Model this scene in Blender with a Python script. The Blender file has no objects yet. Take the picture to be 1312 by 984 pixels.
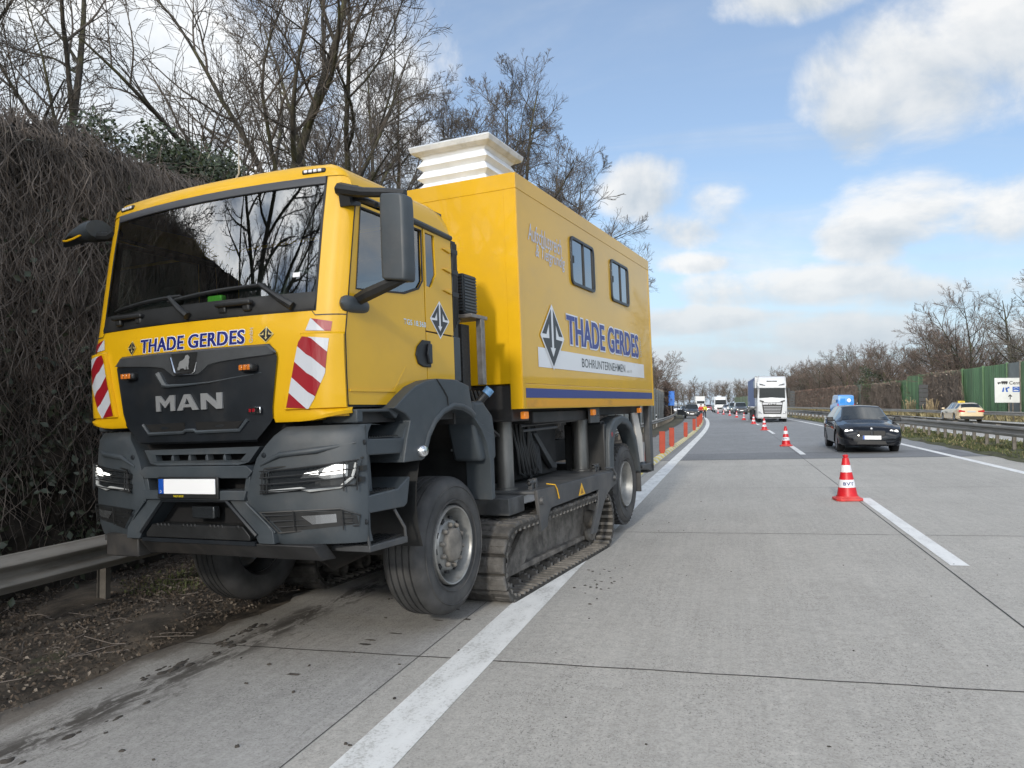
import bpy, bmesh, math, random
import numpy as np
from mathutils import Vector, Matrix

SC = bpy.context.scene
COL = SC.collection
R = math.radians

# ------------------------------------------------------------------ camera, world, sun, exposure
cam_d = bpy.data.cameras.new("camera")
cam_d.sensor_width = 36.0
cam_d.lens = 27.03
cam_d.clip_start = 0.05
cam_d.clip_end = 6000
cam = bpy.data.objects.new("camera", cam_d)
COL.objects.link(cam)
CX_AX = Vector((0.9612, 0.2756, 0.0))                   # camera right
CU_AX = Vector((0.00727, -0.02537, 0.99965))            # camera up
CB_AX = CX_AX.cross(CU_AX).normalized()                 # camera back
cam.matrix_world = Matrix((
    (CX_AX.x, CU_AX.x, CB_AX.x, 0.0),
    (CX_AX.y, CU_AX.y, CB_AX.y, 0.0),
    (CX_AX.z, CU_AX.z, CB_AX.z, 1.66),
    (0, 0, 0, 1)))
SC.camera = cam

SUN_EL, SUN_AZ = R(20), R(180.5)      # azimuth from +Y towards +X; behind the camera, a little left
sun_vec = Vector((math.sin(SUN_AZ) * math.cos(SUN_EL), math.cos(SUN_AZ) * math.cos(SUN_EL), math.sin(SUN_EL)))
sun_d = bpy.data.lights.new("sun", 'SUN')
sun_d.energy = 1.7
sun_d.angle = R(4.0)
sun_d.color = (1.0, 0.93, 0.82)
sun = bpy.data.objects.new("sun", sun_d)
COL.objects.link(sun)
sun.rotation_euler = (-sun_vec).to_track_quat('-Z', 'Y').to_euler()

SC.view_settings.view_transform = 'Standard'
SC.view_settings.look = 'None'
SC.view_settings.gamma = 1.0
SC.view_settings.use_curve_mapping = False
SC.view_settings.exposure = 0.5

world = bpy.data.worlds.new("World")
SC.world = world
world.use_nodes = True


class NT:
    """small helper for writing node trees"""
    def __init__(self, tree):
        self.t = tree
        self.n = tree.nodes
        self.l = tree.links
        self.n.clear()

    def new(self, kind, **kw):
        nd = self.n.new(kind)
        for k, v in kw.items():
            setattr(nd, k, v)
        return nd

    def put(self, sock, v):
        if hasattr(v, 'is_output') or isinstance(v, bpy.types.NodeSocket):
            self.l.new(v, sock)
        elif isinstance(v, (tuple, list)) and len(v) == 3 and sock.type == 'RGBA':
            sock.default_value = (*v, 1.0)
        else:
            sock.default_value = v

    def math(self, op, a, b=None, c=None, clamp=False):
        nd = self.new('ShaderNodeMath', operation=op, use_clamp=clamp)
        self.put(nd.inputs[0], a)
        if b is not None:
            self.put(nd.inputs[1], b)
        if c is not None:
            self.put(nd.inputs[2], c)
        return nd.outputs[0]

    def vmath(self, op, a, b=None):
        nd = self.new('ShaderNodeVectorMath', operation=op)
        self.put(nd.inputs[0], a)
        if b is not None:
            self.put(nd.inputs[1], b)
        return nd.outputs[0]

    def mix(self, f, a, b, mode='MIX'):
        nd = self.new('ShaderNodeMix', data_type='RGBA', blend_type=mode)
        self.put(nd.inputs[0], f)
        self.put(nd.inputs[6], a)
        self.put(nd.inputs[7], b)
        return nd.outputs[2]

    def ramp(self, f, stops):
        nd = self.new('ShaderNodeValToRGB')
        e = nd.color_ramp.elements
        while len(e) < len(stops):
            e.new(0.5)
        for el, (p, c) in zip(e, stops):
            el.position = p
            el.color = (*c, 1.0) if not isinstance(c, (int, float)) else (c, c, c, 1.0)
        self.put(nd.inputs[0], f)
        return nd.outputs[0]

    def noise(self, vec, scale, detail=4.0, rough=0.55, dist=0.0):
        nd = self.new('ShaderNodeTexNoise')
        if vec is not None:
            self.put(nd.inputs['Vector'], vec)
        nd.inputs['Scale'].default_value = scale
        nd.inputs['Detail'].default_value = detail
        nd.inputs['Roughness'].default_value = rough
        nd.inputs['Distortion'].default_value = dist
        return nd.outputs[0]

    def smooth(self, v, a, b):
        nd = self.new('ShaderNodeMapRange', interpolation_type='SMOOTHSTEP')
        self.put(nd.inputs[0], v)
        nd.inputs[1].default_value = a
        nd.inputs[2].default_value = b
        return nd.outputs[0]

    def scaled(self, vec, s):
        nd = self.new('ShaderNodeMapping')
        self.put(nd.inputs['Vector'], vec)
        nd.inputs['Scale'].default_value = s
        return nd.outputs[0]


# sky: NISHITA plus clouds laid out by direction
w = NT(world.node_tree)
sky = w.new('ShaderNodeTexSky', sky_type='NISHITA', sun_disc=False)
sky.sun_elevation = SUN_EL
sky.sun_rotation = SUN_AZ
sky.altitude = 20
sky.air_density = 1.0
sky.dust_density = 0.6
sky.ozone_density = 1.3
tc = w.new('ShaderNodeTexCoord')
dirv = tc.outputs['Generated']
sep = w.new('ShaderNodeSeparateXYZ')
w.put(sep.inputs[0], dirv)
el_ = w.math('ARCSINE', sep.outputs[2])
az_ = w.math('ARCTAN2', sep.outputs[0], sep.outputs[1])
# cloud layer coordinates: a flat deck seen in perspective
zz = w.math('ADD', w.math('MAXIMUM', sep.outputs[2], 0.0), 0.16)
cb = w.new('ShaderNodeCombineXYZ')
w.put(cb.inputs[0], w.math('DIVIDE', sep.outputs[0], zz))
w.put(cb.inputs[1], w.math('DIVIDE', sep.outputs[1], zz))
w.put(cb.inputs[2], w.math('MULTIPLY', sep.outputs[2], 2.0))
deck = cb.outputs[0]
n1 = w.noise(deck, 1.7, 9.0, 0.56, 0.3)
n1s = w.noise(w.vmath('ADD', deck, (-0.05, 0.04, 0.09)), 1.7, 5.0, 0.5, 0.3)
n2 = w.noise(dirv, 5.5, 8.0, 0.6, 0.4)
n2s = w.noise(w.vmath('ADD', dirv, (-0.02, 0.0, 0.035)), 5.5, 5.0, 0.55, 0.4)
# (azimuth, elevation, half width, half height) in degrees, clouds of the photograph and of the rest of the sky
BLOBS = [(12.0, 20.6, 6.4, 4.6), (17.5, 22.5, 7.0, 5.0), (8.4, 18.8, 2.6, 3.6), (11.5, 13.0, 5.6, 2.9), (17.4, 11.8, 5.0, 2.8), (8.8, 11.6, 3.6, 2.2),
         (-0.8, 13.8, 3.1, 2.0), (-6.2, 15.4, 3.2, 2.4), (4.4, 27.0, 5.6, 1.7), (-3.2, 12.6, 3.6, 1.7),
         (3.2, 8.2, 9.5, 1.5), (-3.5, 6.1, 9, 1.2), (9, 4.8, 12, 1.5), (15.0, 7.4, 8, 1.4), (-5.0, 3.0, 12, 1.3), (-3.0, 10.2, 4, 0.9), (3.0, 1.4, 40, 0.6), (-8.6, 8.8, 4, 0.9),
         (-47.0, 22.0, 12, 14), (-36.0, 20.0, 9, 12), (-26.0, 20.0, 6.5, 9), (-60, 30, 20, 16), (45, 22, 16, 9), (70, 30, 22, 12), (110, 25, 20, 10),
         (140, 32, 24, 9), (178, 30, 18, 12), (-150, 36, 26, 11), (-120, 24, 20, 9), (-95, 40, 22, 12), (30, 50, 24, 8), (-40, 62, 30, 9), (-170, 62, 24, 9), (160, 12, 30, 4), (-160, 10, 30, 4)]
acc = None
low = None
for a_, e_, sa_, se_ in BLOBS:
    da = w.math('DIVIDE', w.math('SUBTRACT', az_, R(a_)), R(sa_))
    de = w.math('DIVIDE', w.math('SUBTRACT', el_, R(e_)), R(se_))
    d2 = w.math('ADD', w.math('MULTIPLY', da, da), w.math('MULTIPLY', de, de))
    v = w.math('SUBTRACT', 1.0, d2)
    acc = v if acc is None else w.math('SMOOTH_MAX', acc, v, 0.35)
    lw = w.math('MULTIPLY', w.math('MAXIMUM', v, 0.0), de)
    low = lw if low is None else w.math('ADD', low, lw)
acc = w.math('MAXIMUM', acc, -1.2)
dens = w.math('ADD', acc, w.math('MULTIPLY', w.math('SUBTRACT', n1, 0.5), 2.6))
dens = w.math('ADD', dens, w.math('MULTIPLY', w.math('SUBTRACT', n2, 0.5), 3.7))
cover = w.smooth(dens, -0.35, 0.95)
relief = w.math('ADD', w.math('SUBTRACT', n2, n2s), w.math('MULTIPLY', w.math('SUBTRACT', n1, n1s), 0.5))
lit = w.math('ADD', w.math('MULTIPLY', relief, 3.2), w.math('MULTIPLY', low, 0.6))
lit = w.math('ADD', lit, 0.55, clamp=True)
cloud_col = w.mix(lit, (3.25, 3.6, 3.95), (5.3, 5.3, 5.25))
cloud_col = w.mix(w.math('MULTIPLY', w.smooth(el_, R(11), R(3)), 0.72), cloud_col, (3.2, 3.62, 4.0))
# unseen clouds sunward and overhead are boosted to add ambient light and windscreen reflection
sd = w.new('ShaderNodeVectorMath', operation='DOT_PRODUCT')
w.put(sd.inputs[0], dirv)
sd.inputs[1].default_value = sun_vec
glow = w.math('ADD', w.math('MULTIPLY', w.smooth(sd.outputs['Value'], -0.25, 0.95), 2.6), w.math('MULTIPLY', w.smooth(el_, R(34), R(62)), 1.4))
glow = w.math('ADD', glow, w.math('MULTIPLY', w.math('MULTIPLY', w.smooth(az_, R(-12), R(-38)), w.smooth(az_, R(-120), R(-80))), 0.2))
glow = w.math('ADD', glow, 1.0)
cloud_col = w.mix(1.0, cloud_col, glow, 'MULTIPLY')
# thin high veil
veil = w.smooth(w.noise(w.scaled(deck, (0.5, 1.4, 1.0)), 1.2, 6.0, 0.6, 0.6), 0.42, 0.8)
cover = w.math('MAXIMUM', w.math('MULTIPLY', cover, 0.94), w.math('MULTIPLY', veil, 0.58))
hz = w.smooth(el_, R(12), R(-2))
skycol = w.mix(hz, w.mix(1.0, sky.outputs[0], (0.80, 0.84, 0.90), 'MULTIPLY'), (2.75, 3.4, 4.15))
skycol = w.mix(0.26, skycol, (3.1, 3.75, 4.7))
bgd = w.new('ShaderNodeBackground')
w.put(bgd.inputs[0], w.mix(cover, skycol, cloud_col))
bgd.inputs[1].default_value = 0.13
wo = w.new('ShaderNodeOutputWorld')
w.l.new(bgd.outputs[0], wo.inputs[0])

SC.cycles.max_bounces = 6
SC.cycles.diffuse_bounces = 3
SC.cycles.glossy_bounces = 4
SC.cycles.transmission_bounces = 4
SC.cycles.transparent_max_bounces = 8
SC.cycles.caustics_reflective = False
SC.cycles.caustics_refractive = False
SC.cycles.use_denoising = True

# ------------------------------------------------------------------ materials
MATS = {}


def pmat(name, col, rough=0.5, metal=0.0, coat=0.0, coat_rough=0.05, spec=0.5, var=0.0, vscale=6.0, bump=0.0, bscale=40.0,
         dirt=0.0, dirt_col=(0.09, 0.075, 0.06), dscale=2.5, emit=None, emit_s=0.0, rvar=0.0, stretch=None):
    m = bpy.data.materials.new(name)
    m.use_nodes = True
    t = NT(m.node_tree)
    out = t.new('ShaderNodeOutputMaterial')
    p = t.new('ShaderNodeBsdfPrincipled')
    t.l.new(p.outputs[0], out.inputs[0])
    co = t.new('ShaderNodeTexCoord').outputs['Object']
    if stretch:
        co = t.scaled(co, stretch)
    c = col
    if var > 0:
        f = t.noise(co, vscale, 5.0, 0.6)
        c = t.mix(t.smooth(f, 0.3, 0.7), tuple(x * (1 - var) for x in col), tuple(min(1, x * (1 + var)) for x in col))
    if dirt > 0:
        f = t.noise(co, dscale, 7.0, 0.65, 0.2)
        c = t.mix(t.math('MULTIPLY', t.smooth(f, 0.48, 0.72), dirt), c, dirt_col)
    t.put(p.inputs['Base Color'], c)
    if rvar > 0:
        f = t.noise(co, vscale * 1.7, 4.0, 0.6)
        t.put(p.inputs['Roughness'], t.math('ADD', t.math('MULTIPLY', t.math('SUBTRACT', f, 0.5), rvar * 2), rough, clamp=True))
    else:
        p.inputs['Roughness'].default_value = rough
    p.inputs['Metallic'].default_value = metal
    p.inputs['Coat Weight'].default_value = coat
    p.inputs['Coat Roughness'].default_value = coat_rough
    p.inputs['Specular IOR Level'].default_value = spec
    if bump > 0:
        b = t.new('ShaderNodeBump')
        b.inputs['Strength'].default_value = bump
        b.inputs['Distance'].default_value = 0.01
        t.put(b.inputs['Height'], t.noise(co, bscale, 4.0, 0.6))
        t.l.new(b.outputs[0], p.inputs['Normal'])
    if emit:
        p.inputs['Emission Color'].default_value = (*emit, 1)
        p.inputs['Emission Strength'].default_value = emit_s
    MATS[name] = m
    return m


def glass(name, tint=(0.6, 0.7, 0.68), refl=1.0):
    """thin tinted pane: see-through, with a mirror reflection that grows at grazing angles"""
    m = bpy.data.materials.new(name)
    m.use_nodes = True
    t = NT(m.node_tree)
    out = t.new('ShaderNodeOutputMaterial')
    tr = t.new('ShaderNodeBsdfTransparent')
    t.put(tr.inputs[0], tint)
    gl = t.new('ShaderNodeBsdfGlossy')
    gl.inputs['Roughness'].default_value = 0.012
    fr = t.new('ShaderNodeFresnel')
    fr.inputs['IOR'].default_value = 1.52
    f = t.math('MULTIPLY', t.math('ADD', fr.outputs[0], 0.12), refl * 1.6, clamp=True)
    mx = t.new('ShaderNodeMixShader')
    t.put(mx.inputs[0], f)
    t.l.new(tr.outputs[0], mx.inputs[1])
    t.l.new(gl.outputs[0], mx.inputs[2])
    t.l.new(mx.outputs[0], out.inputs[0])
    MATS[name] = m
    return m


# ------------------------------------------------------------------ mesh helpers
class MB:
    """collects geometry and links it as ONE mesh object"""
    def __init__(self):
        self.v, self.f, self.mi = [], [], []
        self.m = 0

    def add(self, vs, fs):
        o = len(self.v)
        self.v.extend([tuple(p) for p in vs])
        self.f.extend([tuple(i + o for i in f) for f in fs])
        self.mi.extend([self.m] * len(fs))
        return o

    def box(self, c, s, rot=None):
        hx, hy, hz_ = s[0] / 2, s[1] / 2, s[2] / 2
        vs = [Vector((x, y, z)) for x in (-hx, hx) for y in (-hy, hy) for z in (-hz_, hz_)]
        if rot is not None:
            vs = [rot @ p for p in vs]
        vs = [(p.x + c[0], p.y + c[1], p.z + c[2]) for p in vs]
        self.add(vs, [(0, 1, 3, 2), (4, 6, 7, 5), (0, 4, 5, 1), (2, 3, 7, 6), (0, 2, 6, 4), (1, 5, 7, 3)])
        return self

    def b2(self, x0, x1, y0, y1, z0, z1):
        return self.box(((x0 + x1) / 2, (y0 + y1) / 2, (z0 + z1) / 2), (abs(x1 - x0), abs(y1 - y0), abs(z1 - z0)))

    def prism(self, poly, axis, a, b):
        """poly: 2-D outline; axis 'x' -> (y,z), 'y' -> (x,z), 'z' -> (x,y); from a to b along the axis"""
        def p3(p, h):
            return (h, p[0], p[1]) if axis == 'x' else ((p[0], h, p[1]) if axis == 'y' else (p[0], p[1], h))
        n = len(poly)
        vs = [p3(p, a) for p in poly] + [p3(p, b) for p in poly]
        fs = [tuple(range(n)), tuple(range(2 * n - 1, n - 1, -1))]
        fs += [(i, n + i, n + (i + 1) % n, (i + 1) % n) for i in range(n)]
        self.add(vs, fs)
        return self

    def tube(self, pts, r, n=8, caps=True, closed=False):
        pts = [Vector(p) for p in pts]
        k = len(pts)
        rr = r if isinstance(r, (list, tuple)) else [r] * k
        vs, fs = [], []
        up = None
        for i, p in enumerate(pts):
            if closed:
                t = (pts[(i + 1) % k] - pts[i - 1]).normalized()
            else:
                t = (pts[min(i + 1, k - 1)] - pts[max(i - 1, 0)]).normalized()
            if up is None:
                up = Vector((0, 0, 1)) if abs(t.z) < 0.9 else Vector((1, 0, 0))
            a = t.cross(up)
            if a.length < 1e-6:
                a = t.orthogonal()
            a.normalize()
            up = a.cross(t).normalized()
            for j in range(n):
                an = 2 * math.pi * j / n
                vs.append(p + (a * math.cos(an) + up * math.sin(an)) * rr[i])
        for i in range(k if closed else k - 1):
            for j in range(n):
                i2 = (i + 1) % k
                fs.append((i * n + j, i * n + (j + 1) % n, i2 * n + (j + 1) % n, i2 * n + j))
        if caps and not closed:
            fs.append(tuple(range(n - 1, -1, -1)))
            fs.append(tuple((k - 1) * n + j for j in range(n)))
        self.add(vs, fs)
        return self

    def lathe(self, prof, n=32, axis='y', c=(0, 0, 0), close=False):
        """prof: (radius, height along axis)"""
        vs, fs = [], []
        for r_, h in prof:
            for j in range(n):
                an = 2 * math.pi * j / n
                a, b = r_ * math.cos(an), r_ * math.sin(an)
                if axis == 'y':
                    vs.append((c[0] + a, c[1] + h, c[2] + b))
                elif axis == 'z':
                    vs.append((c[0] + a, c[1] + b, c[2] + h))
                else:
                    vs.append((c[0] + h, c[1] + a, c[2] + b))
        k = len(prof)
        for i in range(k if close else k - 1):
            i2 = (i + 1) % k
            for j in range(n):
                fs.append((i * n + j, i2 * n + j, i2 * n + (j + 1) % n, i * n + (j + 1) % n))
        self.add(vs, fs)
        return self

    def grid(self, rows, closed=False):
        """rows of equal length joined into quads"""
        n = len(rows[0])
        vs = [p for r_ in rows for p in r_]
        fs = []
        for i in range(len(rows) - 1):
            for j in range(n if closed else n - 1):
                j2 = (j + 1) % n
                fs.append((i * n + j, i * n + j2, (i + 1) * n + j2, (i + 1) * n + j))
        self.add(vs, fs)
        return self

    def build(self, name, mats, parent=None, bevel=0.0, seg=2, smooth=40, solid=0.0, recalc=True, loc=None, rot=None):
        me = bpy.data.meshes.new(name)
        me.from_pydata(self.v, [], self.f)
        return link_mesh(name, me, mats, parent, bevel, seg, smooth, solid, recalc, self.mi, loc, rot)


def link_mesh(name, me, mats, parent=None, bevel=0.0, seg=2, smooth=40, solid=0.0, recalc=True, mi=None, loc=None, rot=None):
    if recalc:
        bm = bmesh.new()
        bm.from_mesh(me)
        bmesh.ops.recalc_face_normals(bm, faces=bm.faces)
        bm.to_mesh(me)
        bm.free()
    if not isinstance(mats, (list, tuple)):
        mats = [mats]
    for m in mats:
        me.materials.append(m)
    if mi is not None and len(mats) > 1:
        me.polygons.foreach_set('material_index', np.array(mi, dtype=np.int32))
    if smooth:
        me.polygons.foreach_set('use_smooth', np.ones(len(me.polygons), dtype=bool))
        me.set_sharp_from_angle(angle=R(smooth))
    me.update()
    o = bpy.data.objects.new(name, me)
    COL.objects.link(o)
    if parent is not None:
        o.parent = parent
    if loc is not None:
        o.location = loc
    if rot is not None:
        o.rotation_euler = rot
    if solid:
        md = o.modifiers.new("solid", 'SOLIDIFY')
        md.thickness = abs(solid)
        md.offset = -1.0 if solid > 0 else 1.0
    if bevel:
        md = o.modifiers.new("bevel", 'BEVEL')
        md.width = bevel
        md.segments = seg
        md.limit_method = 'ANGLE'
        md.angle_limit = R(35)
    return o


def tag(o, label=None, cat=None, group=None, kind=None):
    if label:
        o['label'] = label
    if cat:
        o['category'] = cat
    if group:
        o['group'] = group
    if kind:
        o['kind'] = kind
    return o


def empty(name, loc=(0, 0, 0), rz=0.0):
    o = bpy.data.objects.new(name, None)
    COL.objects.link(o)
    o.location = loc
    o.rotation_euler = (0, 0, rz)
    o.empty_display_size = 0.2
    return o


def copy_tree(o, parent=None, kids=None):
    c = o.copy()
    COL.objects.link(c)
    if parent is not None:
        c.parent = parent
    for ch in list(o.children):
        copy_tree(ch, c)
    return c


def plate2d(loops, thick=0.0):
    """2-D outline(s) with holes -> mesh in the XY plane (z = 0..thick)"""
    cu = bpy.data.curves.new("tmp", 'CURVE')
    cu.dimensions = '2D'
    cu.fill_mode = 'BOTH' if thick else 'FRONT'
    cu.extrude = thick / 2
    for lp in loops:
        s = cu.splines.new('POLY')
        s.points.add(len(lp) - 1)
        for pt, p in zip(s.points, lp):
            pt.co = (p[0], p[1], 0, 1)
        s.use_cyclic_u = True
    ob = bpy.data.objects.new("tmp", cu)
    me = bpy.data.meshes.new_from_object(ob)
    bpy.data.objects.remove(ob)
    bpy.data.curves.remove(cu)
    return me


def text2d(body, offset=0.0, shear=0.0, space=1.0, extrude=0.0):
    cu = bpy.data.curves.new("tmp", 'FONT')
    cu.body = body
    cu.offset = offset
    cu.shear = shear
    cu.space_character = space
    cu.resolution_u = 4
    cu.extrude = extrude
    cu.fill_mode = 'FRONT' if not extrude else 'BOTH'
    ob = bpy.data.objects.new("tmp", cu)
    me = bpy.data.meshes.new_from_object(ob)
    bpy.data.objects.remove(ob)
    bpy.data.curves.remove(cu)
    return me


def mesh_bounds(me):
    co = np.empty(len(me.vertices) * 3, dtype=np.float32)
    me.vertices.foreach_get('co', co)
    co = co.reshape(-1, 3)
    return co.min(0), co.max(0)


def remap(me, fn):
    for vtx in me.vertices:
        vtx.co = fn(vtx.co.x, vtx.co.y, vtx.co.z)
    me.update()
    return me


def fit_text(body, s0, s1, t0, t1, place, offset=0.0, ref=None, **kw):
    """text mesh scaled into the box s0..s1, t0..t1; place(s, t, depth) gives the 3-D point"""
    me = text2d(body, offset=offset, **kw)
    lo, hi = ref if ref is not None else mesh_bounds(me)
    sx = (s1 - s0) / (hi[0] - lo[0])
    sy = (t1 - t0) / (hi[1] - lo[1])
    return remap(me, lambda x, y, z: place(s0 + (x - lo[0]) * sx, t0 + (y - lo[1]) * sy, z)), (lo, hi)


def numpy_mesh(name, V, F):
    """V (n,3) float, F (m,k) int"""
    me = bpy.data.meshes.new(name)
    me.vertices.add(len(V))
    me.vertices.foreach_set('co', np.asarray(V, dtype=np.float32).ravel())
    m, k = F.shape
    me.loops.add(m * k)
    me.loops.foreach_set('vertex_index', F.astype(np.int32).ravel())
    me.polygons.add(m)
    me.polygons.foreach_set('loop_start', np.arange(0, m * k, k, dtype=np.int32))
    try:
        me.polygons.foreach_set('loop_total', np.full(m, k, dtype=np.int32))
    except Exception:
        pass
    me.update(calc_edges=True)
    return me


def tubes_np(P, Rr, n):
    """P (N,k,3) polylines, Rr (N,k) radii -> vertices, quads"""
    N, k, _ = P.shape
    T = np.empty_like(P)
    T[:, 1:-1] = P[:, 2:] - P[:, :-2]
    T[:, 0] = P[:, 1] - P[:, 0]
    T[:, -1] = P[:, -1] - P[:, -2]
    T /= np.linalg.norm(T, axis=2, keepdims=True) + 1e-9
    ref = np.where(np.abs(T[:, :1, 2:3]) < 0.8, np.array([0, 0, 1.0]), np.array([1.0, 0, 0]))
    A = np.cross(T, np.broadcast_to(ref, T.shape))
    A /= np.linalg.norm(A, axis=2, keepdims=True) + 1e-9
    B = np.cross(A, T)
    an = np.arange(n) * 2 * np.pi / n
    V = P[:, :, None, :] + Rr[:, :, None, None] * (A[:, :, None, :] * np.cos(an)[None, None, :, None] + B[:, :, None, :] * np.sin(an)[None, None, :, None])
    idx = np.arange(N * k * n).reshape(N, k, n)
    a = idx[:, :-1, :]
    b = np.roll(idx, -1, axis=2)[:, :-1, :]
    c = np.roll(idx, -1, axis=2)[:, 1:, :]
    d = idx[:, 1:, :]
    F = np.stack([a, b, c, d], axis=-1).reshape(-1, 4)
    return V.reshape(-1, 3), F


def merge_np(parts):
    Vs, Fs, o = [], [], 0
    for V, F in parts:
        Vs.append(V)
        Fs.append(F + o)
        o += len(V)
    return np.concatenate(Vs), np.concatenate(Fs)


def np_object(name, parts, mat, parent=None, smooth=True):
    V, F = merge_np(parts)
    me = numpy_mesh(name, V, F)
    me.materials.append(mat)
    if smooth:
        me.polygons.foreach_set('use_smooth', np.ones(len(me.polygons), dtype=bool))
    o = bpy.data.objects.new(name, me)
    COL.objects.link(o)
    if parent is not None:
        o.parent = parent
    return o


# ------------------------------------------------------------------ road frame: q across the road, y along it
def off(y):
    d = max(0.0, min(y, 150.0) - 40.0)
    o = -4.5e-4 * d * d
    if y > 150:
        o -= 0.099 * (y - 150)
    return o


def gz(q):
    pts = [(-4.3, -0.15), (6.9, 0.2415)]
    if q <= -4.3:
        return -0.15 - min(0.12, (-4.3 - q) * 0.06)
    if q >= 6.9:
        return 0.2415 + min(0.06, (q - 6.9) * 0.03)
    return 0.035 * q


def RP(q, y, dz=0.0):
    return (q + off(y), y, gz(q) + dz)


def yrange(a, b):
    ys, y = [], a
    while y < b:
        ys.append(y)
        y += 4 if y < 60 else (8 if y < 200 else 60)
    ys.append(b)
    return ys


def strip(mb, q0, q1, y0, y1, dz, nq=1):
    ys = yrange(y0, y1)
    rows = [[RP(q0 + (q1 - q0) * j / nq, y, dz) for j in range(nq + 1)] for y in ys]
    mb.grid(rows)
# ------------------------------------------------------------------ shared materials
def road_mat(name, base, dark, speck=0.5, wheel=True, smear=False):
    m = bpy.data.materials.new(name)
    m.use_nodes = True
    t = NT(m.node_tree)
    out = t.new('ShaderNodeOutputMaterial')
    p = t.new('ShaderNodeBsdfPrincipled')
    t.l.new(p.outputs[0], out.inputs[0])
    co = t.new('ShaderNodeTexCoord').outputs['Object']
    big = t.noise(co, 0.35, 6.0, 0.6, 0.3)
    mid = t.noise(t.scaled(co, (2.2, 0.5, 1)), 1.3, 6.0, 0.62, 0.2)
    tine = t.noise(t.scaled(co, (26, 0.6, 1)), 1.0, 3.0, 0.6)
    fine = t.math('ADD', t.math('MULTIPLY', t.noise(co, 62.0, 5.0, 0.75), 0.6), t.math('MULTIPLY', t.noise(co, 16.0, 6.0, 0.75), 0.4))
    vor = t.new('ShaderNodeTexVoronoi')
    t.put(vor.inputs['Vector'], co)
    vor.inputs['Scale'].default_value = 95.0
    pits = t.smooth(vor.outputs['Distance'], 0.30, 0.12)
    pits = t.math('MULTIPLY', pits, t.smooth(t.noise(co, 2.6, 5.0, 0.6), 0.42, 0.66))
    grit = t.smooth(t.noise(t.scaled(co, (1.0, 0.8, 1)), 72.0, 3.0, 0.65), 0.565, 0.66)
    grit = t.math('MULTIPLY', grit, t.math('ADD', t.math('MULTIPLY', t.smooth(t.noise(t.scaled(co, (1, 0.5, 1)), 1.6, 5.0, 0.6), 0.35, 0.65), 0.75), 0.25))
    pits = t.math('MAXIMUM', pits, grit)
    c = t.mix(t.smooth(big, 0.3, 0.72), dark, base)
    c = t.mix(t.math('MULTIPLY', t.smooth(mid, 0.35, 0.75), 0.45), c, tuple(x * 0.74 for x in base))
    c = t.mix(t.math('MULTIPLY', t.smooth(tine, 0.35, 0.7), 0.22), c, tuple(min(1, x * 1.25) for x in base))
    if wheel:
        s = t.new('ShaderNodeSeparateXYZ')
        t.put(s.inputs[0], co)
        # rubber and oil in the lane: a broad band in the middle and in the wheel tracks
        xx = s.outputs[0]
        tot = None
        for cx_, wd_, am_ in ((0.2, 0.8, 0.22), (-0.75, 0.5, 0.12), (1.15, 0.5, 0.14), (3.95, 0.9, 0.2), (3.0, 0.5, 0.1), (4.9, 0.5, 0.1)):
            g = t.math('SUBTRACT', 1.0, t.math('POWER', t.math('DIVIDE', t.math('SUBTRACT', xx, cx_), wd_), 2.0), clamp=True)
            g = t.math('MULTIPLY', g, am_)
            tot = g if tot is None else t.math('ADD', tot, g)
        tot = t.math('MULTIPLY', tot, t.math('ADD', t.smooth(t.noise(t.scaled(co, (3, 0.25, 1)), 1.5, 6.0, 0.65), 0.25, 0.8), 0.15))
        c = t.mix(tot, c, tuple(x * k_ for x, k_ in zip(base, (0.60, 0.57, 0.54))))
    c = t.mix(t.math('MULTIPLY', t.smooth(fine, 0.4, 0.75), speck), c, tuple(x * 0.42 for x in base))
    c = t.mix(t.math('MULTIPLY', t.smooth(fine, 0.52, 0.25), speck * 0.5), c, tuple(min(1, x * 1.35) for x in base))
    c = t.mix(t.math('MULTIPLY', pits, 0.85), c, tuple(x * 0.24 for x in base))
    st = t.noise(co, 1.1, 8.0, 0.7, 0.6)
    c = t.mix(t.math('MULTIPLY', t.smooth(st, 0.62, 0.76), 0.35), c, tuple(x * 0.45 for x in base))
    if smear:
        # mud and damp dragged along the shoulder by the tracks, and soil washed over its outer edge
        s = t.new('ShaderNodeSeparateXYZ')
        t.put(s.inputs[0], co)
        xw = t.math('ADD', s.outputs[0], t.math('MULTIPLY', t.math('SUBTRACT', t.noise(t.scaled(co, (1, 1.0, 1)), 0.9, 3.0, 0.5), 0.5), 0.35))
        xw = t.math('SUBTRACT', xw, t.math('MULTIPLY', s.outputs[1], 0.05))
        nz = t.noise(t.scaled(co, (2.6, 0.75, 1)), 4.2, 7.0, 0.72, 0.5)
        nz2 = t.noise(t.scaled(co, (1.0, 0.35, 1)), 7.5, 6.0, 0.7, 0.3)
        for cx_, wd_, lo_, am_ in ((-3.76, 0.20, 0.435, 0.88), (-3.55, 0.5, 0.56, 0.55), (-2.3, 0.5, 0.62, 0.5)):
            g = t.math('SUBTRACT', 1.0, t.math('POWER', t.math('DIVIDE', t.math('SUBTRACT', xw, cx_), wd_), 2.0), clamp=True)
            k = t.math('MULTIPLY', t.math('MULTIPLY', g, t.smooth(nz, lo_, lo_ + 0.11)), am_)
            c = t.mix(k, c, (0.062, 0.055, 0.048))
        e = t.smooth(t.math('ADD', s.outputs[0], t.math('MULTIPLY', t.math('SUBTRACT', nz2, 0.5), 0.5)), -3.80, -4.02)
        c = t.mix(t.math('MULTIPLY', e, 0.75), c, (0.115, 0.095, 0.075))
        c = t.mix(t.math('MULTIPLY', t.smooth(nz2, 0.62, 0.8), 0.35), c, (0.62, 0.6, 0.58))
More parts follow.
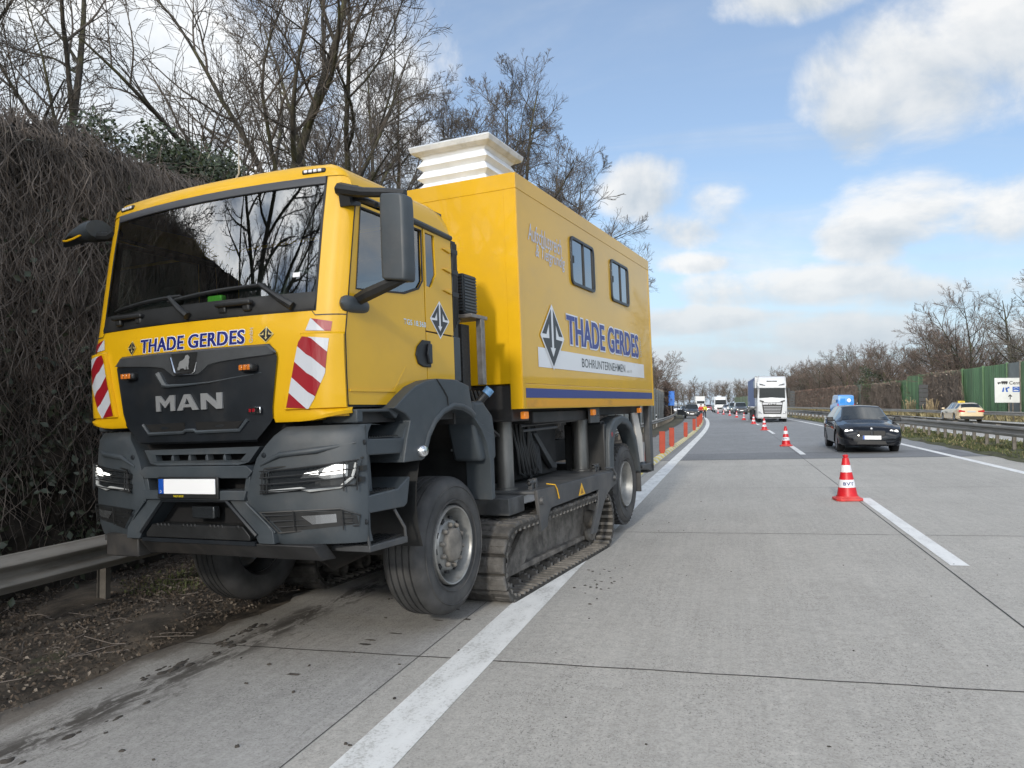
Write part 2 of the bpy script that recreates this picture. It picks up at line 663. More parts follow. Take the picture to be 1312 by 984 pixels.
    t.put(p.inputs['Base Color'], c)
    p.inputs['Roughness'].default_value = 0.82
    p.inputs['Specular IOR Level'].default_value = 0.35
    b = t.new('ShaderNodeBump')
    b.inputs['Strength'].default_value = 0.35
    b.inputs['Distance'].default_value = 0.004
    t.put(b.inputs['Height'], t.math('SUBTRACT', t.math('ADD', fine, t.math('MULTIPLY', tine, 0.5)), pits))
    t.l.new(b.outputs[0], p.inputs['Normal'])
    return m


def paint_mat(name, col, under, wear=0.45, edge=0.0):
    m = bpy.data.materials.new(name)
    m.use_nodes = True
    t = NT(m.node_tree)
    out = t.new('ShaderNodeOutputMaterial')
    p = t.new('ShaderNodeBsdfPrincipled')
    t.l.new(p.outputs[0], out.inputs[0])
    co = t.new('ShaderNodeTexCoord').outputs['Object']
    fine = t.noise(co, 46.0, 6.0, 0.75, 0.2)
    mid = t.noise(t.scaled(co, (2.0, 0.7, 1)), 3.2, 6.0, 0.62)
    f = t.math('ADD', t.math('MULTIPLY', fine, 0.65), t.math('MULTIPLY', mid, 0.35))
    k = t.smooth(f, 0.40 + wear * 0.16, 0.50 + wear * 0.22)
    c = t.mix(t.math('MULTIPLY', t.smooth(mid, 0.3, 0.75), 0.4), col, tuple(x * 0.62 for x in col))
    t.put(p.inputs['Base Color'], t.mix(t.math('MULTIPLY', k, 0.8), c, under))
    p.inputs['Roughness'].default_value = 0.7
    b = t.new('ShaderNodeBump')
    b.inputs['Strength'].default_value = 0.3
    b.inputs['Distance'].default_value = 0.003
    t.put(b.inputs['Height'], fine)
    t.l.new(b.outputs[0], p.inputs['Normal'])
    return m


concrete = road_mat("lane_concrete", (0.485, 0.463, 0.425), (0.42, 0.40, 0.366), 0.75)
concrete_sh = road_mat("shoulder_concrete", (0.43, 0.415, 0.39), (0.35, 0.338, 0.318), 0.75, wheel=False, smear=True)
asphalt = road_mat("aged_asphalt", (0.29, 0.295, 0.30), (0.24, 0.245, 0.25), 0.4)
asphalt_sh = road_mat("shoulder_asphalt", (0.27, 0.265, 0.26), (0.21, 0.207, 0.203), 0.4, wheel=False)
line_white = paint_mat("road_line_white", (0.80, 0.80, 0.78), (0.40, 0.39, 0.36), 0.62)
line_white_clean = paint_mat("lane_dash_white", (0.8, 0.8, 0.79), (0.4, 0.39, 0.37), 0.75)
seal = pmat("joint_seal", (0.035, 0.032, 0.03), 0.7, var=0.4, vscale=12)
soil = pmat("verge_soil", (0.075, 0.06, 0.045), 0.95, var=0.55, vscale=4.0, bump=1.0, bscale=22, dirt=0.8, dirt_col=(0.024, 0.019, 0.014), dscale=3.0)
grass_soil = pmat("grass_soil", (0.075, 0.078, 0.036), 0.95, var=0.5, vscale=2.2, bump=1.0, bscale=14, dirt=0.8, dirt_col=(0.055, 0.04, 0.026), dscale=1.2)
land = pmat("open_land", (0.075, 0.068, 0.04), 0.95, var=0.4, vscale=0.05)
galv = pmat("weathered_galvanised_steel", (0.30, 0.28, 0.25), 0.55, metal=0.35, var=0.22, vscale=2.5, dirt=0.65, dirt_col=(0.10, 0.085, 0.065), dscale=3.0, rvar=0.15, stretch=(1, 0.35, 2))
galv_dark = pmat("dirty_post_steel", (0.17, 0.155, 0.135), 0.6, metal=0.3, var=0.3, vscale=5, dirt=0.6, dirt_col=(0.07, 0.05, 0.035))
galv_median = pmat("median_rail_steel", (0.34, 0.315, 0.28), 0.5, metal=0.3, var=0.2, vscale=1.4, dirt=0.55, dirt_col=(0.15, 0.12, 0.09), dscale=1.2, stretch=(1, 0.3, 2))
black = pmat("matt_black", (0.012, 0.012, 0.013), 0.6)
white_plastic = pmat("white_plastic", (0.78, 0.78, 0.77), 0.4)

# ------------------------------------------------------------------ ground and roads
knots = [-1600, -300, -60, -16, -9, -7, -6, -5.2, -4.6, -4.3, -2, 0, 2, 4, 6.9, 7.6, 8.6, 9.6, 10.6, 14, 20, 24, 30, 60, 300, 1600]
ys = [-400, -120, -40, -20, -10, -5] + [y for y in range(0, 60, 2)] + list(range(60, 200, 8)) + [260, 400, 700, 1200, 2400]
mb = MB()
rows = []
for y in ys:
    r_ = []
    for q in knots:
        p = RP(q, y, -0.03)
        dz = 0.0
        if 7.2 < q < 9.0:
            dz = 0.05
        if -6.6 < q < -4.5:
            dz = 0.03
        r_.append((p[0], p[1], p[2] + dz))
    rows.append(r_)
mb.grid(rows)
mb.build("ground", land, recalc=False)
tag(bpy.data.objects["ground"], kind='structure')


def road_piece(name, mat, q0, q1, y0, y1, dz=0.0, nq=4):
    m_ = MB()
    strip(m_, q0, q1, y0, y1, dz, nq)
    return tag(m_.build(name, mat, recalc=False), kind='structure')


# irregular left edge of the concrete shoulder
rng = random.Random(5)
mb = MB()
rows = []
y = -14.0
while y < 24.01:
    e = -4.05 + 0.10 * math.sin(y * 1.3) + rng.uniform(-0.07, 0.07)
    rows.append([RP(e, y, -0.012), RP(e + 0.02, y), RP(-3, y), RP(-2.08, y)])
    y += 0.25
mb.grid(rows)
tag(mb.build("shoulder_slab", concrete_sh, recalc=False), kind='structure')
road_piece("concrete_carriageway", concrete, -2.08, 6.85, -14, 24.0, 0.0, 8)
road_piece("concrete_carriageway", concrete, -6.5, 6.85, -300, -14, 0.0, 8)
road_piece("asphalt_carriageway", asphalt, -2.0, 6.85, 24.0, 900, 0.0, 8)
road_piece("asphalt_shoulder", asphalt_sh, -4.35, -2.0, 24.0, 900, 0.0, 3)
road_piece("opposite_carriageway", concrete, 9.45, 20.8, -300, 900, 0.02, 4)
verge = MB()
rows = []
for i in range(240):
    y = -14 + i * 0.25
    r_ = []
    for j in range(17):
        q = -6.9 + j * 0.19
        hgt = 0.035 * math.sin(q * 5 + y * 2.1) + 0.03 * math.sin(y * 3.3 + q * 2) + rng.uniform(-0.012, 0.012)
        fade = min(1.0, max(0.0, (-4.0 - q) / 0.5))
        p = RP(q, y, 0.02 * fade - 0.02 + (hgt + 0.05) * fade)
        r_.append(p)
    rows.append(r_)
verge.grid(rows)
tag(verge.build("earth_verge", soil, recalc=False), kind='structure')
mg = MB()
rows = []
for i in range(300):
    y = -10 + i * 0.6
    rows.append([RP(6.8 + j * 0.222 + (0.06 * math.sin(y * 2.2) if j == 0 else 0), y, (0.006 if j in (0, 12) else 0.05 + 0.05 * math.sin(y * 1.7 + j) * math.sin(j * 1.1 + y * 0.4))) for j in range(13)])
mg.grid(rows)
tag(mg.build("median_strip", grass_soil, recalc=False), kind='structure')
road_piece("far_verge", grass_soil, 20.8, 26, -100, 700, 0.03, 3)

# markings
def marking(name, mat, q0, q1, y0, y1, dz=0.004):
    m_ = MB()
    strip(m_, q0, q1, y0, y1, dz, 2)
    return tag(m_.build(name, mat, recalc=False), kind='structure')


mb = MB()
strip(mb, -1.85, -1.55, -14, 400, 0.004, 2)
tag(mb.build("edge_line", line_white, recalc=False), kind='structure')
marking("edge_line", line_white_clean, 5.83, 6.03, -14, 500)
mb = MB()
y = 8.45
k = 0
for a, b in [(-9.6, -3.6), (8.5, 14.2)] + [(25.9 + 17.8 * i, 31.9 + 17.8 * i) for i in range(16)]:
    strip(mb, 2.05, 2.22, a, b, 0.004, 1)
tag(mb.build("lane_dashes", line_white_clean, recalc=False), kind='structure')
mb = MB()
for a in range(40):
    strip(mb, 15.7, 15.85, -90 + a * 18, -84 + a * 18, 0.024, 1)
strip(mb, 9.85, 10.05, -60, 500, 0.024, 1)
strip(mb, 20.0, 20.2, -60, 500, 0.024, 1)
tag(mb.build("opposite_markings", line_white_clean, recalc=False), kind='structure')
# joints
mb = MB()
for yj in (-0.6, 4.95, 10.35, 15.9, 21.4):
    rows = []
    for j in range(60):
        q = -4.0 + j * 10.85 / 59
        ya = yj + 0.004 * math.sin(q * 9)
        rows.append([RP(q, ya - 0.007, 0.0022), RP(q, ya + 0.007, 0.0022)])
    mb.grid(rows)
for q, hw_ in ((-2.085, 0.0028), (1.985, 0.007)):
    strip(mb, q - hw_, q + hw_, -14, 24, 0.0024, 1)
strip(mb, 1.985, 2.0, 24, 160, 0.0024, 1)
strip(mb, -4.0, 6.85, 23.94, 24.06, 0.0022, 4)
tag(mb.build("road_joints", seal, recalc=False), kind='structure')
# a darker resurfaced band right after the change of surface
road_piece("asphalt_patch", road_mat("fresh_asphalt", (0.215, 0.22, 0.228), (0.18, 0.183, 0.19), 0.35, wheel=False), -1.5, 6.6, 24.06, 27.2, 0.002, 4)
mb = MB()
strip(mb, -4.36, -4.2, 24, 300, 0.0032, 1)
tag(mb.build("shoulder_gutter", seal, recalc=False), kind='structure')


# ------------------------------------------------------------------ guardrails
W_PROF = [(0.0, 0.155), (0.016, 0.15), (0.024, 0.128), (0.075, 0.098), (0.083, 0.078), (0.075, 0.058), (0.008, 0.022), (0.0, 0.0),
          (0.008, -0.022), (0.075, -0.058), (0.083, -0.078), (0.075, -0.098), (0.024, -0.128), (0.016, -0.15), (0.0, -0.155)]
BOX_PROF = [(0.0, 0.155), (0.05, 0.155), (0.075, 0.145), (0.083, 0.12), (0.083, 0.07), (0.02, 0.03), (0.02, -0.03), (0.083, -0.07), (0.083, -0.12),
            (0.07, -0.15), (0.0, -0.155)]


def guardrail(name, q, y0, y1, zc, side, mat, pmat_, label, spacing=2.0, first=None, prof=W_PROF, maxposts=95, group=None):
    """beam facing +q when side=1"""
    root = empty(name, RP(q, y0, 0))
    tag(root, label, "guardrail", group)
    o0 = root.location
    m_ = MB()
    rows = []
    for y in [y0 + (y1 - y0) * i / max(2, int((y1 - y0) / 1.0)) for i in range(max(2, int((y1 - y0) / 1.0)) + 1)]:
        b = RP(q, y, zc)
        rows.append([(b[0] + side * d - o0.x, b[1] - o0.y, b[2] + z - o0.z) for d, z in prof] +
                    [(b[0] + side * (d - 0.006) - o0.x, b[1] - o0.y, b[2] + z - o0.z) for d, z in reversed(prof)])
    m_.grid(rows, closed=True)
    m_.build("rail_beam", mat, root)
    pm = MB()
    h = zc + 0.12
    pm.b2(-0.05, -0.044, -0.03, 0.03, -0.3, h)
    pm.b2(0.044, 0.05, -0.03, 0.03, -0.3, h)
    pm.b2(-0.044, 0.044, -0.003, 0.003, -0.3, h)
    pm.b2(0.05, 0.10, -0.05, 0.05, h - 0.25, h)
    y = first if first is not None else y0 + 0.5
    proto = None
    n = 0
    while y < y1 and n < maxposts:
        b = RP(q - side * 0.11, y, 0)
        loc = (b[0] - o0.x, b[1] - o0.y, b[2] - o0.z)
        if proto is None:
            proto = pm.build("post", pmat_, root, loc=loc, smooth=0)
            if side < 0:
                proto.rotation_euler = (0, 0, math.pi)
            c = proto
        else:
            c = proto.copy()
            COL.objects.link(c)
            c.parent = root
            c.location = loc
        y += spacing
        n += 1
    return root


guardrail("guardrail", -5.55, -12, 130, 0.535, 1, galv, galv_dark, "dirty grey steel guardrail in front of the ivy wall, passing behind the yellow truck", 2.0, first=5.9 - 8 * 2.0)
guardrail("guardrail", 7.85, -6, 250, 0.60, -1, galv_median, galv_dark, "near steel guardrail of the grassy median, beside the black car", 2.55, first=-2.2, prof=BOX_PROF)
guardrail("guardrail", 8.55, -6, 250, 0.60, 1, galv_median, galv_dark, "back to back second median guardrail, hidden just behind the near one", 2.55, first=-1.6, prof=BOX_PROF)
guardrail("guardrail", 21.5, 0, 260, 0.62, -1, galv_median, galv_dark, "far steel guardrail at the foot of the green noise barrier", 4.0, first=1.0, prof=BOX_PROF, maxposts=70)


# ------------------------------------------------------------------ near noise barrier with dead ivy
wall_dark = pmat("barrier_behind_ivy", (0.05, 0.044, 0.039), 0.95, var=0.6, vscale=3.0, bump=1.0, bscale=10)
stem_m = pmat("dry_ivy_stem", (0.16, 0.134, 0.115), 0.85, var=0.5, vscale=1.7)
leaf_m = pmat("ivy_leaf", (0.045, 0.056, 0.034), 0.45, var=0.5, vscale=2.5)
leaf_dry = pmat("dry_ivy_leaf", (0.075, 0.065, 0.05), 0.8, var=0.5, vscale=4)
QW = -6.75


def wall_top(y):
    return 4.62 + 0.10 * math.sin(y * 0.9 + 1) + 0.07 * math.sin(y * 2.3)


root = empty("noise_barrier", (QW, 0, -0.25))
tag(root, "tall dark roadside barrier buried under bare brown ivy, left of the truck", "wall")
m_ = MB()
for i in range(18):
    y0 = -30 + i * 4
    m_.b2(-0.25, -0.13, y0 + 0.1, y0 + 3.9, 0, 4.45)
m_.build("wall_panel", wall_dark, root, smooth=0)
m_ = MB()
for i in range(19):
    m_.b2(-0.28, -0.08, -30.1 + i * 4, -29.9 + i * 4, 0, 4.5)
m_.build("steel_post", galv_dark, root, smooth=0)

# the ivy: matted dark body, hanging stems, leaves
nr = np.random.default_rng(3)
ivy = empty("ivy", (QW, 0, -0.25))
tag(ivy, "thick mat of bare tangled ivy stems hanging over the left barrier", "ivy")
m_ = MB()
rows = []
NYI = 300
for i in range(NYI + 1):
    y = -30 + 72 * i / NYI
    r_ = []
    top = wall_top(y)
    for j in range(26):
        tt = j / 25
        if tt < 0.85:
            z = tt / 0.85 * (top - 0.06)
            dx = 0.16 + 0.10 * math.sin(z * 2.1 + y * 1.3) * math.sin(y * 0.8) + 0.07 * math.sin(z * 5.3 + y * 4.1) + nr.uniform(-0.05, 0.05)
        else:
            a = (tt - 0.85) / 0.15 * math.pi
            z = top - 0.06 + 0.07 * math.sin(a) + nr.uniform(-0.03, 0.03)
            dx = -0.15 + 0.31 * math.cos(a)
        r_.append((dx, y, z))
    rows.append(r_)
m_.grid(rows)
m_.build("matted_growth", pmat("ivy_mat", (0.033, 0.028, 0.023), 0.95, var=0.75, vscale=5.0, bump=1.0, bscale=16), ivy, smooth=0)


def strands(N, y0, y1, k=16, rmin=0.0018, rmax=0.0052, zlo=0.0):
    y = nr.uniform(y0, y1, N)
    top = 4.62 + 0.10 * np.sin(y * 0.9 + 1) + 0.07 * np.sin(y * 2.3)
    ztop = np.where(nr.random(N) < 0.45, top + nr.uniform(-0.15, 0.12, N), nr.uniform(0.5, 1.0, N) * top)
    L = nr.uniform(0.5, 2.6, N)
    P = np.zeros((N, k, 3))
    depth = nr.uniform(0.10, 0.42, N)
    x = np.where(ztop > top - 0.1, 0.12, depth)
    z = ztop.copy()
    yy = y.copy()
    vy = nr.normal(0, 0.35, N)
    vx = nr.normal(0, 0.3, N)
    curl = nr.normal(0, 1.0, N)
    for i in range(k):
        P[:, i] = np.stack([x, yy, z], 1)
        st = L / k
        vy = vy * 0.82 + nr.normal(0, 0.33, N) + 0.22 * curl * np.sin(i * 0.7 + curl * 3)
        vx = vx * 0.7 + nr.normal(0, 0.25, N) + (depth - x) * 1.4
        vz = -1.0 + nr.normal(0, 0.35, N)
        wild = nr.random(N) < 0.06
        vz = np.where(wild, 0.6, vz)
        x = np.clip(x + vx * st, 0.02, 0.62)
        yy = yy + vy * st
        z = np.maximum(z + vz * st, 0.02)
    r0 = nr.uniform(rmin, rmax, N) * np.where(nr.random(N) < 0.12, 1.9, 1.0)
    Rr = r0[:, None] * np.linspace(1.0, 0.55, k)[None, :]
    return tubes_np(P, Rr, 3)


np_object("stems", [strands(13500, 2.6, 13.5), strands(1600, 13, 40, 10, 0.004, 0.009), strands(2600, -24, 2.6, 10, 0.004, 0.009)], stem_m, ivy)
# upright wisps along the crown
N = 900
y = nr.uniform(2.5, 16, N)
P = np.zeros((N, 7, 3))
base = np.stack([nr.uniform(-0.2, 0.2, N), y, 4.55 + 0.10 * np.sin(y * 0.9 + 1)], 1)
d = np.stack([nr.normal(0, 0.5, N), nr.normal(0, 0.6, N), nr.uniform(0.1, 1.0, N)], 1)
for i in range(7):
    P[:, i] = base
    base = base + d * 0.06
    d = d + nr.normal(0, 0.35, (N, 3)) - np.array([0, 0, 0.12])
np_object("crown_wisps", [tubes_np(P, np.full((N, 7), 0.003), 3)], stem_m, ivy)


def leaf_cloud(C, size, nrm_bias, rngn):
    """C (N,3) centres -> small bent leaves (two quads each)"""
    N = len(C)
    n = rngn.normal(0, 1, (N, 3)) + np.array(nrm_bias)
    n /= np.linalg.norm(n, axis=1, keepdims=True)
    a = np.cross(n, rngn.normal(0, 1, (N, 3)))
    a /= np.linalg.norm(a, axis=1, keepdims=True) + 1e-9
    b = np.cross(n, a)
    s = size * rngn.uniform(0.6, 1.35, N)[:, None]
    V = np.stack([C - a * s, C - b * s * 0.62 + n * s * 0.22 - a * s * 0.2, C + a * s, C + b * s * 0.62 + n * s * 0.22 - a * s * 0.2], 1).reshape(-1, 3)
    V2 = np.stack([C - a * s, C + a * s], 1)
    idx = np.arange(N * 4).reshape(N, 4)
    F = np.concatenate([idx[:, [0, 1, 2]], idx[:, [0, 2, 3]]])
    return V, F


cs = []
for _ in range(95):
    cy, cz, n_ = nr.uniform(2.8, 12), nr.uniform(0.3, 4.0), nr.integers(8, 46)
    if nr.random() < 0.45:
        cz = nr.uniform(0.4, 1.9)
    sp = nr.uniform(0.08, 0.30)
    cs.append(np.stack([nr.uniform(0.26, 0.5, n_), cy + nr.normal(0, sp, n_), cz + nr.normal(0, sp * 1.2, n_)], 1))
cs.append(np.stack([nr.uniform(0.2, 0.5, 900), nr.uniform(2.5, 14, 900), nr.uniform(0.1, 4.4, 900)], 1))
np_object("green_leaves", [leaf_cloud(np.concatenate(cs), 0.042, (1.2, 0, 0.3), nr)], leaf_m, ivy, smooth=False)
cs = np.stack([nr.uniform(0.12, 0.46, 2600), nr.uniform(2.5, 14, 2600), nr.uniform(0.05, 4.6, 2600)], 1)
np_object("dead_leaves", [leaf_cloud(cs, 0.03, (0.8, 0, 0), nr)], leaf_dry, ivy, smooth=False)

# evergreen ivy bush on the wall crown
root = empty("ivy_bush", (-7.5, 9.7, 4.25))
tag(root, "dark evergreen ivy bush growing on top of the left barrier", "bush")
cs = []
for k_ in range(26):
    c = nr.normal(0, 1, 3) * np.array([0.35, 0.72, 0.30]) + np.array([0, 0, 0.66])
    n_ = 420
    dd = nr.normal(0, 1, (n_, 3))
    dd /= np.linalg.norm(dd, axis=1, keepdims=True)
    cs.append(c + dd * nr.uniform(0.12, 0.36, (n_, 1)))
bush_leaf = pmat("evergreen_ivy_leaf", (0.05, 0.068, 0.03), 0.4, var=0.6, vscale=3)
np_object("foliage", [leaf_cloud(np.concatenate(cs), 0.034, (0.6, -0.6, 0.9), nr)], bush_leaf, root, smooth=False)
N = 60
P = np.zeros((N, 6, 3))
b0 = np.stack([nr.normal(0, 0.2, N), nr.normal(0, 0.6, N), np.zeros(N)], 1)
d = np.stack([nr.normal(0, 0.5, N), nr.normal(0, 0.6, N), nr.uniform(0.6, 1.4, N)], 1)
for i in range(6):
    P[:, i] = b0 + d * i * 0.2 + nr.normal(0, 0.02, (N, 3))
np_object("branches", [tubes_np(P, np.full((N, 6), 0.008), 4)], stem_m, root)

# grey panel barrier further along on the left
panel_grey = pmat("grey_barrier_panel", (0.33, 0.34, 0.32), 0.75, var=0.25, vscale=0.8, dirt=0.8, dirt_col=(0.16, 0.15, 0.12), dscale=1.0, stretch=(1, 1, 0.25))
root = empty("noise_barrier", RP(-6.75, 42, 0))
tag(root, "grey panelled noise barrier on the left, beyond the truck", "wall")
o0 = root.location.copy()
ym = 42.0
first = None
while ym < 104:
    a, b = RP(-6.75, ym, 0), RP(-6.75, ym + 4, 0)
    for jz in range(3):
        pm = MB()
        z0, z1 = jz * 1.15, jz * 1.15 + 1.13
        pm.add([(a[0] - o0.x, a[1] - o0.y + 0.08, a[2] - o0.z + z0), (b[0] - o0.x, b[1] - o0.y - 0.08, b[2] - o0.z + z0), (b[0] - o0.x, b[1] - o0.y - 0.08, b[2] - o0.z + z1), (a[0] - o0.x, a[1] - o0.y + 0.08, a[2] - o0.z + z1),
                (a[0] - o0.x - 0.1, a[1] - o0.y + 0.08, a[2] - o0.z + z0), (b[0] - o0.x - 0.1, b[1] - o0.y - 0.08, b[2] - o0.z + z0), (b[0] - o0.x - 0.1, b[1] - o0.y - 0.08, b[2] - o0.z + z1), (a[0] - o0.x - 0.1, a[1] - o0.y + 0.08, a[2] - o0.z + z1)],
               [(0, 1, 2, 3), (4, 7, 6, 5), (0, 4, 5, 1), (3, 2, 6, 7), (0, 3, 7, 4), (1, 5, 6, 2)])
        pm.build("wall_panel", panel_grey, root, smooth=0)
    pm = MB()
    pm.b2(-0.1, 0.06, -0.08, 0.08, 0, 3.6)
    pm.build("steel_post", galv_dark, root, smooth=0, loc=(a[0] - o0.x, a[1] - o0.y, a[2] - o0.z))
    ym += 4
# ivy tuft at its far end
root = empty("ivy_bush", RP(-6.5, 101, 0))
tag(root, "brown ivy overgrowing the far end of the grey panelled barrier", "bush")
cs = []
for k_ in range(30):
    c = np.array([0.1, nr.uniform(-4, 8), nr.uniform(0.4, 4.6)])
    cs.append(c + nr.normal(0, 0.38, (220, 3)) * np.array([0.5, 1.3, 0.7]))
np_object("foliage", [leaf_cloud(np.concatenate(cs), 0.10, (1, -0.5, 0.4), nr)], pmat("dry_brown_growth", (0.085, 0.06, 0.048), 0.9, var=0.5, vscale=1.2), root, smooth=False)

# ------------------------------------------------------------------ right noise barrier
green = pmat("green_barrier_panel", (0.10, 0.185, 0.085), 0.6, var=0.28, vscale=0.55, dirt=0.75, dirt_col=(0.10, 0.14, 0.075), dscale=0.7, stretch=(1, 1.6, 0.22))
greygreen = pmat("grey_green_panel", (0.13, 0.155, 0.115), 0.7, var=0.25, vscale=0.6, dirt=0.6, dirt_col=(0.14, 0.11, 0.085), dscale=0.7, stretch=(1, 1.6, 0.25))
smoke = pmat("grey_clear_panel", (0.13, 0.135, 0.12), 0.35, var=0.2, vscale=1)
QG = 24.2
root = empty("noise_barrier", RP(QG, 0, 0))
tag(root, "long green noise barrier along the far side of the opposite carriageway", "wall")
o0 = root.location.copy()
hts = {}


def bar_h(y):
    if y < 106:
        return 5.0
    if y < 150:
        return 4.55
    return 4.2


y = 39.0
while y < 330:
    plen = 3.0 if abs(y - 75) < 0.1 else (3.9 if abs(y - 108.9) < 0.1 else (5.2 if 89 < y < 113 else 6.0))
    if abs(y - 98.5) < 0.4:
        y = 98.5
    a, b = RP(QG, y), RP(QG, y + plen)
    h = bar_h(y)
    glassy = abs(y - 75) < 0.1 or abs(y - 108.9) < 0.1
    pm = MB()
    nst = 12
    # standing trapezoid sheet, a shallow relief
    rows = []
    for s_ in range(nst * 4 + 1):
        f = s_ / (nst * 4)
        dpt = 0.0 if (s_ % 4) in (0, 1) else 0.05
        if glassy:
            dpt = 0
        x_ = a[0] + (b[0] - a[0]) * f - o0.x + dpt
        y_ = a[1] + 0.08 + (b[1] - a[1] - 0.16) * f - o0.y
        rows.append([(x_, y_, -0.1), (x_, y_, h)])
    pm.grid(rows)
    pm.b2(a[0] - o0.x + 0.06, a[0] - o0.x + 0.14, a[1] - o0.y + 0.08, b[1] - o0.y - 0.08, -0.1, h)
    pm.build("wall_panel", smoke if glassy else (green if y < 118 else greygreen), root, smooth=0, recalc=False)
    pm = MB()
    pm.b2(-0.10, 0.1, -0.08, 0.08, -0.1, h + 0.08)
    pm.build("steel_post", galv_dark if glassy else green, root, smooth=0, loc=(a[0] - o0.x, a[1] - o0.y, 0))
    y += plen


def vine_patch(name, label, y0, y1, h, n, mats, rr=0.02, dens=1.0, leafy=0.5):
    root = empty(name, RP(QG - 0.1, (y0 + y1) / 2, 0))
    tag(root, label, "climbing plant")
    o0 = root.location
    N = n
    y = nr.uniform(y0, y1, N)
    k = 10
    z = np.where(nr.random(N) < 0.6, h * nr.uniform(0.85, 1.02, N), h * nr.uniform(0.3, 0.9, N))
    x = np.zeros(N)
    P = np.zeros((N, k, 3))
    vy = nr.normal(0, 0.1, N)
    for i in range(k):
        ox = np.array([off(v) for v in y])
        P[:, i] = np.stack([QG - 0.12 + ox - nr.uniform(0.05, 0.35, N) - o0.x, y - o0.y, z], 1)
        vy = vy * 0.7 + nr.normal(0, 0.12, N)
        y = y + vy
        z = np.maximum(z - h / k * nr.uniform(0.5, 1.0, N), 0.0)
    np_object("stems", [tubes_np(P, np.full((N, k), rr) * nr.uniform(0.5, 1.3, (N, 1)), 3)], mats[0], root)
    M_ = int(n * 3 * leafy)
    yl = nr.uniform(y0, y1, M_)
    zl = h * nr.random(M_) ** 0.8
    edge = np.abs((yl - (y0 + y1) / 2) / ((y1 - y0) / 2))
    keep = nr.random(M_) > edge ** 3 * 0.8
    yl, zl = yl[keep], zl[keep]
    C = np.stack([QG + np.array([off(v) for v in yl]) - 0.15 - nr.uniform(0.0, 0.3, len(yl)) - o0.x, yl - o0.y, zl + 0.05], 1)
    np_object("leaves", [leaf_cloud(C, 0.12, (-1, -0.6, 0.2), nr)], mats[1], root, smooth=False)
    return root


vb = pmat("bare_brown_vine", (0.19, 0.15, 0.12), 0.9, var=0.4, vscale=0.7)
vl = pmat("dry_vine_growth", (0.20, 0.155, 0.12), 0.9, var=0.45, vscale=0.8)
vr = pmat("reddish_vine_growth", (0.20, 0.128, 0.10), 0.9, var=0.4, vscale=0.6)
vg = pmat("dark_ivy_growth", (0.05, 0.068, 0.028), 0.7, var=0.5, vscale=0.8)
vine_patch("climbing_plant", "brown bare creeper covering the green barrier left of the white road sign", 89.5, 102.5, 4.95, 1000, (vb, vl))
vine_patch("climbing_plant", "brown creeper on the green barrier left of the dark slatted board", 112.8, 127.5, 4.5, 900, (vb, vl))
vine_patch("climbing_plant", "dark green ivy column on the right barrier behind the black car", 127.5, 134, 4.4, 330, (vb, vg), leafy=1.2)
vine_patch("climbing_plant", "wide reddish brown creeper on the right barrier above the blue van", 137, 196, 4.5, 2200, (vb, vr), rr=0.03, leafy=1.4)
vine_patch("climbing_plant", "greenish creeper on the right barrier beside the white lorry", 198, 270, 4.3, 900, (vb, vl), rr=0.03)

# tan reeds in front of the barrier
reed = pmat("dry_reed", (0.42, 0.33, 0.2), 0.8, var=0.3, vscale=3)
for yy_, lab in ((97, "clump of pale dry reeds right of the dark slatted board"), (105, "clump of pale dry reeds left of the dark slatted board")):
    root = empty("dry_reeds", RP(23.0, yy_, 0.05))
    tag(root, lab, "reeds")
    N = 34
    b0 = np.stack([nr.normal(0, 0.25, N), nr.normal(0, 0.4, N), np.zeros(N)], 1)
    d = np.stack([nr.normal(0, 0.14, N), nr.normal(0, 0.14, N), nr.uniform(0.7, 1.2, N)], 1)
    P = np.zeros((N, 6, 3))
    for i in range(6):
        P[:, i] = b0 + d * i * 0.33 + nr.normal(0, 0.02, (N, 3))
    np_object("stalks", [tubes_np(P, np.tile(np.linspace(0.016, 0.03, 6), (N, 1)), 3)], reed, root)
    np_object("plumes", [leaf_cloud(P[:, -1] + nr.normal(0, 0.06, (N, 3)), 0.10, (0, 0, 0), nr)], reed, root, smooth=False)

# ------------------------------------------------------------------ signs
sign_white = pmat("sign_white", (0.72, 0.73, 0.72), 0.45, var=0.05, vscale=2)
sign_blue = pmat("sign_blue", (0.012, 0.11, 0.48), 0.45)
sign_black = pmat("sign_black", (0.02, 0.02, 0.022), 0.5)
sign_grey = pmat("sign_back_grey", (0.05, 0.053, 0.057), 0.6)


def sign_place(root, y_, eps):
    return lambda s, t_, z: (s, y_ - eps - z, t_)


root = empty("direction_sign", (22.85 + off(75), 75, 0.3))
tag(root, "white direction sign with lorry, motorway symbol and arrow before the green barrier", "road sign")
m_ = MB()
m_.b2(-0.62, 2.8, -0.03, 0.03, 1.5, 3.62)
m_.build("sign_board", sign_white, root, bevel=0.01)
m_ = MB()
for x in (0.45, 0.75, 2.2):
    m_.b2(x - 0.05, x + 0.05, 0.04, 0.14, -0.1, 3.4)
m_.build("sign_post", galv_dark, root, smooth=0)
pl = sign_place(root, -0.03, 0.004)
me, _ = fit_text("Centrum", 0.48, 1.95, 3.05, 3.34, pl, 0.015)
link_mesh("lettering", me, sign_black, root, recalc=False, smooth=0)
m_ = MB()
m_.b2(-0.12, 0.36, -0.038, -0.034, 3.14, 3.34)     # lorry pictogram
m_.b2(-0.40, -0.15, -0.038, -0.034, 3.14, 3.26)
for x in (-0.33, 0.0, 0.14, 0.27):
    m_.lathe([(0.0001, -0.002), (0.045, -0.002), (0.045, 0.002), (0.0001, 0.002)], 12, 'y', (x, -0.036, 3.11))
m_.build("lorry_pictogram", sign_black, root, recalc=False)
m_ = MB()
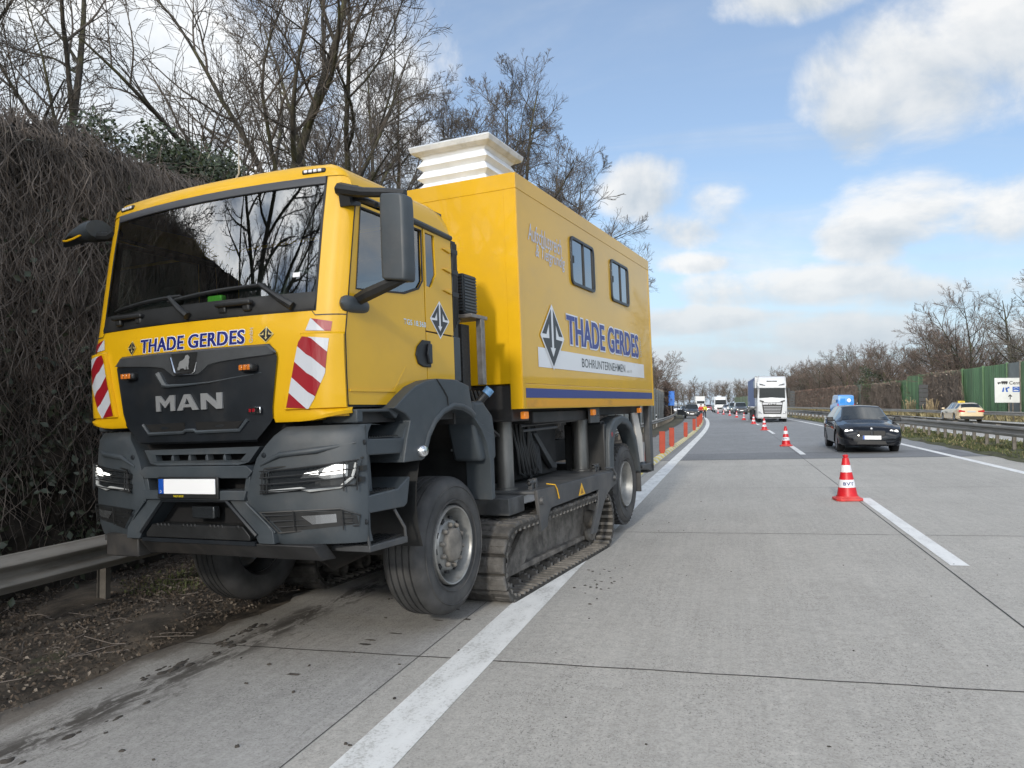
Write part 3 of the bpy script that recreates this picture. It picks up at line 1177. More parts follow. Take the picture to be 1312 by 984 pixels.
for d in (-1, 1):                                   # motorway symbol
    m_.prism([(0.15 + d * 0.24, 2.42), (0.15 + d * 0.09, 2.42), (0.15 + d * 0.04, 2.80), (0.15 + d * 0.13, 2.80)], 'y', -0.038, -0.034)
m_.prism([(0.16, 2.66), (0.36, 2.80), (0.30, 2.84), (0.50, 2.86), (0.47, 2.68), (0.42, 2.74), (0.22, 2.60)], 'y', -0.038, -0.034)
m_.b2(0.72, 1.24, -0.038, -0.034, 2.42, 2.86)
m_.build("motorway_symbol", sign_blue, root, recalc=False)
m_ = MB()                                           # worn white field marks inside the blue square, not readable
m_.prism([(0.80, 2.70), (1.00, 2.78), (1.16, 2.70), (1.16, 2.74), (1.00, 2.82), (0.80, 2.74)], 'y', -0.042, -0.038)
m_.build("square_mark", sign_white, root, smooth=0)
m_ = MB()
m_.prism([(0.80, 2.50), (1.16, 2.50), (1.16, 2.56), (0.92, 2.60), (0.80, 2.58)], 'y', -0.042, -0.038)
m_.build("square_mark", sign_white, root, smooth=0)
m_ = MB()
m_.prism([(0.50, 1.78), (0.57, 1.78), (0.57, 2.05), (0.68, 1.98), (0.68, 2.07), (0.535, 2.22), (0.39, 2.07), (0.39, 1.98), (0.50, 2.05)], 'y', -0.038, -0.034)
m_.build("arrow", sign_black, root, recalc=False)

root = empty("slatted_board", (22.9 + off(99), 99, 0.3))
tag(root, "dark grey board of horizontal slats on a post before the green barrier", "sign")
m_ = MB()
for i in range(5):
    m_.b2(-0.48, 0.48, -0.04, 0.04, 1.2 + i * 0.50, 1.2 + i * 0.50 + 0.45)
m_.build("sign_board", sign_grey, root, bevel=0.01)
m_ = MB()
m_.b2(-0.4, -0.3, 0.05, 0.15, -0.1, 3.6)
m_.b2(0.3, 0.4, 0.05, 0.15, -0.1, 3.6)
m_.build("sign_post", galv_dark, root, smooth=0)

root = empty("motorway_sign", (-5.9 + off(100), 100, -0.2))
tag(root, "tall blue motorway sign at the end of the left barrier", "road sign")
m_ = MB()
m_.b2(-0.36, 0.40, -0.04, 0.04, 1.7, 3.55)
m_.build("sign_board", pmat("sign_blue_bright", (0.02, 0.17, 0.62), 0.4), root, bevel=0.01)
m_ = MB()
m_.b2(-0.05, 0.05, 0.05, 0.13, 0, 3.4)
m_.build("sign_post", galv_dark, root, smooth=0)

# reflector posts
def reflector_post(q, y, label, h=1.05):
    root = empty("reflector_post", RP(q, y))
    tag(root, label, "marker post")
    m_ = MB()
    m_.prism([(-0.06, 0), (0.06, 0), (0.06, h - 0.05), (0.0, h), (-0.06, h - 0.02)], 'y', -0.05, 0.05)
    m_.build("post_body", white_plastic, root, bevel=0.01)
    m_ = MB()
    m_.prism([(-0.062, h - 0.34), (0.062, h - 0.30), (0.062, h - 0.08), (-0.062, h - 0.12)], 'y', -0.052, 0.052)
    m_.build("black_band", black, root, smooth=0)
    return root


reflector_post(-5.9, 66, "white marker post behind the left guardrail beyond the truck")
reflector_post(21.9, 128, "white marker post at the right barrier, right of the blue van", 1.6)
reflector_post(21.9, 196, "white marker post at the right barrier, left of the blue van", 1.7)

# ------------------------------------------------------------------ lane separator and its flaps
sep_y = pmat("separator_yellow", (0.62, 0.50, 0.13), 0.65, var=0.25, vscale=3, dirt=0.6, dirt_col=(0.2, 0.17, 0.1))
sep_w = pmat("separator_white", (0.6, 0.57, 0.46), 0.65, var=0.2, vscale=3, dirt=0.5, dirt_col=(0.25, 0.22, 0.16))
orange = pmat("orange_flap", (0.36, 0.046, 0.018), 0.45, var=0.12, vscale=4)
root = empty("lane_separator", RP(-2.3, 14, 0))
tag(root, "low yellow and white separator kerb along the left shoulder", "kerb")
o0 = root.location.copy()
y = 14.0
i = 0
while y < 84:
    ln = 0.5 if y < 50 else 2.0
    a = RP(-2.3, y)
    pm = MB()
    pm.prism([(-0.14, 0.0), (0.14, 0.0), (0.12, 0.035), (0.06, 0.085), (-0.06, 0.085), (-0.12, 0.035)], 'y', 0.012, ln - 0.012)
    pm.build("kerb_unit", sep_y if i % 2 == 0 else sep_w, root, loc=(a[0] - o0.x, a[1] - o0.y, a[2] - o0.z), bevel=0.008)
    y += ln
    i += 1
    if i > 95:
        break
for k_, (y, nm) in enumerate([(22.0, "orange flap post nearest the truck, mostly behind its rear"), (26.5, "first full orange flap post right of the truck's rear"), (30.7, "second orange flap post along the yellow separator"),
                              (40.0, "third orange flap post along the yellow separator"), (50.0, "fourth orange flap post along the yellow separator"), (58.0, "fifth orange flap post along the yellow separator"),
                              (64.0, None), (69.0, None), (74, None), (79, None)]):
    pm = MB()
    pm.b2(-0.10, 0.10, -0.012, 0.012, 0.06, 0.74)
    pm.b2(-0.07, 0.07, -0.05, 0.05, 0.0, 0.07)
    o = pm.build("flap_post", orange, None, bevel=0.008, loc=RP(-2.3, y, 0.083), rot=(0, 0, 0.25))
    tag(o, nm or "small distant orange flap post in the tight far end of the separator row", "flap post", "orange flap posts on the separator")

# ------------------------------------------------------------------ leaf litter, mud, grass
N = 34000
q = nr.uniform(-6.7, -4.02, N)
yl = nr.uniform(2.2, 15, N)
C = np.stack([q, yl, np.array([gz(v) for v in q]) + 0.05 + nr.uniform(0, 0.03, N) - np.clip((q + 4.5) / 0.4, 0, 1) * 0.03], 1)
lm = []
for kx, (nm, colr) in enumerate((("brown_leaf_litter", (0.085, 0.064, 0.047)), ("pale_leaf_litter", (0.15, 0.125, 0.10)), ("dark_leaf_litter", (0.05, 0.037, 0.027)))):
    sel = np.arange(N) % 5
    sel = (sel == 1) if kx == 1 else ((sel == 4) if kx == 2 else ((sel != 1) & (sel != 4)))
    o = np_object("fallen_leaves", [leaf_cloud(C[sel], 0.015, (0, 0, 1.4), nr)], pmat(nm, colr, 0.9, var=0.5, vscale=9), None, smooth=False)
    tag(o, kind='stuff')
# litter twigs
N = 500
b0 = np.stack([nr.uniform(-6.6, -4.1, N), nr.uniform(2.2, 13, N), np.zeros(N)], 1)
b0[:, 2] = np.array([gz(v) for v in b0[:, 0]]) + 0.06
an = nr.uniform(0, 6.28, N)
d = np.stack([np.cos(an), np.sin(an), nr.uniform(-0.1, 0.2, N)], 1) * nr.uniform(0.03, 0.12, (N, 1))
P = np.stack([b0 + d * i + nr.normal(0, 0.008, (N, 3)) for i in range(4)], 1)
tag(np_object("litter_twigs", [tubes_np(P, np.full((N, 4), 0.004), 3)], stem_m), kind='stuff')
# mud clods pressed off the tracks onto the shoulder
mud = pmat("track_mud", (0.06, 0.052, 0.044), 0.95, var=0.4, vscale=10, bump=0.8, bscale=40)
m_ = MB()
rg = random.Random(11)


def clod(x, y, sx, sy, h):
    n = 9
    ph = rg.uniform(0, 6)
    ring = [(math.cos(2 * math.pi * i / n + ph) * sx * rg.uniform(0.6, 1.1), math.sin(2 * math.pi * i / n + ph) * sy * rg.uniform(0.6, 1.1)) for i in range(n)]
    z0 = gz(x)
    vs = [(x + a, y + b, z0 + 0.001) for a, b in ring] + [(x + a * 0.7, y + b * 0.7, z0 + h * rg.uniform(0.6, 1.2)) for a, b in ring] + [(x, y, z0 + h)]
    fs = [(i, (i + 1) % n, n + (i + 1) % n, n + i) for i in range(n)] + [(n + i, n + (i + 1) % n, 2 * n) for i in range(n)]
    m_.add(vs, fs)


for i in range(5):                                              # ragged lumps left by the track, in a broken line
    y = 2.9 + rg.random() * 5.4
    x = -3.62 + 0.05 * (y - 3) + rg.gauss(0, 0.09)
    for j in range(rg.randint(4, 26)):
        s_ = rg.uniform(0.25, 1.0)
        clod(x + rg.gauss(0, 0.045), y + rg.gauss(0, 0.12), 0.032 * s_, 0.06 * s_, rg.uniform(0.003, 0.014) * s_ + 0.002)
for i in range(50):
    clod(rg.uniform(-4.0, -1.7), rg.uniform(2.9, 9), rg.uniform(0.008, 0.02), rg.uniform(0.008, 0.02), rg.uniform(0.004, 0.012))
for i in range(7):
    clod(rg.gauss(-2.35, 0.25), rg.uniform(4.2, 6.2), rg.uniform(0.03, 0.07), rg.uniform(0.01, 0.03), rg.uniform(0.002, 0.006))
for i in range(40):
    clod(rg.uniform(-1.5, 5.5), rg.uniform(2.9, 14), rg.uniform(0.005, 0.014), rg.uniform(0.005, 0.016), rg.uniform(0.003, 0.007))
for i in range(26):
    clod(rg.gauss(-1.25, 0.12), rg.gauss(7.4, 0.5), rg.uniform(0.008, 0.022), rg.uniform(0.01, 0.025), rg.uniform(0.003, 0.008))
tag(m_.build("track_mud", mud, None, smooth=60), kind='stuff')


def blades(N, q0, q1, y0, y1, hmin, hmax, mat, name, dz=0.05, w=0.006, pw=1.0):
    q = nr.uniform(q0, q1, N)
    y = y0 + (y1 - y0) * nr.random(N) ** pw
    patch = np.sin(q * 3.1 + y * 0.7) * np.sin(y * 1.1 - q) + nr.normal(0, 0.5, N)
    keep = patch > -0.35
    q, y = q[keep], y[keep]
    N = len(q)
    x = q + np.array([off(v) for v in y])
    z = np.array([gz(v) for v in q]) + dz
    h = nr.uniform(hmin, hmax, N)
    an = nr.uniform(0, 6.28, N)
    lean = nr.normal(0, 0.5, (N, 2)) * h[:, None]
    ww = w * (1 + y / 14)
    a = np.stack([np.cos(an), np.sin(an)], 1) * ww[:, None]
    V = np.zeros((N, 4, 3))
    V[:, 0] = np.stack([x - a[:, 0], y - a[:, 1], z - 0.02], 1)
    V[:, 1] = np.stack([x + a[:, 0], y + a[:, 1], z - 0.02], 1)
    V[:, 2] = np.stack([x + a[:, 0] * 0.6 + lean[:, 0] * 0.5, y + a[:, 1] * 0.6 + lean[:, 1] * 0.5, z + h * 0.6], 1)
    V[:, 3] = np.stack([x + lean[:, 0], y + lean[:, 1], z + h], 1)
    idx = np.arange(N * 4).reshape(N, 4)
    F = np.concatenate([idx[:, [0, 1, 2]], idx[:, [0, 2, 3]]])
    o = np_object(name, [(V.reshape(-1, 3), F)], mat, None, smooth=False)
    tag(o, kind='stuff')
    return o


gr1 = pmat("verge_grass", (0.085, 0.10, 0.036), 0.8, var=0.45, vscale=1.5)
gr2 = pmat("dry_grass", (0.25, 0.21, 0.11), 0.85, var=0.4, vscale=1.5)
blades(34000, 7.0, 9.4, 10, 75, 0.03, 0.10, gr1, "grass", pw=1.4)
blades(4000, 7.0, 9.4, 10, 90, 0.04, 0.15, gr2, "dry_grass", pw=1.4)
blades(1500, -6.2, -4.9, 6.2, 8.0, 0.015, 0.05, gr1, "grass", 0.05)
blades(9000, 20.9, 23.8, 40, 190, 0.1, 0.5, gr2, "dry_grass", 0.05, 0.012)
# ------------------------------------------------------------------ the drilling truck
yellow = pmat("truck_yellow", (0.69, 0.392, 0.002), 0.45, coat=0.4, coat_rough=0.05, spec=0.4, var=0.05, vscale=0.9, dirt=0.22, dirt_col=(0.42, 0.24, 0.03), dscale=1.1)
yellow_box = pmat("box_yellow", (0.70, 0.395, 0.003), 0.40, coat=0.5, coat_rough=0.03, spec=0.35, var=0.06, vscale=0.7, dirt=0.3, dirt_col=(0.46, 0.27, 0.05), dscale=0.8, stretch=(0.6, 1, 1.2))
anthr = pmat("anthracite_plastic", (0.045, 0.055, 0.064), 0.5, var=0.14, vscale=3, bump=0.12, bscale=180, dirt=0.35, dirt_col=(0.11, 0.105, 0.10), dscale=2.4, rvar=0.12)
anthr_d = pmat("dark_grille_plastic", (0.011, 0.014, 0.018), 0.42, var=0.2, vscale=4, dirt=0.25, dirt_col=(0.06, 0.055, 0.05))
blk = pmat("black_plastic", (0.014, 0.015, 0.016), 0.5, var=0.3, vscale=5, dirt=0.3, dirt_col=(0.05, 0.045, 0.04))
trim_g = pmat("brushed_grey_trim", (0.16, 0.17, 0.18), 0.34, metal=0.7, var=0.1, vscale=5)
chrome = pmat("chrome", (0.75, 0.76, 0.78), 0.16, metal=1.0)
dark_chrome = pmat("dark_chrome", (0.42, 0.43, 0.44), 0.38, metal=0.55)
chassis_m = pmat("chassis_black", (0.02, 0.02, 0.021), 0.6, var=0.4, vscale=4, dirt=0.7, dirt_col=(0.062, 0.055, 0.048), dscale=2)
steel_d = pmat("painted_dark_steel", (0.055, 0.058, 0.062), 0.5, var=0.22, vscale=3, dirt=0.55, dirt_col=(0.115, 0.105, 0.095), dscale=3, bump=0.1)
steel_worn = pmat("worn_column_steel", (0.17, 0.165, 0.155), 0.42, metal=0.55, var=0.5, vscale=3.5, dirt=0.6, dirt_col=(0.05, 0.047, 0.043), dscale=3, stretch=(1.5, 1.5, 0.35))
dusty = pmat("dusty_track_frame", (0.14, 0.128, 0.114), 0.9, var=0.4, vscale=7, dirt=0.75, dirt_col=(0.04, 0.036, 0.031), dscale=4, bump=0.7, bscale=60)
track_m = pmat("track_pad", (0.098, 0.092, 0.085), 0.88, var=0.42, vscale=7, dirt=0.6, dirt_col=(0.035, 0.03, 0.026), dscale=5, bump=0.6, bscale=70)
track_in = pmat("track_belt_dark", (0.045, 0.041, 0.036), 0.9, var=0.4, vscale=6, bump=0.4, bscale=60)
track_rib = pmat("track_rib_pale", (0.175, 0.163, 0.148), 0.75, var=0.35, vscale=9, dirt=0.4, dirt_col=(0.06, 0.054, 0.047))  # ribs paler than the dark belt, so the bars stand out
rubber = pmat("tyre_rubber", (0.05, 0.05, 0.051), 0.72, var=0.3, vscale=5, dirt=0.6, dirt_col=(0.085, 0.08, 0.074), dscale=2.5, bump=0.1, bscale=120)
rubber_d = pmat("tyre_groove", (0.01, 0.01, 0.01), 0.8)
rim_m = pmat("silver_wheel_rim", (0.31, 0.31, 0.30), 0.42, metal=0.55, var=0.2, vscale=5, dirt=0.7, dirt_col=(0.17, 0.15, 0.13), dscale=4)
hub_m = pmat("dusty_hub", (0.19, 0.175, 0.155), 0.75, metal=0.2, var=0.3, vscale=8)
rim_in = pmat("rim_shadowed_paint", (0.10, 0.098, 0.094), 0.6, var=0.3, vscale=6)
cab_glass = glass("windscreen_glass", (0.78, 0.9, 0.85))
side_glass = glass("side_glass", (0.62, 0.72, 0.70), 0.95)
clear_glass = glass("far_side_glass", (0.9, 0.95, 0.93), 0.5)
box_glass = pmat("dark_box_window", (0.02, 0.024, 0.028), 0.06, spec=0.9, coat=1.0, coat_rough=0.01)
interior = pmat("cab_interior", (0.07, 0.075, 0.08), 0.7, var=0.2)
red_r = pmat("warning_red", (0.27, 0.008, 0.016), 0.38, coat=0.3)
white_r = pmat("warning_white", (0.50, 0.52, 0.56), 0.38, coat=0.3)
blue_l = pmat("lettering_blue", (0.012, 0.018, 0.16), 0.4, coat=0.4)
blue_b = pmat("box_stripe_blue", (0.03, 0.045, 0.22), 0.45, coat=0.3)
white_l = pmat("lettering_white", (0.74, 0.74, 0.76), 0.4, coat=0.4)
grey_l = pmat("lettering_grey", (0.45, 0.44, 0.42), 0.45)
black_l = pmat("logo_black", (0.018, 0.018, 0.02), 0.4, coat=0.4)
grey_logo = pmat("logo_dark_grey", (0.035, 0.036, 0.04), 0.5, coat=0.1)
lamp_w = pmat("lamp_lit", (0.9, 0.9, 0.9), 0.3, emit=(1.0, 0.97, 0.90), emit_s=3.0)
drl = pmat("daytime_lamp", (0.42, 0.43, 0.42), 0.3, emit=(0.95, 0.98, 1.0), emit_s=0.06)
lens = pmat("dark_lens", (0.022, 0.025, 0.028), 0.1, coat=1.0, coat_rough=0.02)
reflector = pmat("lamp_reflector", (0.5, 0.52, 0.54), 0.18, metal=0.9)
amber = pmat("amber_lens", (0.42, 0.12, 0.015), 0.25, coat=0.7, emit=(0.9, 0.25, 0.03), emit_s=0.12)
amber_off = pmat("amber_marker", (0.6, 0.17, 0.02), 0.25, coat=0.7, emit=(0.95, 0.3, 0.03), emit_s=0.25)
plate_w = pmat("number_plate", (0.92, 0.92, 0.92), 0.5, emit=(1, 1, 1), emit_s=0.0)
plate_b = pmat("plate_blue", (0.01, 0.08, 0.4), 0.4)
bellow = pmat("white_bellows", (0.78, 0.82, 0.88), 0.55, var=0.06, vscale=3, dirt=0.3, dirt_col=(0.5, 0.5, 0.47))
lid_m = pmat("roof_lid", (0.62, 0.64, 0.66), 0.6, var=0.12, vscale=4, dirt=0.5, dirt_col=(0.33, 0.32, 0.28), dscale=6)

TRK = bpy.data.objects.new("drilling_truck", None)
COL.objects.link(TRK)
tx_ = Vector((-0.1413, -0.98997, -0.00403)).normalized()
tz_ = Vector((-0.0399, 0.00162, 0.9992)).normalized()
ty_ = tz_.cross(tx_).normalized()
tx_ = ty_.cross(tz_).normalized()
ZB = 0.645
base = Vector((-3.201, 5.83, 0.520)) - tz_ * ZB
TRK.matrix_world = Matrix(((tx_.x, ty_.x, tz_.x, base.x), (tx_.y, ty_.y, tz_.y, base.y), (tx_.z, ty_.z, tz_.z, base.z), (0, 0, 0, 1)))
tag(TRK, "big yellow drilling truck with box body standing on crawler tracks, wheels just off the road", "truck")


def PT(mb, name, mats, parent=None, **kw):
    """a part (direct child of the truck, measured from the axle height) or a sub-part"""
    if parent is None:
        return mb.build(name, mats, TRK, loc=(0, 0, ZB), **kw)
    return mb.build(name, mats, parent, **kw)


def PM(me, name, mats, parent=None, **kw):
    if parent is None:
        return link_mesh(name, me, mats, TRK, loc=(0, 0, ZB), **kw)
    return link_mesh(name, me, mats, parent, **kw)


def interp(x, pts):
    if x <= pts[0][0]:
        return pts[0][1]
    for (a, va), (b, vb) in zip(pts, pts[1:]):
        if x <= b:
            return va + (vb - va) * (x - a) / (b - a)
    return pts[-1][1]


X0 = [(1.0, 1.505), (1.10, 1.525), (1.45, 1.535), (1.58, 1.53), (1.70, 1.505), (2.0, 1.455), (2.3, 1.405), (2.6, 1.345), (2.7, 1.32)]
DX = [(0, 0), (0.25, -0.006), (0.5, -0.025), (0.75, -0.056), (0.93, -0.088), (0.98, -0.10), (1.03, -0.118), (1.07, -0.14), (1.10, -0.166), (1.12, -0.20)]


def surf(y, z, eps=0.0):
    """a point on the cab front"""
    d = interp(abs(y), DX)
    k = 1.0 + 0.35 * max(0.0, min(1.0, abs(y) - 0.9) / 0.22) * max(0, abs(y) - 0.9)
    return (interp(z, X0) + d + eps, y * (1 + eps * 0.3 * (abs(y) > 0.98)), z)


def dzr(y):
    return interp(abs(y), [(0, 0), (0.5, -0.006), (0.8, -0.025), (0.93, -0.042), (0.98, -0.056), (1.05, -0.10), (1.10, -0.18), (1.12, -0.30)])


def ztop(y):
    return min(2.60, 2.745 + dzr(y))


YC = [0, 0.25, 0.5, 0.7, 0.84, 0.93, 0.96, 1.0, 1.03, 1.06, 1.085, 1.105, 1.12]
YS = [-v for v in reversed(YC[1:])] + YC

# --- cab shell: lower front, pillars, roof, rear wall
cab = MB()
rows = []
for z in (1.03, 1.1, 1.2, 1.35, 1.5, 1.6, 1.66, 1.70):
    rows.append([surf(y, z) for y in YS])
cab.grid(rows)
for s in (-1, 1):                                        # A pillars
    ys_ = [s * v for v in YC if v >= 0.96]
    rows = []
    for i in range(13):
        t_ = i / 12
        rows.append([surf(y, 1.70 + (ztop(y) - 1.70) * t_) for y in ys_])
    cab.grid(rows)
RW = [(1.352, 2.60, 1.0), (1.34, 2.645, 1.0), (1.305, 2.69, 1.0), (1.24, 2.72, 0.95), (1.1, 2.738, 0.8), (0.6, 2.745, 0.3), (0.2, 2.73, 0.1), (0.04, 2.69, 0.0), (-0.04, 2.62, 0.0), (-0.085, 2.52, 0.0), (-0.10, 2.43, 0.0)]
rows = []
for xc, zc, wt in RW:
    rows.append([(xc + interp(abs(y), DX) * wt, y, min(zc, 2.745 + dzr(y))) for y in YS])
cab.grid(rows)
cab.b2(-0.10, -0.085, -1.115, 1.115, 1.275, 2.44)         # rear wall
cab_o = PT(cab, "cab", [yellow], smooth=45, recalc=True)
m_ = MB()
m_.b2(-0.12, 1.25, -1.09, 1.09, 0.98, 1.07)
m_.b2(-0.13, -0.101, -1.10, 1.10, 0.94, 1.27)
PT(m_, "cab_floor", chassis_m, cab_o, smooth=0)

# --- cab sides
def xf(z):
    return interp(z, X0) - 0.20


def arch_door():
    return [(0.80, 1.085), (0.72, 1.14), (0.6, 1.20), (0.48, 1.245), (0.31, 1.27)]


WIN = [(xf(1.86) - 0.075, 1.85), (0.62, 1.895), (0.42, 1.955), (0.36, 2.02), (0.36, 2.40), (xf(2.40) - 0.055, 2.40)]
QWIN = [(0.30, 1.99), (0.235, 1.985), (0.15, 2.10), (0.165, 2.40), (0.30, 2.40)]
for s in (1, -1):
    inner = [(xf(1.08) - 0.0, 1.085)] + [(xf(z), z) for z in (1.3, 1.55, 1.7, 2.0, 2.3, 2.43)] + [(-0.1, 2.43), (-0.1, 1.27)] + [(0.31, 1.27)] + list(reversed(arch_door()[:-1]))
    me = plate2d([inner, WIN, QWIN], 0.02)
    remap(me, lambda a, b, c: (a, s * (1.098 + c), b))
    PM(me, "side_panel", blk, cab_o, smooth=0)
    g = 0.006
    door = [(xf(1.10) - g, 1.10)] + [(xf(z) - g, z) for z in (1.3, 1.55, 1.7, 2.0, 2.3, 2.425)] + [(0.345, 2.425), (0.335, 1.282)] + [(a, b + 0.012) for a, b in reversed(arch_door()[:-1])]
    me = plate2d([door, WIN], 0.014)
    remap(me, lambda a, b, c: (a, s * (1.115 + c), b))
    d_o = PM(me, "door", yellow, cab_o, smooth=0, bevel=0.003)
    quarter = [(0.325, 2.425), (-0.1, 2.425), (-0.1, 1.645), (0.325, 1.652)]
    me = plate2d([quarter, QWIN], 0.014)
    remap(me, lambda a, b, c: (a, s * (1.115 + c), b))
    PM(me, "rear_quarter_panel", yellow, cab_o, smooth=0, bevel=0.003)
    me = plate2d([[(0.325, 1.64), (-0.1, 1.632), (-0.1, 1.282), (0.325, 1.282)]], 0.014)
    remap(me, lambda a, b, c: (a, s * (1.115 + c), b))
    PM(me, "rear_quarter_panel", yellow, cab_o, smooth=0, bevel=0.003)
    me = plate2d([WIN], 0.0)
    remap(me, lambda a, b, c: (a, s * 1.110, b))
    PM(me, "door_window", side_glass if s > 0 else clear_glass, cab_o, smooth=0)
    me = plate2d([QWIN], 0.0)
    remap(me, lambda a, b, c: (a, s * 1.110, b))
    PM(me, "quarter_window", box_glass, cab_o, smooth=0)
    # window seal
    m_ = MB()
    m_.tube([(a, s * 1.121, b) for a, b in WIN], 0.008, 6, closed=True)
    PT(m_, "window_seal", blk, cab_o)
    m_ = MB()
    gl = [(xf(z) - 0.001, s * 1.1235, z) for z in (1.09, 1.3, 1.55, 1.7, 2.0, 2.3, 2.43)]
    m_.grid([[(p[0] - 0.0045, p[1], p[2]), (p[0] + 0.0045, p[1] - s * 0.002, p[2])] for p in gl])
    PT(m_, "door_gap", blk, cab_o, recalc=False, smooth=0)
    # sculpted crease low on the door
    m_ = MB()
    for z_, x_a, x_b in ((1.195, xf(1.2) - 0.02, 0.78),):
        m_.prism([(x_a, z_ - 0.012), (x_b, z_ - 0.012), (x_b + 0.02, z_ + 0.004), (x_a, z_ + 0.004)], 'y', s * 1.121, s * 1.130)
    m_.prism([(x_b, z_ - 0.012), (x_b - 0.16, z_ + 0.17), (x_b - 0.15, z_ + 0.18), (x_b + 0.02, z_ + 0.002)], 'y', s * 1.121, s * 1.1235)
    PT(m_, "door_crease", yellow, cab_o, bevel=0.006, seg=3)
    m_ = MB()
    for z_ in (1.99, 2.16, 2.32):
        m_.prism([(0.06, z_), (-0.08, z_ + 0.025), (-0.08, z_ - 0.02)], 'y', s * 1.121, s * 1.136)
    PT(m_, "corner_rib", yellow, cab_o, bevel=0.006, seg=3)
    # rain gutter trim
    m_ = MB()
    m_.tube([(xf(2.45) - 0.03, s * 1.122, 2.475), (0.8, s * 1.124, 2.46), (0.3, s * 1.124, 2.445), (-0.1, s * 1.122, 2.43)], [0.012, 0.022, 0.024, 0.022], 8)
    PT(m_, "gutter_trim", anthr, cab_o)
    # black corrugated air guide at the rear corner
    m_ = MB()
    m_.b2(-0.20, -0.105, s * 0.98, s * 1.115, 1.28, 2.42)
    for k in range(4):
        x = -0.12 - k * 0.024
        m_.tube([(x, s * 1.118, 1.68 + k * 0.03), (x, s * 1.122, 2.40)], 0.008, 6)
    for z_ in (1.98, 2.16, 2.33):
        m_.b2(-0.21, -0.10, s * 1.0, s * 1.128, z_ - 0.02, z_ + 0.02)
    PT(m_, "air_guide", blk, cab_o, bevel=0.004)
    m_ = MB()
    m_.b2(-0.22, -0.103, s * 0.98, s * 1.12, 1.28, 1.64)
    PT(m_, "corner_cover", anthr, cab_o, bevel=0.01)

# door handle, model badge, mirror base on the visible side
m_ = MB()
m_.prism([(0.285, 1.575), (0.40, 1.575), (0.475, 1.52), (0.50, 1.46), (0.465, 1.395), (0.40, 1.375), (0.285, 1.375)], 'y', 1.12, 1.135)
h_o = PT(m_, "door_handle", blk, cab_o, bevel=0.006)
m_ = MB()
m_.prism([(0.30, 1.55), (0.345, 1.55), (0.37, 1.47), (0.345, 1.40), (0.30, 1.40)], 'y', 1.136, 1.158)
PT(m_, "handle_grip", anthr_d, h_o, bevel=0.008) if False else PT(m_, "handle_grip", anthr_d, cab_o, bevel=0.008)
sideT = lambda yy: (lambda s_, t_, z_: (-s_, yy + z_, t_))
me, _ = fit_text("TGS 18.360", -0.64, -0.33, 1.672, 1.712, sideT(1.1235), 0.008)
PM(me, "model_badge", chrome, cab_o, recalc=False, smooth=0)


def logo(parent, cs, ct, hw, hh, place, black_mat, edge=white_l, shaft=True):
    """the company's diamond with a drill arrow"""
    P = lambda a, b, d: place(cs + a * hw, ct + b * hh, d)
    m1 = MB()
    m1.add([P(0, 1.1, 0.001), P(-1.12, 0.0, 0.001), P(0, -1.1, 0.001), P(1.12, 0.0, 0.001)], [(0, 1, 2, 3)])
    PT(m1, "logo_edge", edge, parent, recalc=False, smooth=0)
    m2 = MB()
    D = 0.0022
    # two upper wings
    for s in (-1, 1):
        m2.add([P(s * 0.09, 0.93, D), P(s * 0.96, 0.06, D), P(s * 0.58, 0.06, D), P(s * 0.32, 0.42, D), P(s * 0.09, 0.5, D)], [(0, 1, 2, 3, 4)])
        m2.add([P(s * 0.09, 0.5, D), P(s * 0.32, 0.42, D), P(s * 0.32, -0.06, D), P(s * 0.09, -0.06, D)], [(0, 1, 2, 3)])
        # lower half beside the arrow
        m2.add([P(s * 0.93, -0.08, D), P(s * 0.32, -0.06, D), P(s * 0.09, -0.06, D), P(s * 0.09, -0.36, D), P(s * 0.25, -0.36, D), P(0, -0.66, D), P(0, -0.98, D)], [(0, 1, 2, 3, 4, 5, 6)])
    PT(m2, "logo_diamond", black_mat, parent, recalc=False, smooth=0)


logo(cab_o, -0.115, 1.75, 0.135, 0.135, sideT(1.1225), grey_logo)

# --- lower front: lettering
def frontP(s, t_, z_):
    x, y, z = surf(s, t_)
    return (x + 0.003 + z_, y, z)


def split_mesh(me, maxlen=0.06):
    bm = bmesh.new()
    bm.from_mesh(me)
    bmesh.ops.triangulate(bm, faces=bm.faces)
    lng = [e for e in bm.edges if e.calc_length() > maxlen]
    if lng:
        bmesh.ops.subdivide_edges(bm, edges=lng, cuts=2)
    bm.to_mesh(me)
    bm.free()
    return me


def outlined(body, s0, s1, t0, t1, place, mat, rim_mat, parent, o_in=0.016, o_out=0.042, name="company_lettering"):
    hgt = t1 - t0
    bm = bmesh.new()
    for k, dx in enumerate((-0.035, 0.0, 0.035)):            # three shifted layers make a bold face
        me, ref = fit_text(body, s0 + 0.035 * hgt, s1 - 0.035 * hgt, t0, t1, lambda a, b, c: place(a + dx * hgt, b, c + k * 0.00016), o_in, space=1.05)
        bm.from_mesh(me)
        bpy.data.meshes.remove(me)
    me = bpy.data.meshes.new(name)
    bm.to_mesh(me)
    bm.free()
    PM(me, name, mat, parent, recalc=False, smooth=0)
    pad = (s1 - s0) * 0.004
    bm = bmesh.new()
    for k, dx in enumerate((-0.06, 0.0, 0.06)):
        me2, _ = fit_text(body, s0 + 0.02 * hgt, s1 - 0.02 * hgt, t0 - hgt * 0.05, t1 + hgt * 0.05, lambda a, b, c: place(a + dx * hgt, b, c - 0.0013 + k * 0.00016), o_out, space=1.05)
        bm.from_mesh(me2)
        bpy.data.meshes.remove(me2)
    me2 = bpy.data.meshes.new("lettering_outline")
    bm.to_mesh(me2)
    bm.free()
    PM(me2, "lettering_outline", rim_mat, parent, recalc=False, smooth=0)


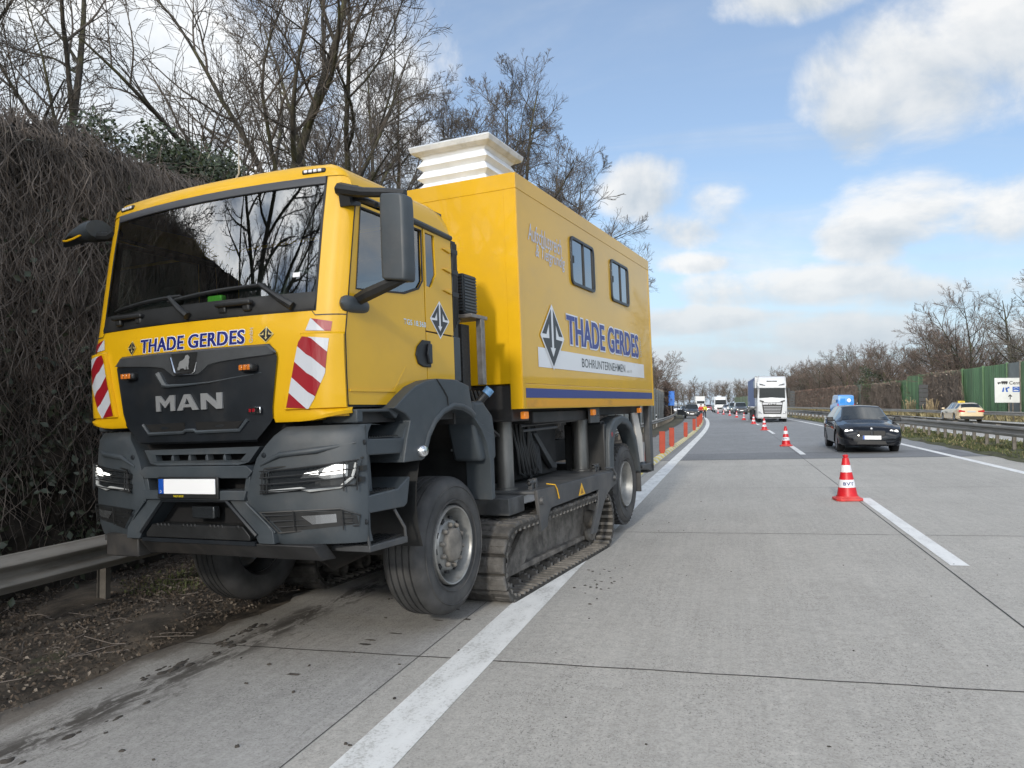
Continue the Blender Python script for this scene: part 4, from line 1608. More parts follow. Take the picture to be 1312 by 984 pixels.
outlined("THADE GERDES", -0.472, 0.468, 1.518, 1.612, frontP, blue_l, white_l, cab_o)
me, _ = fit_text("GmbH", 1.522, 1.618, -0.530, -0.503, lambda s, t_, z_: frontP(-t_, s, z_), 0.0)
PM(me, "company_suffix", grey_l, cab_o, recalc=False, smooth=0)
logo(cab_o, -0.565, 1.562, 0.043, 0.048, frontP, black_l, pmat("logo_edge_pale", (0.62, 0.5, 0.2), 0.4))
logo(cab_o, 0.627, 1.568, 0.052, 0.048, frontP, black_l, MATS["logo_edge_pale"])

# shut line above the grille / panel gap under the windscreen
m_ = MB()
rows = [[surf(y, 1.695, 0.0025), surf(y, 1.703, 0.0025)] for y in YS if abs(y) < 1.121]
rows = [[surf(s_ * v, 1.668 if v > 0.93 else 1.703, 0.003) for s_ in (1,)] + [surf(s_ * v, 1.675 if v > 0.93 else 1.71, 0.003) for s_ in (1,)] for v in (0.90, 0.93, 0.96, 1.0, 1.03, 1.06, 1.09, 1.12) for s_ in (1,)]
m_.grid(rows)
m_.grid([[(-0 + p[0], -p[1], p[2]) for p in r_] for r_ in rows])
PT(m_, "panel_gap", blk, cab_o, recalc=False, smooth=0)

# --- windscreen, black wiper panel, sun strip
m_ = MB()
ysw = [-0.955, -0.9, -0.8, -0.65, -0.5, -0.25, 0, 0.25, 0.5, 0.65, 0.8, 0.9, 0.955]
m_.grid([[surf(y, z, -0.006) for y in ysw] for z in (1.80, 2.0, 2.2, 2.4, 2.56)])
PT(m_, "windscreen", cab_glass, cab_o, recalc=False, smooth=60)
m_ = MB()
rows = [[surf(y, z, e) for y in ysw] for z, e in ((1.703, 0.004), (1.72, 0.012), (1.80, 0.0), (1.825, -0.004))]
m_.grid(rows)
PT(m_, "wiper_panel", blk, cab_o, recalc=False, smooth=60)
m_ = MB()
m_.grid([[surf(y, z, e) for y in ysw] for z, e in ((2.545, 0.0), (2.55, 0.008), (2.598, 0.010), (2.606, 0.002))])
PT(m_, "sun_strip", pmat("grey_sun_strip", (0.06, 0.062, 0.068), 0.4), cab_o, recalc=False, smooth=60)
m_ = MB()
for s in (-1, 1):
    m_.grid([[surf(s * 0.945, z, 0.001), surf(s * 0.962, z, 0.003)] for z in (1.70, 2.0, 2.3, 2.60)])
PT(m_, "screen_seal", blk, cab_o, recalc=False)
# marker lamps on the roof edge
for s in (-1, 1):
    m_ = MB()
    c = Vector(surf(s * 0.86, 2.60))
    m_.box((c.x - 0.018, s * 0.86, 2.642), (0.05, 0.17, 0.034), Matrix.Rotation(s * 0.18, 3, 'Z'))
    ml = PT(m_, "marker_lamp", blk, cab_o, bevel=0.012, seg=3)
    m_ = MB()
    for k in range(4):
        m_.box((c.x + 0.008 - (k - 1.5) * 0.006, s * 0.86 + s * (k - 1.5) * 0.033, 2.643), (0.008, 0.026, 0.02), Matrix.Rotation(s * 0.18, 3, 'Z'))
    PT(m_, "marker_lens", white_l, cab_o, bevel=0.004)
# antenna
m_ = MB()
m_.tube([(1.02, -0.06, 2.74), (1.03, -0.045, 2.78), (1.04, 0.01, 2.83), (1.05, 0.022, 2.95), (1.05, 0.025, 3.12)], [0.012, 0.007, 0.006, 0.005, 0.004], 6)
PT(m_, "antenna", grey_l, cab_o)
# wipers
for (p1, p2, b0, b1) in (((0.82, 1.735), (0.56, 1.90), (0.60, 1.895), (-0.22, 1.855)), ((0.0, 1.735), (-0.20, 1.885), (-0.10, 1.885), (-0.80, 1.845))):
    m_ = MB()
    m_.tube([surf(p1[0], p1[1], 0.035), surf((p1[0] * 2 + p2[0]) / 3, (p1[1] * 2 + p2[1]) / 3, 0.05), surf(p2[0], p2[1], 0.035)], [0.028, 0.022, 0.013], 8)
    n = 9
    bl = [surf(b0[0] + (b1[0] - b0[0]) * i / n, b0[1] + (b1[1] - b0[1]) * i / n + 0.012 * math.sin(i / n * math.pi), 0.022) for i in range(n + 1)]
    m_.tube(bl, [0.010] + [0.012] * (n - 1) + [0.007], 6)
    m_.tube([(p[0] - 0.014, p[1], p[2] - 0.006) for p in bl], 0.006, 5)
    PT(m_, "wiper", blk, cab_o)
# grab handles under the windscreen
for s in (-1, 1):
    m_ = MB()
    yc = -0.62 if s < 0 else 0.38
    m_.box((surf(yc, 1.775)[0] + 0.03, yc, 1.785), (0.05, 0.30, 0.03))
    m_.box((surf(yc, 1.75)[0] + 0.012, yc - 0.1, 1.755), (0.04, 0.06, 0.05))
    m_.box((surf(yc, 1.75)[0] + 0.012, yc + 0.1, 1.755), (0.04, 0.06, 0.05))
    PT(m_, "grab_handle", blk, cab_o, bevel=0.012, seg=3)
m_ = MB()
m_.grid([[surf(0.78 + a, 1.93 + b, 0.0) for a in (0, 0.05)] for b in (0, 0.03)])
PT(m_, "screen_sticker", white_l, cab_o, recalc=False)
m_ = MB()
m_.box((1.33, 0.06, 1.865), (0.05, 0.13, 0.05))
PT(m_, "green_folder", pmat("green_plastic", (0.12, 0.5, 0.05), 0.5), cab_o, bevel=0.01)
# interior
m_ = MB()
m_.b2(1.02, 1.36, -0.98, 0.98, 1.3, 1.72)
m_.b2(0.95, 1.1, 0.2, 0.9, 1.5, 1.84)
PT(m_, "dashboard", interior, cab_o, bevel=0.04, seg=3)
m_ = MB()
ring = [(0.92 + 0.07 * math.sin(a), 0.52 + 0.21 * math.cos(a), 1.86 + 0.2 * math.sin(a)) for a in [i * 2 * math.pi / 24 for i in range(24)]]
m_.tube(ring, 0.016, 6, closed=True)
m_.tube([(0.92, 0.31, 1.86), (0.9, 0.52, 1.82), (0.92, 0.73, 1.86)], 0.02, 6)
m_.tube([(0.9, 0.52, 1.84), (1.1, 0.52, 1.66)], 0.03, 6)
PT(m_, "steering_wheel", interior, cab_o)
for s in (-1, 1):
    m_ = MB()
    m_.box((0.45, s * 0.52, 1.46), (0.52, 0.5, 0.16))
    m_.box((0.18, s * 0.52, 1.80), (0.14, 0.48, 0.62), Matrix.Rotation(-0.16, 3, 'Y'))
    m_.box((0.12, s * 0.52, 2.2), (0.10, 0.26, 0.20))
    PT(m_, "seat", interior, cab_o, bevel=0.05, seg=3)
m_ = MB()
m_.b2(-0.08, 1.1, -1.06, 1.06, 2.60, 2.63)
m_.b2(-0.085, -0.06, -1.06, 1.06, 1.06, 2.6)
PT(m_, "headliner", interior, cab_o, smooth=0)

# --- chevron warning panels on the corner deflectors
def clip(poly, a, b, c):
    """keep a*y+b*z<=c"""
    out_ = []
    n = len(poly)
    for i in range(n):
        p, q_ = poly[i], poly[(i + 1) % n]
        dp, dq = a * p[0] + b * p[1] - c, a * q_[0] + b * q_[1] - c
        if dp <= 0:
            out_.append(p)
        if (dp < 0 < dq) or (dq < 0 < dp):
            t_ = dp / (dp - dq)
            out_.append((p[0] + (q_[0] - p[0]) * t_, p[1] + (q_[1] - p[1]) * t_))
    return out_


def corner_defl(y, z, e):
    x, yy, zz = surf(y, z)
    return (x + e, yy + (e * 0.5 if yy > 0.95 else (-e * 0.5 if yy < -0.95 else 0)), zz)


for s in (1, -1):
    m_ = MB()
    rows = []
    for i in range(10):
        t_ = i / 9
        z = 1.085 + (1.545 - 1.085) * t_
        ya, yb = 0.755 + 0.115 * t_, 1.118
        edge_in = 0.0
        r_ = [surf(s * (ya - 0.006), z, 0.0)] + [corner_defl(s * (ya + (yb - ya) * j / 8), z, 0.028) for j in range(9)] + [surf(s * (yb + 0.001), z, 0.0)]
        rows.append(r_)
    rows.insert(0, [surf(s * (0.755 + (1.118 - 0.755) * j / 10), 1.078, 0.0) for j in range(11)])
    rows.append([surf(s * (0.87 + (1.118 - 0.87) * j / 10), 1.56, 0.0) for j in range(11)])
    m_.grid(rows)
    dfl = PT(m_, "corner_deflector", yellow, cab_o, smooth=50)
    quads = [[(0.775, 1.095), (0.925, 1.082), (1.028, 1.30), (1.055, 1.515), (0.90, 1.535), (0.875, 1.50)], [(0.905, 1.575), (1.06, 1.565), (1.065, 1.625), (0.93, 1.652)]]
    for nm, mat, ph in (("warning_stripe_red", red_r, 0), ("warning_stripe_white", white_r, 1)):
        for qi, qd in enumerate(quads):
            m_ = MB()
            for k in range(-20, 30):
                if k % 2 != ph:
                    continue
                # stripes run down towards the outside
                c0, c1 = 1.355 + k * 0.118, 1.355 + (k + 1) * 0.118
                pl_ = clip(clip(qd, 0.92, 1.0, c1 + 0.92), -0.92, -1.0, -(c0 + 0.92))
                for col in range(12):
                    y0_, y1_ = 0.77 + col * 0.026, 0.77 + (col + 1) * 0.026
                    pc = clip(clip(pl_, 1, 0, y1_), -1, 0, -y0_) if len(pl_) > 2 else []
                    if len(pc) > 2:
                        e = 0.0305 if qi == 0 else 0.003
                        m_.add([corner_defl(s * y, z, e) for y, z in pc], [tuple(range(len(pc)))])
            PT(m_, nm, mat, cab_o, recalc=False, smooth=0)
    # lower lip of the yellow skirt
    m_ = MB()
    rows = []
    for y in (0.665, 0.75, 0.84, 0.93, 0.98, 1.03, 1.07, 1.10, 1.12, 1.135):
        zl = 1.005 + 0.04 * max(0, (y - 0.9) / 0.22)
        e = 0.012 + 0.03 * max(0.0, (y - 0.7) / 0.4)
        yc = min(y, 1.12)
        p0, p1 = corner_defl(s * yc, 1.085, 0.004), corner_defl(s * yc, zl + 0.02, e)
        p2, p3 = corner_defl(s * yc, zl, e - 0.006), corner_defl(s * yc, zl, -0.12)
        extra = (y - yc)
        rows.append([(p[0] - extra * 3, p[1] + s * extra * 0.3, p[2]) for p in (p0, p1, p2, p3)])
    m_.grid(rows)
    PT(m_, "skirt_lip", yellow, cab_o, recalc=True, smooth=50)

# --- radiator grille
def hwz(z):
    return interp(z, [(0.88, 0.50), (0.95, 0.60), (1.03, 0.655), (1.42, 0.718), (1.45, 0.722), (1.505, 0.66)])


m_ = MB()
rows = []
for z, e in ((0.885, -0.03), (0.90, 0.012), (1.0, 0.02), (1.03, 0.014), (1.10, 0.016), (1.25, 0.018), (1.42, 0.018), (1.47, 0.018), (1.505, 0.016), (1.51, -0.02)):
    hw = hwz(z)
    rows.append([surf(hw * t_, max(z, 1.0), e)[:2] + (z,) for t_ in [i / 12 - 1 for i in range(25)]])
m_.grid(rows)
gr_o = PT(m_, "grille", anthr_d, None, smooth=40)
# upper brushed trim with the dip round the emblem
m_ = MB()


def trim_low(y):
    return interp(abs(y), [(0, 1.335), (0.11, 1.335), (0.20, 1.392), (0.30, 1.408), (0.70, 1.432), (0.72, 1.44)])


tp = [-0.715, -0.69, -0.655, -0.5, -0.35, -0.28, -0.2, -0.155, -0.11, -0.05, 0, 0.05, 0.11, 0.155, 0.2, 0.28, 0.35, 0.5, 0.655, 0.69, 0.715]
rows = []
for y in tp:
    zt_ = interp(abs(y), [(0, 1.503), (0.655, 1.503), (0.72, 1.447)])
    zl = trim_low(y)
    rows.append([surf(y, zl, 0.018)[:2] + (zl,), surf(y, zl, 0.032)[:2] + (zl + 0.006,), surf(y, zt_, 0.034)[:2] + (zt_ - 0.012,), surf(y, zt_, 0.018)[:2] + (zt_,)])
m_.grid(rows)
PT(m_, "grille_trim", trim_g, gr_o, smooth=30)
# emblem
E = lambda y, z, e: (surf(y, z)[0] + e, y, z)
m_ = MB()
m_.add([E(-0.118, 1.486, 0.036), E(0.118, 1.486, 0.036), E(0.082, 1.362, 0.036), E(-0.082, 1.362, 0.036)], [(0, 1, 2, 3)])
PT(m_, "emblem_field", blk, gr_o, recalc=False, smooth=0)
m_ = MB()
m_.tube([E(-0.122, 1.462, 0.038), E(-0.088, 1.362, 0.04), E(-0.07, 1.35, 0.042), E(0.07, 1.35, 0.042), E(0.088, 1.362, 0.04), E(0.108, 1.42, 0.038)], [0.007, 0.009, 0.009, 0.009, 0.008, 0.004], 6)
PT(m_, "emblem_rim", chrome, gr_o)
lion = [(-0.055, 1.375), (-0.035, 1.375), (-0.03, 1.385), (0.0, 1.386), (0.008, 1.376), (0.022, 1.376), (0.02, 1.388), (0.026, 1.40), (0.03, 1.376), (0.044, 1.376), (0.042, 1.40), (0.05, 1.425), (0.048, 1.44), (0.056, 1.452), (0.05, 1.462),
        (0.036, 1.472), (0.02, 1.466), (0.014, 1.45), (-0.005, 1.438), (-0.03, 1.432), (-0.042, 1.415), (-0.045, 1.398), (-0.055, 1.39)]
me = plate2d([lion], 0.004)
remap(me, lambda a, b, c: E(a, b, 0.041 + c))
PM(me, "emblem_lion", dark_chrome, gr_o, smooth=0)
# MAN lettering
m_ = MB()
z0_, z1_ = 1.108, 1.213


def letter(pts, ya, yb):
    me = plate2d([[(ya + p[0] * (yb - ya), z0_ + p[1] * (z1_ - z0_)) for p in lp] for lp in pts], 0.012)
    remap(me, lambda a, b, c: (surf(a, b)[0] + 0.027 + c, a, b))
    PM(me, "maker_letter", dark_chrome, gr_o, smooth=0, bevel=0.002)


letter([[(0, 0), (0, 1), (0.24, 1), (0.5, 0.58), (0.76, 1), (1, 1), (1, 0), (0.77, 0), (0.77, 0.62), (0.5, 0.2), (0.23, 0.62), (0.23, 0)]], -0.287, -0.108)
letter([[(0, 0), (0.37, 1), (0.63, 1), (1, 0), (0.74, 0), (0.68, 0.19), (0.32, 0.19), (0.26, 0)], [(0.38, 0.38), (0.62, 0.38), (0.5, 0.76)]], -0.088, 0.100)
letter([[(0, 0), (0, 1), (0.28, 1), (0.75, 0.42), (0.75, 1), (1, 1), (1, 0), (0.73, 0), (0.25, 0.60), (0.25, 0)]], 0.125, 0.302)
m_ = MB()
m_.box((surf(0.538, 1.09)[0] + 0.022, 0.538, 1.088), (0.012, 0.118, 0.042), Matrix.Rotation(-0.12, 3, 'Z'))
PT(m_, "small_badge", chrome, gr_o, bevel=0.004)
m_ = MB()
for k in range(3):
    m_.box((surf(0.538, 1.09)[0] + 0.029, 0.508 + k * 0.028, 1.088), (0.003, 0.02, 0.02), Matrix.Rotation(-0.12, 3, 'Z'))
PT(m_, "badge_marks", red_r, gr_o, smooth=0)
# raised V bar and creases
m_ = MB()
m_.tube([E(-0.255, 1.362, 0.026), E(-0.20, 1.285, 0.028), E(-0.17, 1.276, 0.028), E(0.0, 1.276, 0.028), E(0.2, 1.283, 0.024), E(0.60, 1.325, 0.018)], [0.026, 0.022, 0.012, 0.008, 0.005, 0.003], 6)
PT(m_, "grille_crease", anthr, gr_o)
# amber flashers
for s in (-1, 1):
    m_ = MB()
    c = surf(s * 0.53, 1.36)
    m_.box((c[0] + 0.045, s * 0.53, 1.36), (0.06, 0.115, 0.048), Matrix.Rotation(-s * 0.1, 3, 'Z'))
    PT(m_, "flasher_housing", blk, gr_o, bevel=0.016, seg=3)
    m_ = MB()
    for k in range(3):
        m_.box((c[0] + 0.077, s * 0.53 + (k - 1) * 0.032 - 0.006, 1.36), (0.006, 0.026, 0.034))
    PT(m_, "flasher_lens", amber, gr_o, bevel=0.004)
# lower vents with bright lips
m_ = MB()
for s in (-1, 1):
    m_.add([E(s * 0.435, 1.022, 0.0215), E(s * 0.05, 1.028, 0.0215), E(s * 0.05, 0.972, 0.0215), E(s * 0.375, 0.966, 0.0215)], [(0, 1, 2, 3)])
PT(m_, "grille_vent", pmat("vent_black", (0.004, 0.004, 0.004), 0.8), gr_o, recalc=False, smooth=0)
m_ = MB()
m_.tube([E(-0.455, 1.022, 0.024), E(-0.395, 0.958, 0.026), E(-0.06, 0.962, 0.028), E(-0.04, 0.975, 0.028), E(0.04, 0.975, 0.028), E(0.06, 0.962, 0.028), E(0.41, 0.965, 0.026), E(0.475, 1.03, 0.024)], 0.012, 6)
PT(m_, "grille_lip", anthr, gr_o)

# --- bumper
BX = [(0, 1.53), (0.3, 1.525), (0.5, 1.512), (0.75, 1.475), (0.95, 1.43), (1.05, 1.395), (1.13, 1.35), (1.18, 1.30), (1.2, 1.25)]


def bs(y, z, e=0.0):
    x = interp(abs(y), BX)
    lean = interp(z, [(0.2, -0.055), (0.30, -0.015), (0.45, 0.0), (0.80, -0.005), (0.92, -0.02), (0.97, -0.055), (1.0, -0.11)])
    return (x + lean + e, y, z)


bu_o = empty("bumper", (0, 0, ZB))
bu_o.parent = TRK
for s in (1, -1):
    bump = MB()
    rows = []
    zz_ = [0.235, 0.26, 0.32, 0.42, 0.50, 0.56, 0.66, 0.78, 0.86, 0.92, 0.955, 0.975]
    for z in zz_:
        yi = interp(z, [(0.23, 0.655), (0.32, 0.645), (0.52, 0.435), (0.56, 0.445), (0.78, 0.525), (0.88, 0.60), (0.975, 0.70)])
        zt = z
        cols = [yi + (1.2 - yi) * t_ for t_ in (0, 0.08, 0.2, 0.35, 0.5, 0.62, 0.72, 0.82, 0.9, 0.95, 0.985, 1.0)]
        r_ = [(bs(s * yi, z)[0] - 0.16, s * yi, z)] + [bs(s * v, z, -0.012 if v == yi else 0.0) for v in cols]
        r_ += [(1.25 - 0.0, s * 1.2, z), (1.22, s * 1.19, z)]
        rows.append(r_)
    inner_top = [(p[0] - 0.12, p[1] * 0.99, p[2] - 0.01) for p in rows[-1]]
    rows.append(inner_top)
    bump.grid(rows)
    PT(bump, "bumper_corner", anthr, bu_o, smooth=28)
# centre section
m_ = MB()
m_.prism([(-0.45, 0.735), (0.45, 0.735), (0.50, 0.70), (0.46, 0.655), (-0.46, 0.655), (-0.50, 0.70)], 'x', 1.36, 1.51)
m_.prism([(-0.46, 0.575), (0.46, 0.575), (0.44, 0.515), (-0.44, 0.515)], 'x', 1.36, 1.525)
m_.prism([(-0.475, 0.665), (-0.44, 0.665), (-0.42, 0.565), (-0.455, 0.565)], 'x', 1.35, 1.50)
m_.prism([(0.475, 0.665), (0.44, 0.665), (0.42, 0.565), (0.455, 0.565)], 'x', 1.35, 1.50)
for s in (-1, 1):
    m_.prism([(s * 0.435, 0.517), (s * 0.29, 0.517), (s * 0.50, 0.29), (s * 0.53, 0.24), (s * 0.655, 0.24), (s * 0.645, 0.32)], 'x', 1.34, 1.497)
PT(m_, "bumper_centre", anthr, bu_o, bevel=0.004)
# slatted upper bar
me = plate2d([[(-0.50, 0.845), (0.53, 0.855), (0.44, 0.755), (0.36, 0.74), (-0.36, 0.74), (-0.44, 0.755)], [(-0.385, 0.812), (-0.372, 0.77), (0.375, 0.77), (0.425, 0.812)]], 0.05)
remap(me, lambda a, b, c: (1.465 + c - 0.09 * a * a, a, b))
PM(me, "bumper_grille_bar", anthr, bu_o, smooth=0, bevel=0.005)
m_ = MB()
for k in range(4):
    m_.prism([(-0.24 + k * 0.155, 0.80), (-0.225 + k * 0.155, 0.812), (-0.215 + k * 0.155, 0.77), (-0.24 + k * 0.155, 0.77)], 'x', 1.42, 1.475)
for k in range(5):
    m_.prism([(-0.17 + k * 0.085, 0.735), (-0.15 + k * 0.085, 0.735), (-0.17 + k * 0.085, 0.70), (-0.19 + k * 0.085, 0.70)], 'x', 1.44, 1.50)
PT(m_, "bumper_fin", anthr, bu_o, bevel=0.003)
m_ = MB()
m_.b2(1.25, 1.36, -0.72, 0.72, 0.24, 1.04)
PT(m_, "radiator_backing", pmat("radiator_black", (0.006, 0.006, 0.007), 0.8), bu_o, smooth=0)
# tow recess: rim, step plate, sensor box
m_ = MB()
m_.tube([(1.505, -0.50, 0.285), (1.508, -0.285, 0.508), (1.508, 0.275, 0.512), (1.505, 0.52, 0.29)], 0.014, 6)
m_.b2(1.35, 1.50, -0.50, 0.50, 0.225, 0.25)
PT(m_, "recess_rim", anthr_d, bu_o)
m_ = MB()
m_.prism([(-0.40, 0.345), (0.40, 0.345), (0.46, 0.285), (0.46, 0.255), (-0.46, 0.255), (-0.46, 0.285)], 'x', 1.37, 1.50)
for k in range(22):
    y = -0.36 + k * 0.034
    if k % 7 < 4:
        m_.b2(1.495, 1.505, y, y + 0.018, 0.33, 0.352)
PT(m_, "front_step", blk, bu_o, bevel=0.006)
m_ = MB()
m_.box((1.44, 0.03, 0.425), (0.06, 0.2, 0.085))
PT(m_, "radar_box", lens, bu_o, bevel=0.012, seg=3)
# plate
m_ = MB()
m_.box((1.535, -0.026, 0.595), (0.02, 0.54, 0.145))
pl_o = PT(m_, "plate_frame", blk, bu_o, bevel=0.008)
m_ = MB()
m_.box((1.548, -0.002, 0.605), (0.006, 0.455, 0.098))
PT(m_, "number_plate", plate_w, bu_o, bevel=0.002)
m_ = MB()
m_.box((1.5485, -0.255, 0.605), (0.006, 0.046, 0.098))
PT(m_, "plate_band", plate_b, bu_o, bevel=0.002)
me, _ = fit_text("D", -0.262, -0.248, 0.563, 0.580, lambda s_, t_, z_: (1.5522, s_, t_))
PM(me, "plate_letter", white_l, bu_o, recalc=False, smooth=0)
me, _ = fit_text("THADE GERDES", -0.15, -0.055, 0.534, 0.547, lambda s_, t_, z_: (1.5464, s_, t_), 0.02)
PM(me, "plate_frame_lettering", pmat("plate_yellow", (0.7, 0.55, 0.02), 0.4), bu_o, recalc=False, smooth=0)

# headlamps with guards, fog lamps
def poly_surf(m__, pts, e, s):
    """polygon (y,z) laid on the bumper in thin columns"""
    ys0 = min(p[0] for p in pts)
    ys1 = max(p[0] for p in pts)
    n = max(1, int((ys1 - ys0) / 0.03))
    for c_ in range(n):
        a, b = ys0 + (ys1 - ys0) * c_ / n, ys0 + (ys1 - ys0) * (c_ + 1) / n
        pc = clip(clip(pts, 1, 0, b + 1e-6), -1, 0, -a + 1e-6)
        if len(pc) > 2:
            m__.add([bs(s * y, z, e) for y, z in pc], [tuple(range(len(pc)))])


for s in (1, -1):
    m_ = MB()
    poly_surf(m_, [(0.595, 0.555), (0.86, 0.572), (0.905, 0.556), (1.10, 0.578), (1.165, 0.64), (1.185, 0.752), (0.63, 0.702)], 0.004, s)
    PT(m_, "headlamp", lens, bu_o, recalc=False, smooth=60)
    m_ = MB()
    poly_surf(m_, [(0.84, 0.650), (0.96, 0.655), (1.0, 0.64), (1.125, 0.655), (1.13, 0.725), (1.06, 0.735), (0.95, 0.70), (0.88, 0.69)], 0.007, s)
    PT(m_, "headlamp_reflector", reflector, bu_o, recalc=False, smooth=0)
    m_ = MB()
    poly_surf(m_, [(0.97, 0.665), (1.115, 0.675), (1.115, 0.728), (1.06, 0.728), (1.0, 0.706)], 0.010, s)
    poly_surf(m_, [(0.87, 0.672), (0.96, 0.672), (0.96, 0.694), (0.87, 0.680)], 0.010, s)
    PT(m_, "headlamp_beam", lamp_w, bu_o, recalc=False, smooth=0)
    m_ = MB()
    m_.tube([bs(s * 0.63, 0.572, 0.012), bs(s * 0.85, 0.588, 0.012), bs(s * 0.905, 0.574, 0.012), bs(s * 1.09, 0.592, 0.012), bs(s * 1.15, 0.65, 0.012), bs(s * 1.168, 0.735, 0.012)], 0.010, 6)
    PT(m_, "daytime_strip", drl, bu_o)
    m_ = MB()                                               # wire guard
    for k in range(4):
        f = k / 3
        m_.tube([bs(s * 0.585, 0.575 + f * 0.125, 0.04), bs(s * 0.85, 0.585 + f * 0.132, 0.045), bs(s * 1.05, 0.595 + f * 0.14, 0.04), bs(s * 1.185, 0.605 + f * 0.15, 0.03)], 0.0045, 5)
    for yv in (0.60, 0.63, 1.12, 1.18):
        m_.tube([bs(s * yv, 0.565, 0.036), bs(s * yv, 0.70 + 0.05 * (yv > 1), 0.036)], 0.0045, 5)
    m_.tube([bs(s * 0.58, 0.56, 0.03), bs(s * 1.17, 0.60, 0.03), bs(s * 1.195, 0.765, 0.02), bs(s * 0.61, 0.715, 0.03)], 0.0055, 5, closed=True)
    for yv, zv in ((1.185, 0.63), (1.19, 0.70), (0.60, 0.60), (0.60, 0.67)):
        m_.box(bs(s * yv, zv, 0.012), (0.045, 0.03, 0.03))
    PT(m_, "lamp_guard", blk, bu_o)
    m_ = MB()
    poly_surf(m_, [(0.58, 0.435), (1.08, 0.445), (1.16, 0.405), (1.165, 0.355), (0.70, 0.315)], 0.003, s)
    PT(m_, "fog_lamp_bezel", blk, bu_o, recalc=False, smooth=60)
    m_ = MB()
    poly_surf(m_, [(0.84, 0.415), (1.06, 0.425), (1.06, 0.372), (0.91, 0.362)], 0.008, s)
    PT(m_, "fog_lamp", reflector, bu_o, recalc=False, smooth=0)
    m_ = MB()
    for k in range(3):
        m_.tube([bs(s * (0.60 + 0.05 * k), 0.42 - k * 0.035, 0.03), bs(s * 1.15, 0.425 - k * 0.03, 0.025)], 0.004, 5)
    m_.tube([bs(s * 0.565, 0.44, 0.02), bs(s * 0.69, 0.31, 0.02), bs(s * 1.17, 0.345, 0.015), bs(s * 1.18, 0.41, 0.015), bs(s * 1.09, 0.455, 0.02)], 0.0055, 5, closed=True)
    for yv in (0.8, 1.1):
        m_.tube([bs(s * yv, 0.45, 0.025), bs(s * yv, 0.325, 0.025)], 0.004, 5)
    PT(m_, "fog_lamp_guard", blk, bu_o)
    for yv, zv in ((0.585, 0.80), (1.19, 0.86), (1.19, 0.36), (0.60, 0.40)):
        c = bs(s * yv, zv, 0.0)
        m_ = MB()
        m_.lathe([(0.0001, 0.008), (0.014, 0.006), (0.018, 0.0)], 12, 'x', c)
        PT(m_, "bumper_bolt", anthr_d, bu_o)
    # crease above the headlamp
    m_ = MB()
    m_.tube([bs(s * 0.56, 0.735, 0.0), bs(s * 0.70, 0.80, 0.008), bs(s * 0.95, 0.822, 0.008), bs(s * 1.16, 0.86, 0.0)], [0.006, 0.018, 0.02, 0.008], 8)
    m_.tube([bs(s * 0.45, 0.50, 0.004), bs(s * 0.55, 0.41, 0.004), bs(s * 0.65, 0.31, 0.004)], 0.007, 6)
    PT(m_, "bumper_crease", anthr, bu_o, smooth=60)
# underrun beam behind the bumper
m_ = MB()
m_.prism([(1.36, 0.235), (1.49, 0.235), (1.40, 0.13), (1.25, 0.12)], 'y', -0.55, 0.95)
m_.b2(1.25, 1.45, -0.92, -0.60, 0.10, 0.26)
PT(m_, "underrun_beam", chassis_m, None, bevel=0.01)

# --- entry steps
for s in (1, -1):
    st = MB()
    st.b2(0.80, 1.24, s * 0.82, s * 0.86, 0.40, 1.05)       # pocket back
    st.prism([(0.78, 1.07), (1.30, 1.07), (1.30, 0.985), (1.235, 0.985), (1.235, 1.05), (0.93, 1.05), (0.85, 1.0)], 'y', s * 0.9, s * 1.17)
    st.prism([(1.25, 0.88), (0.80, 0.865), (0.74, 0.97), (0.72, 0.95), (0.79, 0.70), (0.83, 0.70), (0.835, 0.765), (1.25, 0.775)], 'y', s * 0.86, s * 1.19)
    st.prism([(1.25, 0.52), (0.90, 0.53), (0.76, 0.60), (0.745, 0.595), (0.79, 0.42), (0.83, 0.40), (1.25, 0.41)], 'y', s * 0.86, s * 1.20)
    st.prism([(1.22, 0.78), (1.10, 0.78), (1.08, 0.52), (1.22, 0.52)], 'y', s * 0.88, s * 1.12)
    step_o = PT(st, "entry_step", anthr, None, bevel=0.012)
    m_ = MB()
    m_.prism([(1.245, 0.165), (0.80, 0.155), (0.80, 0.20), (1.245, 0.205)], 'y', s * 0.90, s * 1.2)
    m_.tube([(1.235, s * 1.19, 0.19), (1.245, s * 1.17, 0.40)], 0.012, 6)
    m_.tube([(0.81, s * 1.19, 0.17), (0.82, s * 1.19, 0.26), (0.93, s * 1.18, 0.40)], 0.012, 6)
    m_.prism([(0.93, 0.40), (1.24, 0.40), (1.24, 0.2), (0.82, 0.2)], 'y', s * 0.90, s * 0.915)
    PT(m_, "bottom_step", steel_d, step_o, bevel=0.006)
    for zt_, x0_, x1_ in ((0.884, 0.85, 1.24), (0.532, 0.88, 1.24), (0.207, 0.82, 1.23)):
        m_ = MB()
        m_.b2(x0_ - 0.01, x1_ + 0.004, s * 0.96, s * 1.175, zt_ - 0.004, zt_ + 0.001)
        for i in range(14):
            for j in range(4):
                x = x0_ + (x1_ - x0_) * i / 13
                m_.box((x, s * (0.98 + j * 0.06), zt_ + 0.002), (0.012, 0.03, 0.008))
        PT(m_, "step_tread", blk, step_o, smooth=0)

